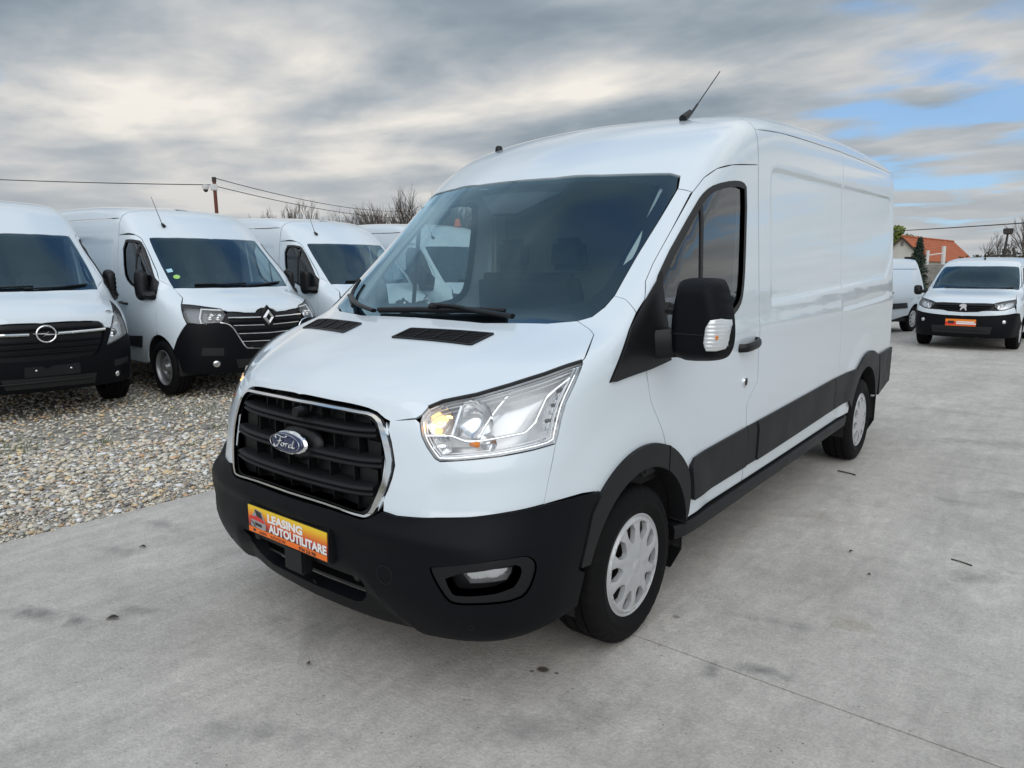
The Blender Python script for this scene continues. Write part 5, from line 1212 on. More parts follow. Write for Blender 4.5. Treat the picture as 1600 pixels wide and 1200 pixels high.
    prof=[(c['y0'],c['z0']-.03),(c['y0']+.25,c['z0']),(c['y0']+.42,c['z0']-.02),(c['y0']+.46,c['z0']-.15),(c['y0']+.40,.5)];n=5;X=np.linspace(-xs*.86,xs*.86,13)
    for x in X:
        for y,z in prof: V.append((x,y+.12*abs(x)**3,z+.04*math.exp(-((x-.4)/.22)**4)*(0<y-c['y0']<.44)))
    F=[(i*n+j,(i+1)*n+j,(i+1)*n+j+1,i*n+j+1) for i in range(12) for j in range(n-1)];mk('dashboard',V,F,DASH,E)
    for x,w in c['seats']:
        m=MB();m.box((x,c['ys'],c['zb']+.33),(w,.16,.64),taper=.85);s_=m.build('seat',SEATM,E,bevel=.05);m=MB();m.box((x,c['ys']+.03,c['zb']+.76),(.26,.1,.2),taper=.85);m.build('headrest',SEATM,s_,bevel=.035)
    cc=np.array([.40,c['y0']+.60,c['z0']-.06]);D,a1,a2=frame((0,.8,.6));t=np.linspace(0,2*np.pi,25);m=MB();m.tube(np.array([cc+a1*.19*math.cos(a)+a2*.19*math.sin(a) for a in t]),.016,6,cap=False);m.build('steering_wheel',DASH,E)
    m=MB();m.box((0,yb+.1,(c['zt']+.5)/2),(xs*1.7,.02,c['zt']-.5));m.build('bulkhead',c.get('bm',SEATM),E,smooth=False)
    m=MB();m.box((0,(c['y0']+yb)/2,.6),(xs*1.7,yb-c['y0'],.05));m.build('cab_floor',DARK,E,smooth=False)
    m=MB();m.box((0,(wt[0][1]+yb)/2+.12,c['zt']),(xs*1.4,yb-wt[0][1]-.15,.02));m.build('roof_lining',LINER,E,smooth=False)
    return E
# steel wheel of the vans on the gravel: dished disc with holes round the edge
def steel_disc():
    t=np.linspace(0,2*np.pi,48,endpoint=False);loops=[np.stack([.195*np.cos(t),.195*np.sin(t)],1)]
    for k in range(12):
        a=2*math.pi*k/12;u=np.linspace(0,2*np.pi,8,endpoint=False);c=np.array([.160*math.cos(a),.160*math.sin(a)]);loops.append(np.stack([c[0]+.017*np.cos(u),c[1]+.017*np.sin(u)],1)[::-1])
    V2,F,ids=tri2d(loops,.016);r=np.hypot(V2[:,0],V2[:,1]);h=-.055+.055*sstep(.19,.12,r)-.03*sstep(.11,.085,r)+.055*sstep(.055,.045,r)
    return [(a,x,y) for (x,y),a in zip(V2,h)],[tuple(f) for f in F]
_t=fix(mk('t',*tyre_mesh(seg=72),RUBBER),30);_d=mk('t',*steel_disc(),STEEL,auto=35)
m=MB();m.lathe([(-.09,.198),(-.03,.194),(.0,.203),(.010,.212),(.006,.218),(-.006,.218)],48,'x');_r=fix(mk('t',m.V,m.F,STEEL))
m=MB();m.lathe([(-.08,.19),(-.075,.001)],24,'x');_b=fix(mk('t',m.V,m.F,DARK))
SW=[_t.data,_d.data,_b.data,_r.data]
for o in(_t,_d,_b,_r): bpy.data.objects.remove(o)
SWN=('tyre','steel_wheel','brake_drum','rim_edge')
def emb_diamond(gr):
    c=ona_m([(0.01,0,.965)])[0];c[1]-=.022
    out=np.array([(0,.098),(.078,0),(0,-.098),(-.078,0)]);inn=np.array([(0,.046),(.034,0),(0,-.046),(-.034,0)])
    V=[];
    for (u,v) in out: V.append((c[0]+u,c[1]+.012,c[2]+v))
    mid=(out+inn)/2
    for (u,v) in mid: V.append((c[0]+u,c[1]-.016,c[2]+v))
    for (u,v) in inn: V.append((c[0]+u,c[1]+.004,c[2]+v))
    F=[(i,(i+1)%4,4+(i+1)%4,4+i) for i in range(4)]+[(4+i,4+(i+1)%4,8+(i+1)%4,8+i) for i in range(4)]
    o=mk('badge_diamond',V,F,BADGE,gr,smooth=False)
    m=MB();q=out*1.45;m.add([(c[0]+u,c[1]+.014,c[2]+v) for u,v in q]+[(c[0]+u*1.1,c[1]+.05,c[2]+v*1.1) for u,v in q],[(0,1,2,3),(0,4,5,1),(1,5,6,2),(2,6,7,3),(3,7,4,0)]);m.build('badge_mount',BLACKS,gr,smooth=False)
def emb_bolt(gr):
    c=ona_m([(0.02,0,.90)])[0];c[1]-=.03;t=np.linspace(0,2*np.pi,33);m=MB();m.tube([(c[0]+.088*math.cos(a),c[1],c[2]+.084*math.sin(a)) for a in t],.0095,8,cap=False);m.build('badge_ring',CHROME,gr)
    p=[(-.115,.010),(.012,.010),(.030,.026),(.000,.004),(.115,-.008),(.115,-.012),(-.012,-.012),(-.030,-.026),(.0,-.004),(-.115,.006)]
    mk('badge_bolt',[(c[0]+u,c[1]-.006,c[2]+v) for u,v in p]+[(c[0]+u,c[1]+.006,c[2]+v) for u,v in p],[tuple(range(10))]+[(i,10+i,10+(i+1)%10,(i+1)%10) for i in range(10)],BADGE,gr,smooth=False)
def ona_m(P): P=np.array(P,float);Q,ok=MASTER.cast(P+np.array([0,-1.5,0]),(0,1,0));return Q
MCFG=dict(B=MASTER,wy=(.842,4.52),wr=.345,ar=(.41,.43),xs=1.0,res=.065,H=2.49,yb=2.04,ye=5.53,zs=.37,zb=.28,zg=lambda y:2.24+.035*min(max((y-2.04)/1.4,0),1)+0*y,
  wt=[(0,1.335,1.968),(.30,1.36,1.967),(.55,1.42,1.966),(.69,1.475,1.964),(.735,1.50,1.95)],wside=[(.80,.815,1.35),(.805,.90,1.44),(.795,1.10,1.62),(.775,1.32,1.81),(.752,1.46,1.925)],
  wb=[(.79,.80,1.338),(.6,.725,1.335),(.458,.69,1.334),(.22,.648,1.333),(0,.640,1.333)],
  bs=[(.85,.485,1.157),(.80,.57,1.215),(.795,.674,1.262),(.80,.80,1.332)],br=[(.78,.79,1.330),(.6,.715,1.328),(.458,.68,1.327),(.22,.64,1.324),(0,.632,1.323)],
  dtop=[(.905,2.034,2.012),(.90,1.90,2.01),(.858,1.62,1.998),(.827,1.539,1.955),(.84,1.324,1.768),(.873,1.058,1.537)],
  dfront=[(.90,.955,1.43),(.944,.925,1.34),(1.0,.865,1.045),(1.0,.89,.80)],
  win=[(.914,1.90,1.94),(.864,1.55,1.935),(.841,1.478,1.892),(.88,1.15,1.60),(.921,.965,1.41),(.965,.915,1.264),(.994,1.066,1.20),(.985,1.397,1.304),(.975,1.697,1.394),(.963,1.824,1.517)],
  div=[(.88,1.475,1.95),(.95,1.45,1.32),(.95,1.475,1.32),(.88,1.50,1.95)],handle=(1.80,1.126),bowls=[],da=82,ba=146,
  bedge=[(.896,.303,.915),(.961,.423,.741),(1.0,.50,.575)],
  mold=[[(1.0,1.30,.725),(1.0,1.70,.705),(1.0,1.73,.565),(1.0,1.36,.565)],[(1.0,2.2,.71),(1.0,3.9,.71),(1.0,3.9,.57),(1.0,2.2,.57)]],
  wn=SWN,wm=SW,wo=(0,.07,.02,.098),
  mirror=dict(loop=[(.965,1.23),(.955,1.34),(.965,1.50),(1.00,1.56),(1.08,1.56),(1.115,1.50),(1.12,1.34),(1.11,1.22),(1.06,1.17),(1.0,1.17)],d=.13,fold=1,y=1.16,arm=[(.955,.92,1.25),(1.0,.96,1.24),(1.04,1.04,1.25)],ar=.06,sail=[(.93,.93,1.40),(.92,1.02,1.47),(.955,1.03,1.36),(.985,1.10,1.20),(.985,.90,1.18),(.96,.89,1.27)]),
  wipers=[[(-.55,.76,1.36),(-.2,.68,1.375),(.12,.68,1.40)],[(.02,.66,1.345),(.35,.69,1.36),(.68,.79,1.40)]],
  aerial=(-.514,1.60,2.12),ad=(-.26,.12,.94),
  cab=dict(y0=.80,z0=1.25,ys=1.80,zb=.85,zt=2.0,seats=[(.42,.50),(-.42,.50),(-.02,.38)]))
REN=dict(MCFG,lamp=[(.865,.476,1.144),(.668,.24,1.11),(.537,.146,1.084),(.511,.088,1.016),(.58,.078,.921),(.799,.197,.91),(.893,.302,.928),(.904,.354,.995)],lt=[1,0],lo=[7,0],
  bf=[(0,.072,1.083),(.05,.07,1.081),(.108,.057,1.06),(.15,.039,1.026),(.28,.047,1.031),(.479,.098,1.052),(.514,.122,1.068),(.537,.146,1.084)],
  grille=[(0,.062,1.077),(.05,.06,1.075),(.108,.05,1.054),(.15,.036,1.02),(.28,.044,1.026),(.479,.092,1.047),(.508,.088,1.016),(.577,.078,.921),(.512,.053,.907),(.454,.03,.846),(.397,.012,.725),(.333,.003,.614),(.285,0,.594),(0,-.005,.59)],
  btop=[(0,-.005,.59),(.285,0,.594),(.333,.003,.614),(.397,.012,.725),(.454,.03,.846),(.512,.053,.907),(.58,.078,.915),(.799,.197,.905)],
  arcg=[(.60,.083,.925),(.512,.053,.907),(.454,.03,.846),(.397,.012,.725),(.333,.003,.614),(.285,0,.594),(0,-.005,.59)],
  bars=[(.968,.10,.50,CHROME,.013),(.872,.06,.45,CHROME,.006),(.770,.0,.40,CHROME,.006),(.672,.0,.36,CHROME,.006),(.92,.08,.48,BLACKP,.014),(.82,.0,.43,BLACKP,.014),(.72,.0,.38,BLACKP,.014)],
  drl=[(.58,0,1.085),(.72,0,1.098),(.86,0,1.115),(.885,0,1.0),(.87,0,.935),(.80,0,.922)],bowls=[(.76,1.0),(.66,.995)],br_=.042,fog=(.702,.427),fr=.042,duct=[(.793,.154,.63),(.582,.051,.62),(.587,.053,.526),(.809,.167,.538)],low=[(-.45,0,.47),(.45,0,.47),(.42,0,.36),(-.42,0,.36)],emblem=emb_diamond)
OPL=dict(MCFG,lamp=[(.845,.578,1.197),(.86,.463,1.141),(.880,.33,1.02),(.901,.289,.835),(.715,.114,.765),(.600,.059,.727),(.685,.124,.919),(.765,.26,1.065)],lt=[7],lo=[3,2,1,0],hmat=LGREY,
  bf=[(0,.032,1.006),(.355,.048,1.008),(.56,.098,.992),(.60,.10,.97),(.612,.09,.926),(.683,.122,.914)],bs=[(.848,.58,1.202),(.82,.62,1.232),(.80,.70,1.275),(.80,.80,1.332)],
  grille=[(0,.03,1.002),(.355,.046,1.004),(.56,.096,.988),(.596,.098,.966),(.601,.082,.903),(.521,.036,.688),(.459,.022,.635),(.162,-.005,.618),(0,-.008,.62)],
  btop=[(0,-.008,.62),(.162,-.005,.618),(.459,.022,.635),(.521,.036,.688),(.603,.082,.903),(.614,.09,.922),(.676,.12,.908),(.596,.059,.722),(.715,.114,.76)],bedge=[(.901,.289,.832),(.965,.43,.76),(1.0,.50,.575)],
  bars=[(.90,.13,.60,CHROME,.019),(.82,.0,.55,BLACKP,.012),(.76,.0,.53,BLACKP,.012),(.70,.0,.50,BLACKP,.012),(.95,.0,.57,BLACKP,.012)],
  drl=[(.69,0,.945),(.80,0,.96),(.885,0,.985)],bowls=[(.76,.87),(.83,1.07)],br_=.05,fog=(.756,.40),fr=.032,duct=[(.675,.085,.56),(.853,.21,.577),(.847,.206,.519),(.67,.086,.488)],aerial=None,low=[(-.41,0,.455),(.47,0,.445),(.45,0,.335),(-.37,0,.345)],lowbars=[.40],emblem=emb_bolt)
def put(o,pose):
    X,Y,h=pose;o.location=(X,Y,0);o.rotation_euler=(0,0,-h);return o
GV='white vans parked in a row on the gravel'
v=put(van2('panel_van','white van at the end of the row, chrome ring badge and bare plate holder','van',OPL,GV),(-6.084,1.175,-1.497))
m=MB();m.box((.05,-.008,.515),(.52,.02,.115));ph=m.build('plate_holder',GREYP,v,bevel=.006)
for x,z in((-.10,.525),(.22,.525)):
    m=MB();m.lathe([(0,.0005),(0,.010),(.01,.011)],10,'y');mk('plate_screw',np.array(m.V)+np.array([x,-.024,z]),m.F,REFL,ph)
r2=put(van2('panel_van','white van with diamond badge and round green windscreen sticker','van',REN,GV),(-5.715,3.567,-1.543))
def sticker(nm,c,loop,mt):
    P=np.array(c);D=(0,-.72,.69);o=panel(nm,MASTER,[np.array([(P[0]+a,P[1]+b*.69,P[2]+b*.72) for a,b in loop])],(0,-.72,.69),mt,r2,res=.03,off=.001,thick=.001,gap=0);return o
r3=copy_tree(r2);put(r3,(-6.058,6.197,-1.52));r3['label']='third white van in the row, its front hidden behind the large van'
r4=copy_tree(r2);put(r4,(-5.578,8.217,-1.368));r4['label']='white van seen through the windscreen of the large van, farthest in its row'
t=np.linspace(0,2*np.pi,16,endpoint=False)
sticker('windscreen_sticker',(-.70,.905,1.467),[(.038*math.cos(a),.036*math.sin(a)) for a in t],mat('sticker_green',(.35,.62,.16),.4))
sticker('windscreen_sticker',(-.737,1.006,1.545),[(-.032,-.03),(.032,-.03),(.032,.03),(-.032,.03)],mat('sticker_blue',(.40,.66,.78),.4))
# orange beacon on the roof of the farthest van
m=MB();m.lathe([(-.02,.07),(.03,.07),(.04,.055),(.11,.05),(.13,.03),(.135,.001)],16,'z');V=np.array(m.V)+np.array([.62,2.4,2.43]);mk('roof_beacon',V,m.F,mat('beacon_orange',(.75,.16,.05),.3),r4,auto=40)
# ---------------------------------------------------------------- small vans on the drive
def emb_lion(gr):
    c=np.array([0,-.012,.83])
    p=[(-.060,.035),(-.030,.060),(.010,.065),(.050,.055),(.062,.03),(.055,-.01),(.068,-.055),(.045,-.06),(.030,-.02),(.0,-.02),(-.028,-.06),(-.045,-.055),(-.030,-.01),(-.020,.015),(-.050,.012)]
    n=len(p);mk('badge_lion',[(c[0]+u,c[1],c[2]+v) for u,v in p]+[(c[0]+u,c[1]+.03,c[2]+v) for u,v in p],[tuple(range(n))]+[(i,n+i,n+(i+1)%n,(i+1)%n) for i in range(n)],BADGE,gr,smooth=False)
PAR=dict(B=PARTNER,wy=(.892,3.68),wr=.318,ar=(.375,.375),xs=.905,res=.07,H=1.82,yb=2.10,ye=4.38,zs=.30,zb=.235,zg=lambda y:1.58+0*y,
  wt=[(0,1.535,1.612),(.3,1.56,1.611),(.52,1.61,1.606),(.645,1.67,1.598)],wside=[(.755,1.125,1.165),(.745,1.22,1.24),(.715,1.42,1.41),(.668,1.64,1.575)],wb=[(.735,1.11,1.158),(.5,1.02,1.162),(.25,.965,1.165),(0,.95,1.166)],
  lamp=[(.80,.47,.985),(.66,.27,.95),(.485,.10,.905),(.506,.073,.851),(.577,.075,.783),(.662,.123,.795),(.80,.27,.852),(.815,.34,.90)],lt=[1,0],lo=[7,0],
  bf=[(0,.06,.905),(.25,.075,.908),(.485,.10,.912)],bs=[(.79,.50,1.0),(.765,.70,1.055),(.755,.95,1.11),(.752,1.115,1.158)],br=[(.735,1.10,1.152),(.5,1.01,1.157),(.25,.955,1.160),(0,.94,1.161)],
  grille=[(0,.057,.90),(.25,.07,.903),(.48,.095,.905),(.50,.073,.851),(.57,.075,.785),(.334,.022,.776),(.25,.012,.752),(0,.006,.74)],
  btop=[(0,.001,.66),(.30,.02,.664),(.537,.05,.681),(.70,.14,.70)],nose=[(0,.006,.735),(.25,.012,.748),(.334,.022,.772),(.57,.075,.779),(.662,.123,.79),(.80,.27,.848),(.81,.30,.80),(.831,.295,.732),(.70,.14,.704),(.537,.05,.685),(.30,.02,.668),(0,.001,.664),(0,.004,.70)],
  bedge=[(.831,.295,.728),(.87,.42,.72),(.90,.54,.545)],ba=143,da=60,
  dtop=[(.765,2.094,1.63),(.74,1.95,1.64),(.70,1.80,1.625),(.69,1.70,1.59),(.74,1.43,1.39)],dfront=[(.775,1.24,1.22),(.83,1.17,1.12),(.90,1.14,.95),(.905,1.16,.75)],
  win=[(.76,2.02,1.58),(.74,1.90,1.59),(.715,1.72,1.56),(.75,1.45,1.38),(.79,1.27,1.225),(.84,1.30,1.15),(.85,1.6,1.165),(.85,1.95,1.18),(.82,2.03,1.25)],
  handle=(1.95,.98),handle2=(2.32,.985),hmat=LGREY,bowls=[(.56,.855),(.71,.89)],br_=.038,drl=[(.62,0,.80),(.665,0,.85),(.70,0,.90)],
  bars=[(.86,.0,.47,BLACKP,.01),(.82,.0,.45,BLACKP,.01),(.785,.0,.38,BLACKP,.01)],fog=(.715,.565),fr=.035,low=[(-.51,0,.47),(.50,0,.47),(.48,0,.33),(-.48,0,.33)],lowbars=[.40],emblem=emb_lion,
  mold=[[(.9,1.40,.70),(.9,2.06,.74),(.9,2.06,.60),(.9,1.34,.54)],[(.9,2.12,.742),(.9,3.20,.74),(.9,3.24,.60),(.9,2.12,.60)]],
  wn=('tyre','wheel_cover','steel_wheel','rim_edge'),wm=PW,wo=(0,.088,.05,.100),
  mirror=dict(loop=[(.97,1.03),(.96,1.10),(.98,1.20),(1.02,1.22),(1.11,1.215),(1.135,1.18),(1.13,1.06),(1.10,1.02),(1.03,1.01)],d=.09,y=1.30,arm=[(.85,1.24,1.10),(.93,1.25,1.09),(1.03,1.28,1.09)],ar=.035),
  wipers=[[(-.5,1.03,1.175),(-.2,.97,1.18),(.1,.97,1.19)],[(.1,.96,1.175),(.4,.99,1.18),(.66,1.10,1.19)]],aerial=(.03,1.93,1.76),ad=(.05,.3,.95),al=.16,
  cab=dict(y0=1.15,z0=1.09,ys=2.0,zb=.72,zt=1.63,seats=[(.38,.46),(-.38,.46)]))
pv=put(van2('small_van','small white van facing the camera with a red and yellow plate and black bumper','van',PAR,'small white vans on the drive'),(.446,14.724,.03))
pc=copy_tree(pv)
put(pc,(-2.75,15.38,.227));pc['label']='small white van half hidden behind the rear of the large van'
m=MB();m.box((-.012,-.016,.535),(.51,.012,.13));pp=m.build('number_plate',mat('plate_orange2',(.86,.24,.02),.35),pv,smooth=False)
for x,z,w,h,mm in((-.012,.510,.508,.075,mat('plate_red',(.62,.03,.025),.35)),(.07,.548,.30,.024,mat('plate_white',(.82,.82,.80),.35)),(.08,.515,.33,.026,mat('plate_white',(.82,.82,.80),.35)),(-.17,.54,.10,.05,mat('plate_black',(.02,.018,.018),.4)),(-.012,.478,.508,.014,mat('plate_orange',(.86,.17,.01),.35))):
    mk('plate_print',[(x-w/2,-.0235-.0004*(h<.07),z-h/2),(x+w/2,-.0235-.0004*(h<.07),z-h/2),(x+w/2,-.0235-.0004*(h<.07),z+h/2),(x-w/2,-.0235-.0004*(h<.07),z+h/2)],[(0,1,2,3)],mm,pp,smooth=False)
m=MB();m.box((.40,1.20,1.17),(.34,.05,.012),rot=Matrix.Rotation(-.9,3,'X'));m.build('dashboard_card',mat('card_pale_green',(.45,.68,.55),.6),pv,smooth=False)

r5=copy_tree(r2);put(r5,(7.4,13.2,1.50));r5['label']='white van mirrored in the side of the large van, standing across the drive'
r6=copy_tree(pv);put(r6,(7.2,18.0,1.45));r6['label']='small white van mirrored in the side of the large van, farther down the drive'
# ---------------------------------------------------------------- setting
def ground_mat():
    m=bpy.data.materials.new('concrete');m.use_nodes=True;nt=m.node_tree;n,L=nodes(nt);b=nt.nodes['Principled BSDF']
    P=n('ShaderNodeTexCoord').outputs['Object']
    def N(s,d=4.0,r=.55,sc=None,dist=0.0):
        v=P if sc is None else n('ShaderNodeMapping',{'Vector':P,'Scale':sc,'Rotation':(0,0,.5)}).outputs[0]
        return n('ShaderNodeTexNoise',{'Vector':v,'Scale':s,'Detail':d,'Roughness':r,'Distortion':dist}).outputs['Fac']
    base=ramp(n,N(.35,5),[(.3,(.475,.448,.408)),(.5,(.53,.502,.460)),(.7,(.58,.552,.508))])
    def mul(a,fac,lo,hi,s0,s1):
        f=n('ShaderNodeMapRange',{0:fac,1:s0,2:s1,3:lo,4:hi}).outputs[0];v=n('ShaderNodeVectorMath',{0:a},operation='SCALE');L.new(f,v.inputs['Scale']);return v.outputs[0]
    c=mul(base,N(1.6,6,.62),.86,1.09,.3,.7)
    c=mul(c,N(9,5,.62),.89,1.08,.3,.7)
    c=mul(c,N(95,3,.6),.86,1.12,.28,.72)
    c=mul(c,N(2.2,6,.62,(1,.22,1),.6),.90,1.07,.3,.7)
    c=mul(c,N(14,6,.7,(1,.18,1),.4),.90,1.08,.3,.7)
    c=mul(c,N(38,4,.7),.88,1.10,.3,.7)
    # grey scuffs and a few rusty patches
    sc=ramp(n,N(1.05,7,.66,None,1.2),[(.615,0.0),(.70,.55)],'EASE')
    sc2=n('ShaderNodeMath',{0:sc,1:ramp(n,N(.5,2),[(.45,0.0),(.6,1.0)])},operation='MULTIPLY').outputs[0]
    c=n('ShaderNodeMix',{0:sc2,6:c,7:(.20,.195,.195,1)},data_type='RGBA').outputs[2]
    ru=ramp(n,N(1.7,4,.5,None,.5),[(.70,0.0),(.80,.30)])
    c=n('ShaderNodeMix',{0:ru,6:c,7:(.32,.25,.16,1)},data_type='RGBA').outputs[2]
    # tyre scuff streaks along the drive
    st=ramp(n,N(1.3,6,.65,(2.2,.16,1),.2),[(.62,0.0),(.74,.28)],'EASE')
    c=n('ShaderNodeMix',{0:st,6:c,7:(.25,.245,.24,1)},data_type='RGBA').outputs[2]
    # shaped marks: tyre smears, oil drops, damp patches (x, y, half length, half width, turn, strength, kind)
    dk=n('ShaderNodeTexNoise',{'Vector':P,'Scale':7.0,'Detail':6.0,'Roughness':.65,'Distortion':.6}).outputs['Fac']
    for (mx,my,a,b_,rt,st_,tone) in MARKS:
        q=n('ShaderNodeMapping',{'Vector':P,'Location':(mx,my,0),'Rotation':(0,0,rt),'Scale':(a,b_,1)},vector_type='TEXTURE').outputs[0]
        l=n('ShaderNodeVectorMath',{0:q},operation='LENGTH').outputs['Value']
        l=n('ShaderNodeMath',{0:dk,1:3.2 if tone!=1 else 1.2,2:l},operation='MULTIPLY_ADD').outputs[0]
        f=n('ShaderNodeMapRange',{0:l,1:1.55 if tone!=1 else 1.1,2:2.6 if tone!=1 else 1.6,3:st_*(1.25 if tone!=1 else 1),4:0.0}).outputs[0]
        c=n('ShaderNodeMix',{0:f,6:c,7:((.17,.165,.165,1),(.07,.055,.04,1),(.27,.22,.14,1))[tone]},data_type='RGBA').outputs[2]
    # pits
    vo=n('ShaderNodeTexVoronoi',{'Vector':P,'Scale':30.0}).outputs['Distance'];pit=ramp(n,vo,[(.06,.75),(.13,0.0)])
    pm=ramp(n,N(5,3),[(.52,0.0),(.62,1.0)]);pit=n('ShaderNodeMath',{0:pit,1:pm},operation='MULTIPLY').outputs[0]
    c=n('ShaderNodeMix',{0:pit,6:c,7:(.16,.15,.14,1)},data_type='RGBA').outputs[2]
    L.new(c,b.inputs['Base Color']);b.inputs['Roughness'].default_value=.82;b.inputs['Specular IOR Level'].default_value=.3
    h=n('ShaderNodeMath',{0:N(70,4,.65),1:.6},operation='MULTIPLY').outputs[0];h=n('ShaderNodeMath',{0:N(7,5,.6),1:.9,2:h},operation='MULTIPLY_ADD').outputs[0]
    h=n('ShaderNodeMath',{0:pit,1:-.9,2:h},operation='MULTIPLY_ADD').outputs[0]
    bp=n('ShaderNodeBump',{'Height':h,'Strength':.75,'Distance':.008});L.new(bp.outputs[0],b.inputs['Normal'])
    return m
MARKS=[(1.49,1.13,.16,.06,.35,.62,0),(1.33,1.02,.05,.10,.3,.5,0),(2.05,2.70,.30,.10,1.0,.45,0),(1.42,1.56,.28,.05,.2,.35,0),(-1.28,-.50,.22,.09,.4,.6,0),(-1.05,-.42,.12,.06,.2,.5,0),(-.97,-.20,.16,.05,.5,.45,0),(-1.8,.05,.22,.07,.3,.4,0),
 (.802,.587,.028,.022,.3,.95,1),(.86,.60,.012,.010,0,.8,1),(.775,.55,.012,.010,0,.7,1),(1.02,1.32,.025,.02,0,.5,1),(-.18,.20,.30,.22,.3,.35,0),(.25,-.35,.30,.10,.5,.35,0),(1.0,.30,.35,.12,.9,.35,0),(1.65,1.75,.10,.08,0,.35,2),(1.15,3.1,.2,.12,0,.3,2),(2.3,4.5,.5,.15,.2,.35,0),(1.9,6.2,.7,.2,.3,.35,0),(1.3,7.6,.6,.2,.1,.3,0),(2.6,3.4,.45,.12,.8,.4,0),(1.75,4.0,.3,.1,.3,.3,0),(-2.0,.4,.25,.08,.2,.35,0)]
CONC=ground_mat()
def field_mat():
    m=bpy.data.materials.new('field');m.use_nodes=True;nt=m.node_tree;n,L=nodes(nt);b=nt.nodes['Principled BSDF'];P=n('ShaderNodeTexCoord').outputs['Object']
    f=n('ShaderNodeTexNoise',{'Vector':P,'Scale':.06,'Detail':8.0,'Roughness':.65}).outputs['Fac']
    c=ramp(n,f,[(.3,(.075,.085,.035)),(.5,(.15,.135,.07)),(.7,(.23,.20,.12))]);L.new(c,b.inputs['Base Color']);b.inputs['Roughness'].default_value=.95;return m
g=mk('ground',[(-900,-900,-.16),(900,-900,-.16),(900,1100,-.16),(-900,1100,-.16)],[(0,1,2,3)],field_mat(),smooth=False,kind='structure')
# slabs of the drive, cast separately with a joint between them
EDGE=-2.42
def slab(x0,x1,y0,y1):
    m=MB();m.box(((x0+x1)/2,(y0+y1)/2,-.075),(x1-x0,y1-y0,.15));o=m.build('concrete_slab',CONC,None,smooth=False,kind='structure');return o
JY=[-40,-18,-9.2,1.052,11.3,21.6,32,60]
for a,b in zip(JY[:-1],JY[1:]): slab(EDGE,9.6,a+.004,b-.004)
m=MB();m.box((3.6,10,-.10),(12.0,99,.10));m.build('joint_filler',mat('joint_dirt',(.10,.095,.085),.9),None,smooth=False,kind='structure')
slab(9.604,30,-40,60)
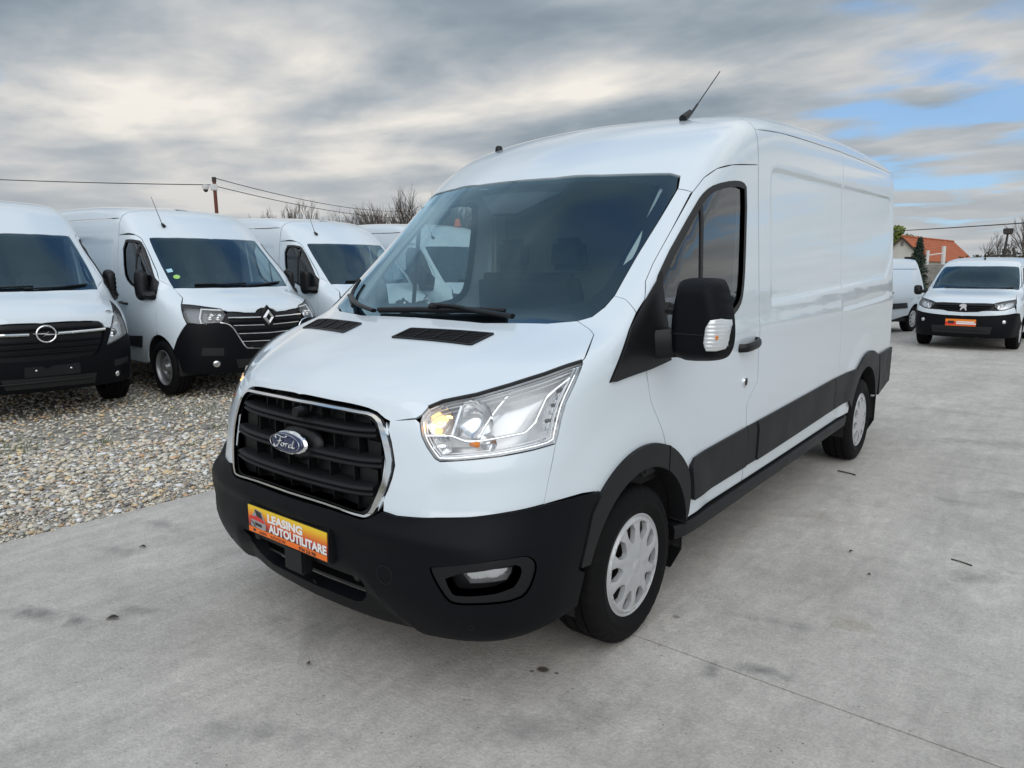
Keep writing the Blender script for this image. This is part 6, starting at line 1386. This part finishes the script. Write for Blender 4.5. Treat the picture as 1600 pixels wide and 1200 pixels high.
# gravel yard
def gravel():
    gm=bpy.data.materials.new('gravel_ground');gm.use_nodes=True;nt=gm.node_tree;n,L=nodes(nt);b=nt.nodes['Principled BSDF'];P=n('ShaderNodeTexCoord').outputs['Object']
    v=n('ShaderNodeTexVoronoi',{'Vector':P,'Scale':30.0});c=ramp(n,v.outputs['Color'],[(.1,(.24,.225,.19)),(.5,(.42,.395,.34)),(.9,(.55,.52,.46))])
    f=n('ShaderNodeTexNoise',{'Vector':P,'Scale':.5,'Detail':6.0}).outputs['Fac'];f=n('ShaderNodeMapRange',{0:f,1:.3,2:.7,3:.6,4:1.05}).outputs[0]
    s=n('ShaderNodeVectorMath',{0:c},operation='SCALE');L.new(f,s.inputs['Scale']);L.new(s.outputs[0],b.inputs['Base Color']);b.inputs['Roughness'].default_value=.9
    bp=n('ShaderNodeBump',{'Height':v.outputs['Distance'],'Strength':.8,'Distance':.02});L.new(bp.outputs[0],b.inputs['Normal'])
    mk('gravel_yard',[(-60,-40,-.028),(EDGE-.002,-40,-.028),(EDGE-.002,60,-.028),(-60,60,-.028)],[(0,1,2,3)],gm,smooth=False,kind='structure')
    # stones: near ones rounder
    pm=bpy.data.materials.new('pebble');pm.use_nodes=True;nt=pm.node_tree;n,L=nodes(nt);b=nt.nodes['Principled BSDF']
    at=n('ShaderNodeAttribute',attribute_name='tone').outputs['Color'];P=n('ShaderNodeTexCoord').outputs['Object'];f=n('ShaderNodeTexNoise',{'Vector':P,'Scale':90.0,'Detail':3.0}).outputs['Fac']
    f=n('ShaderNodeMapRange',{0:f,1:.25,2:.75,3:.75,4:1.2}).outputs[0];s=n('ShaderNodeVectorMath',{0:at},operation='SCALE');L.new(f,s.inputs['Scale']);L.new(s.outputs[0],b.inputs['Base Color']);b.inputs['Roughness'].default_value=.7
    bm=bmesh.new();bmesh.ops.create_icosphere(bm,subdivisions=2,radius=1);V2=np.array([v.co[:] for v in bm.verts]);F2=np.array([[v.index for v in f.verts] for f in bm.faces]);bm.free()
    bm=bmesh.new();bmesh.ops.create_icosphere(bm,subdivisions=1,radius=1);V1=np.array([v.co[:] for v in bm.verts]);F1=np.array([[v.index for v in f.verts] for f in bm.faces]);bm.free()
    pal=np.array([(.36,.345,.31),(.44,.42,.37),(.29,.29,.285),(.55,.53,.48),(.40,.31,.21),(.48,.38,.25),(.24,.25,.27),(.66,.65,.62),(.40,.27,.18),(.12,.12,.125),(.46,.38,.34)]);pw=np.array([.17,.18,.13,.13,.08,.05,.09,.08,.03,.03,.03])
    def batch(name,N,xr,yr,s0,s1,Vt,Ft,zoff=0,keep=None):
        x=rng.uniform(*xr,N);y=rng.uniform(*yr,N)
        if keep is not None: k=keep(x,y);x=x[k];y=y[k];N=len(x)
        sz=s0+(s1-s0)*rng.random(N)**2.2
        ab=np.stack([sz*rng.uniform(.8,1.35,N),sz*rng.uniform(.65,1.0,N),sz*rng.uniform(.35,.62,N)],1)
        th=rng.uniform(0,6.28,N);c,s=np.cos(th),np.sin(th)
        nv=len(Vt);J=1+.20*rng.standard_normal((N,nv,1))*.5
        A=Vt[None]*J*ab[:,None,:];A[...,2]+=.25*A[...,0]*rng.uniform(-1,1,(N,1))
        X=A[...,0]*c[:,None]-A[...,1]*s[:,None]+x[:,None];Y=A[...,0]*s[:,None]+A[...,1]*c[:,None]+y[:,None];Z=A[...,2]+(-.028+ab[:,2]*.55+zoff*rng.random(N))[:,None]
        V=np.stack([X,Y,Z],-1).reshape(-1,3);F=(Ft[None]+(np.arange(N)*nv)[:,None,None]).reshape(-1,3)
        me=bpy.data.meshes.new(name);me.vertices.add(len(V));me.vertices.foreach_set('co',V.ravel().astype(np.float32));me.loops.add(F.size);me.loops.foreach_set('vertex_index',F.ravel().astype(np.int32))
        me.polygons.add(len(F));me.polygons.foreach_set('loop_start',np.arange(0,F.size,3,dtype=np.int32));me.update(calc_edges=True)
        col=np.minimum(.8,1)*pal[rng.choice(len(pal),N,p=pw)]*rng.uniform(1.15,1.7,(N,1))*np.array([1.03,.99,.92]);at_=me.attributes.new('tone','FLOAT_COLOR','POINT');q=np.ones((N,nv,4),np.float32);q[...,:3]=np.minimum(col/.8,.78)[:,None,:];at_.data.foreach_set('color',q.ravel())
        me.polygons.foreach_set('use_smooth',[True]*len(me.polygons));return link(name,me,None,pm,kind='stuff')
    near=lambda x,y:(np.hypot(x-2.35,y+1.53)<7.4)
    far=lambda x,y:(np.hypot(x-2.35,y+1.53)>=7.2)
    # the strip along the slab is fine chippings, larger pebbles further in
    batch('gravel',34000,(-6.2,EDGE-.01),(-2.5,5.5),.008,.026,V2,F2,.012,lambda x,y:near(x,y)&((x<EDGE-.6)|(rng.random(len(x))<.45)))
    batch('gravel',16000,(EDGE-.95,EDGE+.004),(-2.5,6),.006,.014,V1,F1,.006)
    batch('gravel',34000,(-11,EDGE-.3),(-1.5,9.5),.012,.029,V1,F1,.012,far)
    batch('gravel',700,(EDGE-.05,EDGE+.55),(-2.0,7.5),.004,.016,V1,F1,0.0,lambda x,y:rng.random(len(x))<np.exp(-(x-EDGE)/.12))
gravel()
# ---------------------------------------------------------------- background
def bark(n_,c): return mat(n_,c,.85,mott=(6,.35))
BARK=bark('grey_bark',(.075,.062,.052));TWIG=bark('brown_twigs',(.10,.08,.066))
def leafmat(nm,c0,c1):
    if nm in MATS: return MATS[nm]
    m=bpy.data.materials.new(nm);m.use_nodes=True;nt=m.node_tree;n,L=nodes(nt);b=nt.nodes['Principled BSDF'];P=n('ShaderNodeTexCoord').outputs['Object'];f=n('ShaderNodeTexNoise',{'Vector':P,'Scale':1.1,'Detail':4.0,'Roughness':.7}).outputs['Fac']
    L.new(ramp(n,f,[(.35,c0),(.65,c1)]),b.inputs['Base Color']);b.inputs['Roughness'].default_value=.7;b.inputs['Specular IOR Level'].default_value=.25;MATS[nm]=m;return m
def bare_tree(name,loc,h,label,seed,group,spread=.55,stems=4,depth=4,cat='tree'):
    rg=np.random.default_rng(seed);e=empty(name,loc,rg.uniform(0,6.28),label=label,category=cat)
    if group: e['group']=group
    T=MB();Cn=MB()
    def grow(p,d,L,r,k):
        n=4;P=[p];q=p.copy();dd=d.copy()
        for i in range(n):
            dd=dd+rg.normal(0,.10,3)+np.array([0,0,.07]);dd/=np.linalg.norm(dd);q=q+dd*L/n;P.append(q.copy())
        (T if k>=depth-0 else Cn).tube(P,np.linspace(r,r*.55,n+1),5 if k>=depth-1 else 3,cap=False)
        if k==0: return
        for b in range(3 if k>1 else 4):
            t=rg.uniform(.35,1.0);i=min(int(t*n),n-1);s=P[i]+(P[i+1]-P[i])*(t*n-i)
            a=rg.normal(0,1,3);a-=a@dd*dd;a/=np.linalg.norm(a);nd=dd+a*spread*rg.uniform(.6,1.3);nd/=np.linalg.norm(nd);grow(s,nd,L*rg.uniform(.5,.75),r*.5,k-1)
        grow(q,dd,L*.6,r*.55,k-1)
    for s in range(stems):
        a=rg.uniform(0,6.28);d=np.array([math.cos(a)*.34,math.sin(a)*.34,1.]);grow(np.array([math.cos(a)*.15*h/5,math.sin(a)*.15*h/5,-.1]),d/np.linalg.norm(d),h*.40*rg.uniform(.85,1.1),h*.012+.01,depth)
    mk('trunk',T.V,T.F,BARK,e);mk('crown',Cn.V,Cn.F,TWIG,e);return e
def leaves(C_,N,size,rg,flat=.0):
    th=rg.uniform(0,6.28,N);nz=rg.normal(0,1,(N,3));nz/=np.linalg.norm(nz,axis=1,keepdims=True);a=np.cross(nz,rg.normal(0,1,(N,3)));a/=np.linalg.norm(a,axis=1,keepdims=True);b=np.cross(nz,a);s=size*rg.uniform(.6,1.4,(N,1))
    V=np.stack([C_-a*s,C_+b*s*.55,C_+a*s,C_-b*s*.55],1).reshape(-1,3);F=np.arange(N*4).reshape(-1,4);return V,F
def leafy_tree(name,loc,h,w,label,m,seed,group=None,nl=2600,ls=.16,trunk=.35,cat='tree'):
    rg=np.random.default_rng(seed);e=empty(name,loc,0,label=label,category=cat)
    if group: e['group']=group
    t=MB();t.tube([(0,0,-.1),(.05,0,h*.25),(0,.1,h*.55)],[h*.028,h*.02,h*.01],7)
    cl=[]
    for k in range(16):
        d=rg.normal(0,1,3);d/=np.linalg.norm(d);r=rg.uniform(.35,.95);c=np.array([d[0]*w*r*.8,d[1]*w*r*.8,h*(trunk+(1-trunk)*.5)+d[2]*h*(1-trunk)*.45*r]);cl.append((c,rg.uniform(.25,.45)*w));t.tube([(0,0,h*rg.uniform(.2,.45)),c*.6+np.array([0,0,h*.12]),c],[h*.010,h*.006,h*.003],4,cap=False)
    pts=[]
    for c,r in cl:
        n=nl//16;d=rg.normal(0,1,(n,3));d/=np.linalg.norm(d,axis=1,keepdims=True);pts.append(c+d*r*rg.uniform(.3,1,(n,1))**.6*np.array([1,1,.8]))
    P=np.vstack(pts);V,F=leaves(P,len(P),ls,rg);mk('trunk',t.V,t.F,BARK,e);mk('crown',V,F,m,e,smooth=False);return e
def bush(loc,h,w,label,m,seed,nl=900,ls=.10,group=None,name='bush'):
    rg=np.random.default_rng(seed);e=empty(name,loc,0,label=label,category='bush')
    if group: e['group']=group
    t=MB()
    for k in range(9):
        a=rg.uniform(0,6.28);r=rg.uniform(.2,.8)*w;t.tube([(0,0,-.05),(math.cos(a)*r*.5,math.sin(a)*r*.5,h*.5),(math.cos(a)*r,math.sin(a)*r,h*rg.uniform(.7,1.02))],[.03,.02,.008],4,cap=False)
    d=rg.normal(0,1,(nl,3));d/=np.linalg.norm(d,axis=1,keepdims=True);P=d*rg.uniform(.3,1,(nl,1))**.5*np.array([w,w,h*.5])+np.array([0,0,h*.5]);P+=.12*w*np.sin(P*5+seed)
    P=P[P[:,2]>.02];V,F=leaves(P,len(P),ls,rg);mk('stem',t.V,t.F,BARK,e);mk('crown',V,F,m,e,smooth=False);return e
GB='bare trees behind the row of parked vans'
tl=[(-29.5,22.8,4.3,'low spreading bare tree, leftmost of the clump behind the vans'),(-28.6,23.7,4.9,'second bare tree of the clump behind the vans'),(-27.9,24.4,4.9,'third bare tree of the clump behind the vans'),(-27.1,25.0,5.4,'fourth bare tree of the clump behind the vans'),(-26.4,25.6,5.7,'bare tree rising left of the windscreen edge of the large van'),(-25.8,26.2,5.9,'tallest bare tree, against the roof edge of the large van'),(-25.0,26.9,5.6,'bare tree seen through the far cab window of the large van'),(-24.0,27.6,5.3,'last bare tree seen through the far cab window'),(-23.0,28.6,5.2,'bare tree hidden behind the cab of the large van')]
for i,(x,y,h,lb) in enumerate(tl): bare_tree('bare_tree',(x,y,-.1),h*1.1,lb,20+i,GB,.6,7 if i else 5,4)
bare_tree('bare_tree',(-34.7,24.1,-.1),6.6,'lone slender bare tree above the third parked van',55,GB,.32,5,4)
for i,(x,y,h,lb) in enumerate([(-3.9,62,5.4,'slender bare tree right of the orange roof'),(-.8,58,6.6,'bare tree at the right edge behind the floodlight pole'),(-2.9,64,4.0,'small bare tree between the floodlight pole and the orange roof')]): bare_tree('bare_tree',(x,y,-.1),h*1.0,lb,70+i,'bare trees at the right edge',.35,2,4)
GRN=leafmat('spring_leaves',(.10,.15,.03),(.22,.27,.07));OLV=leafmat('olive_scrub',(.045,.05,.02),(.10,.095,.045));CON=leafmat('conifer_needles',(.022,.040,.028),(.055,.082,.058))
leafy_tree('leafy_tree',(-22.8,129.5,-.1),8.6,3.6,'fresh green tree behind the house with the orange roof',GRN,3,nl=3600,ls=.26)
for i,(x,y,h,w) in enumerate([(-5.8,72,2.6,2.2),(-3.6,70,3.3,2.0),(-1.8,68,3.6,2.2),(.2,66,3.4,2.2),(2.4,66,3.1,2.3),(-8.2,74,2.2,2.0)]):
    bush((x,y,-.1),h,w,['low olive bush nearest the orange roof','olive bush beneath the slender bare tree','tall dark bush left of the floodlight pole','tall dark bush right of the floodlight pole','dark bush at the right edge of the picture','low bush hidden by the orange roofed house'][i],OLV,90+i,1500,.12,'bushes along the right background')
def conifer(loc,h,w,label,seed):
    rg=np.random.default_rng(seed);e=empty('conifer',loc,0,label=label,category='tree');t=MB();t.tube([(0,0,-.1),(0,0,h*.97)],[.05,.008],6);V=[];F=[]
    for k in range(34):
        z=h*(.04+.95*k/34);r=w*(1-k/34)**.8*rg.uniform(.75,1.15)
        for j in range(9):
            a=rg.uniform(0,6.28);d=np.array([math.cos(a),math.sin(a),.55]);p0=np.array([0,0,z]);p1=p0+d*r
            t.tube([p0,p1],[.008,.003],3,cap=False)
            n=34;u=rg.uniform(.2,1.05,(n,1));q=p0+(p1-p0)*u+rg.normal(0,.03,(n,3));v,f=leaves(q,n,.032,rg);F+=[tuple(x+len(V)*1 for x in ff) for ff in f];V+=list(v)
    mk('trunk',t.V,t.F,BARK,e);mk('crown',V,F,CON,e,smooth=False);return e
conifer((-2.9,29.7,-.1),2.85,.60,'narrow grey-green conifer between the two small white vans',5)
# house with an orange tiled roof
def house():
    a=math.atan2(-14.16+16.43,121.74-98.67);e=empty('house',(-16.43,98.67,0),-a,label='low white house with an orange tiled roof and a dark gable window',category='house')
    WM=mat('white_render',(.62,.60,.56),.85,mott=(1.2,.08),bump=(30,.2,3));TM=mat('orange_roof_tiles',(.42,.115,.045),.75,mott=(1.6,.28))
    hw,L_,ez,rz=2.75,23.2,2.72,5.40
    m=MB();V=[(-hw,0,-.1),(hw,0,-.1),(hw,0,ez),(0,0,rz-.18),(-hw,0,ez)];V=V+[(x,L_,z) for x,_,z in V]
    # gable front with a window opening
    wx0,wx1,wz0,wz1=.35,1.75,2.15,2.95
    fr=[(-hw,-.1),(hw,-.1),(hw,ez),(0,rz-.18),(-hw,ez)];V2,F2,_=tri2d([np.array(fr,float),np.array([(wx0,wz0),(wx0,wz1),(wx1,wz1),(wx1,wz0)],float)],1.2)
    m.add([(x,0,z) for x,z in V2],[tuple(f) for f in F2]);m.add([(x,.25,z) for x,z in((wx0,wz0),(wx1,wz0),(wx1,wz1),(wx0,wz1))]+[(x,0,z) for x,z in((wx0,wz0),(wx1,wz0),(wx1,wz1),(wx0,wz1))],[(0,1,5,4),(1,2,6,5),(2,3,7,6),(3,0,4,7)])
    m.add(V,[(5,6,7,8,9),(0,5,9,4),(1,2,7,6)]);m.build('wall',WM,e,smooth=False)
    f=MB();f.box(((wx0+wx1)/2,.2,(wz0+wz1)/2),(1.4,.04,.8));w=f.build('window',mat('dark_window_pane',(.012,.012,.014),.15),e,smooth=False)
    f=MB();f.box(((wx0+wx1)/2,.16,(wz0+wz1)/2),(.06,.05,.8));f.build('window_bar',mat('window_frame_brown',(.06,.04,.03),.6),w,smooth=False)
    sx=(rz-ez);n=14
    for s in(1,-1):
        r=MB();sl=math.hypot(hw+.35,(hw+.35)*sx/hw)
        for k in range(n):
            t0,t1=k/n,(k+1.12)/n;x0,z0=s*(hw+.35)*t0,rz-(hw+.35)*sx/hw*t0;x1,z1=s*(hw+.35)*t1,rz-(hw+.35)*sx/hw*t1;u=.06
            y=np.linspace(-.35,L_+.3,80);V=[];F=[]
            for i,yy in enumerate(y):
                b=.03*math.sin(i*math.pi)**2+.035*(i%2);V+=[(x0,yy,z0+b),(x1,yy,z1+b+u),(x1,yy,z1+b)]
            F=[(3*i,3*i+1,3*i+4,3*i+3) for i in range(79)]+[(3*i+1,3*i+2,3*i+5,3*i+4) for i in range(79)];r.add(V,F)
        r.build('roof',TM,e,smooth=False)
    r=MB();r.tube([(0,-.4,rz+.06),(0,L_+.3,rz+.06)],.13,8);r.build('ridge',TM,e)
    r=MB();
    for s in(1,-1): r.box((s*(hw+.25)/2,-.33,(rz+ez)/2-.25),(math.hypot(hw+.3,sx+.3),.04,.18),rot=Matrix.Rotation(s*math.atan2(sx,hw),3,'Y'))
    r.build('bargeboard',mat('dark_wood',(.05,.035,.028),.7),e,smooth=False)
    c=MB();c.box((-.02,-.05,4.55),(.28,.08,.5));c.build('gable_vent',mat('vent_grey',(.20,.19,.18),.7),e,smooth=False)
house()
# white goal-like frame and low wall before the house
WP=mat('white_painted_post',(.66,.65,.62),.6,mott=(4,.1))
e=empty('post_frame',(-5.36,47.0,-.1),0,label='white frame of two posts and a rail before the orange roofed house',category='frame')
m=MB();m.tube([(0,0,0),(.0,0,2.7)],.09,8);m.build('post',WP,e);m=MB();m.tube([(.75,.72,0),(.70,.70,2.95)],.11,8);m.build('post',WP,e);m=MB();m.tube([(0,0,2.42),(.72,.70,2.55)],.035,6);m.build('rail',WP,e)
BR=mat('grey_block',(.20,.19,.175),.9,mott=(3,.25))
e=empty('block_wall',(-6.2,44,-.1),.75,label='low grey block wall behind the conifer',category='wall')
for r_ in range(8):
    for k in range(9):
        m=MB();m.box((k*.5+(.25 if r_%2 else 0),0,.12+r_*.235),(.49,.22,.225));m.build('block',BR,e,smooth=False)
# lamp pole on the right
LP=mat('dark_pole',(.045,.038,.034),.7)
e=empty('lamp_pole',(-2.46,57.3,-.1),0,label='dark pole carrying one floodlight at the right edge',category='lamp pole')
m=MB();m.tube([(0,0,0),(.0,0,2.9),(.06,0,3.9)],[.13,.09,.06],8);m.build('pole',LP,e);m=MB();m.box((.08,-.06,4.10),(.50,.34,.40),taper=1.2);m.build('lamp_head',LP,e,bevel=.05)
m=MB();m.tube([(-.65,0,2.5),(.55,0,2.55)],.05,6);m.tube([(-.4,0,2.75),(.35,0,2.75)],.035,6);m.build('cross_arm',LP,e)
# camera pole on the left
RS=mat('rusty_brown_pole',(.14,.045,.028),.75,mott=(3,.25));WH=mat('white_camera_shell',(.72,.72,.72),.35)
e=empty('camera_pole',(-30.75,16.9,-.1),0,label='thin rust-brown pole with a white security camera above the parked vans',category='pole')
m=MB();m.tube([(.10,.05,0),(0,0,5.85)],.085,8);m.build('pole',RS,e);m=MB();m.lathe([(5.75,.10),(5.95,.10),(5.97,.001)],12,'z');m.build('pole_cap',LP,e)
m=MB();m.box((0,-.02,5.48),(.26,.26,.30));m.build('camera_bracket',WH,e,bevel=.03)
m=MB();m.tube([(0,0,5.5),(-.16,-.28,5.55)],.035,6);m.build('camera_arm',WH,e)
m=MB();m.lathe([(.0,.001),(.03,.11),(.10,.15),(.22,.155),(.24,.10)],16,'z');V=np.array(m.V)+np.array([-.20,-.34,5.34]);V[:,2]=5.34+ (V[:,2]-5.34);c=fix(mk('camera_dome',V,m.F,WH,e))
m=MB();m.lathe([(-.10,.001),(-.08,.06),(-.03,.10),(.02,.11)],16,'z');fix(mk('camera_lens',np.array(m.V)+np.array([-.20,-.34,5.34]),m.F,LP,c))
WM_=mat('wire_black',(.03,.03,.032),.6)
def wire(a,b,sag,r,label):
    t=np.linspace(0,1,40)[:,None];P=np.array(a)+(np.array(b)-np.array(a))*t;P[:,2]-=sag*4*(t*(1-t))[:,0];m=MB();m.tube(P,r,5);o=m.build('overhead_wire',WM_,None);o['label']=label;o['category']='wire';o['group']='overhead wires';return o
wire((-56,1.4,7.2),(-30.80,16.85,5.50),.25,.022,'overhead wire running left from the camera pole')
wire((-30.75,16.92,5.82),(-50.5,48.1,7.1),.5,.020,'upper overhead wire running right from the camera pole')
wire((-30.75,16.92,5.45),(-50.5,48.0,6.45),.4,.020,'lower overhead wire running right from the camera pole')
wire((-14.5,72.0,4.85),(4.2,41.5,3.95),.05,.035,'overhead wire crossing above the orange roof')
e=empty('floodlight',(-29.8,12.1,-.1),.5,label='dark floodlight arm showing above the roof of the second parked van',category='lamp')
m=MB();m.tube([(-.2,0,0),(-.2,0,3.95)],.05,6);m.build('pole',LP,e);m=MB();m.box((-.2,0,4.02),(.38,.2,.16));m.build('lamp_head',LP,e,smooth=False);m=MB();m.box((.22,0,4.05),(.5,.18,.07));m.build('lamp_arm',mat('pale_lamp_arm',(.55,.42,.34),.6),e,smooth=False)
# far belt of trees, reads as one mass
rg=np.random.default_rng(77);P=[];
for a in np.linspace(0,2*np.pi,420):
    d=rg.uniform(230,420);x,y=math.cos(a)*d,math.sin(a)*d+10
    h=rg.uniform(3,8.5)*(.55 if -1.1<math.atan2(x,y)<.3 else 1)
    n=60;q=rg.normal(0,1,(n,3));q/=np.linalg.norm(q,axis=1,keepdims=True);P.append(np.array([x,y,h*.45])+q*np.array([h*1.0,h*1.0,h*.55])*rg.uniform(.4,1,(n,1)))
P=np.vstack(P);V,F=leaves(P,len(P),1.1,rg);mk('far_woods',V,F,leafmat('far_woods_leaves',(.055,.058,.035),(.11,.105,.065)),None,smooth=False,kind='stuff')
# tufts of grass and weeds in the gravel
WD=leafmat('weeds',(.07,.10,.025),(.16,.18,.06));V=[];F=[]
for (x,y,r,n) in [(-4.85,.46,.28,120),(-5.2,.6,.3,120),(-4.6,1.05,.12,50),(-5.4,2.4,.4,160),(-4.4,2.1,.10,40),(-4.0,3.6,.25,90),(-4.9,4.2,.4,140),(-3.6,2.6,.08,30),(-6.4,2.5,.5,160),(-3.9,1.6,.07,25),(-4.3,4.6,.5,140),(-3.6,5.2,.4,100)]:
    for k in range(n):
        a=rg.uniform(0,6.28);q=rg.uniform(0,1)**.6*r;px,py=x+math.cos(a)*q,y+math.sin(a)*q;h=rg.uniform(.02,.06);b=rg.uniform(0,6.28);dx,dy=math.cos(b),math.sin(b);l=rg.uniform(.01,.035);o=len(V)
        V+=[(px-dy*.003,py+dx*.003,-.03),(px+dy*.003,py-dx*.003,-.03),(px+dx*l,py+dy*l,h-.02)];F.append((o,o+1,o+2))
mk('weeds',V,F,WD,None,smooth=False,kind='stuff')
# leaves and twigs lying on the concrete
LF=mat('dry_leaf_dark',(.035,.028,.022),.8);GL='dry leaves and twigs on the concrete'
def leaf(x,y,l,w,rz,label,seed):
    rg=np.random.default_rng(seed);V=[];n=7
    for i in range(n):
        t=i/(n-1);ww=w*math.sin(math.pi*min(max(t,.04),.97))**.8
        for j in(-1,0,1): V.append(((t-.5)*l,j*ww+.004*math.sin(t*5),.004+abs(j)*.008*math.sin(t*3)+.006*t))
    F=[(i*3+j,(i+1)*3+j,(i+1)*3+j+1,i*3+j+1) for i in range(n-1) for j in(0,1)];o=mk('dry_leaf',V,F,LF,None);o.location=(x,y,0);o.rotation_euler=(0,0,rz);o['label']=label;o['category']='leaf';o['group']=GL
leaf(-.965,-.31,.055,.016,.9,'dark dry leaf on the concrete far left of the bumper',1);leaf(.05,.02,.02,.008,.3,'tiny dark leaf on the concrete below the plate',2);leaf(-1.72,.16,.05,.01,.5,'brown leaf on the concrete near the gravel edge',3)
leaf(1.447,2.62,.022,.006,1.2,'small dark leaf on the concrete right of the front door',4);leaf(1.60,2.35,.018,.006,.2,'small leaf on the concrete in front of the dark twig',5)
def twig(P,r,label):
    m=MB();m.tube(smoothc(np.array(P),1),r,5);o=m.build('twig',LF,None);o['label']=label;o['category']='twig';o['group']=GL
twig([(1.90,2.862,.004),(1.93,2.845,.008),(1.965,2.842,.005),(2.0,2.828,.004)],.0035,'dark flat twig on the concrete at right')
twig([(.94,4.30,.005),(.99,4.275,.009),(1.05,4.272,.006),(1.08,4.255,.005)],.005,'dark twig on the concrete beside the rear wheel')
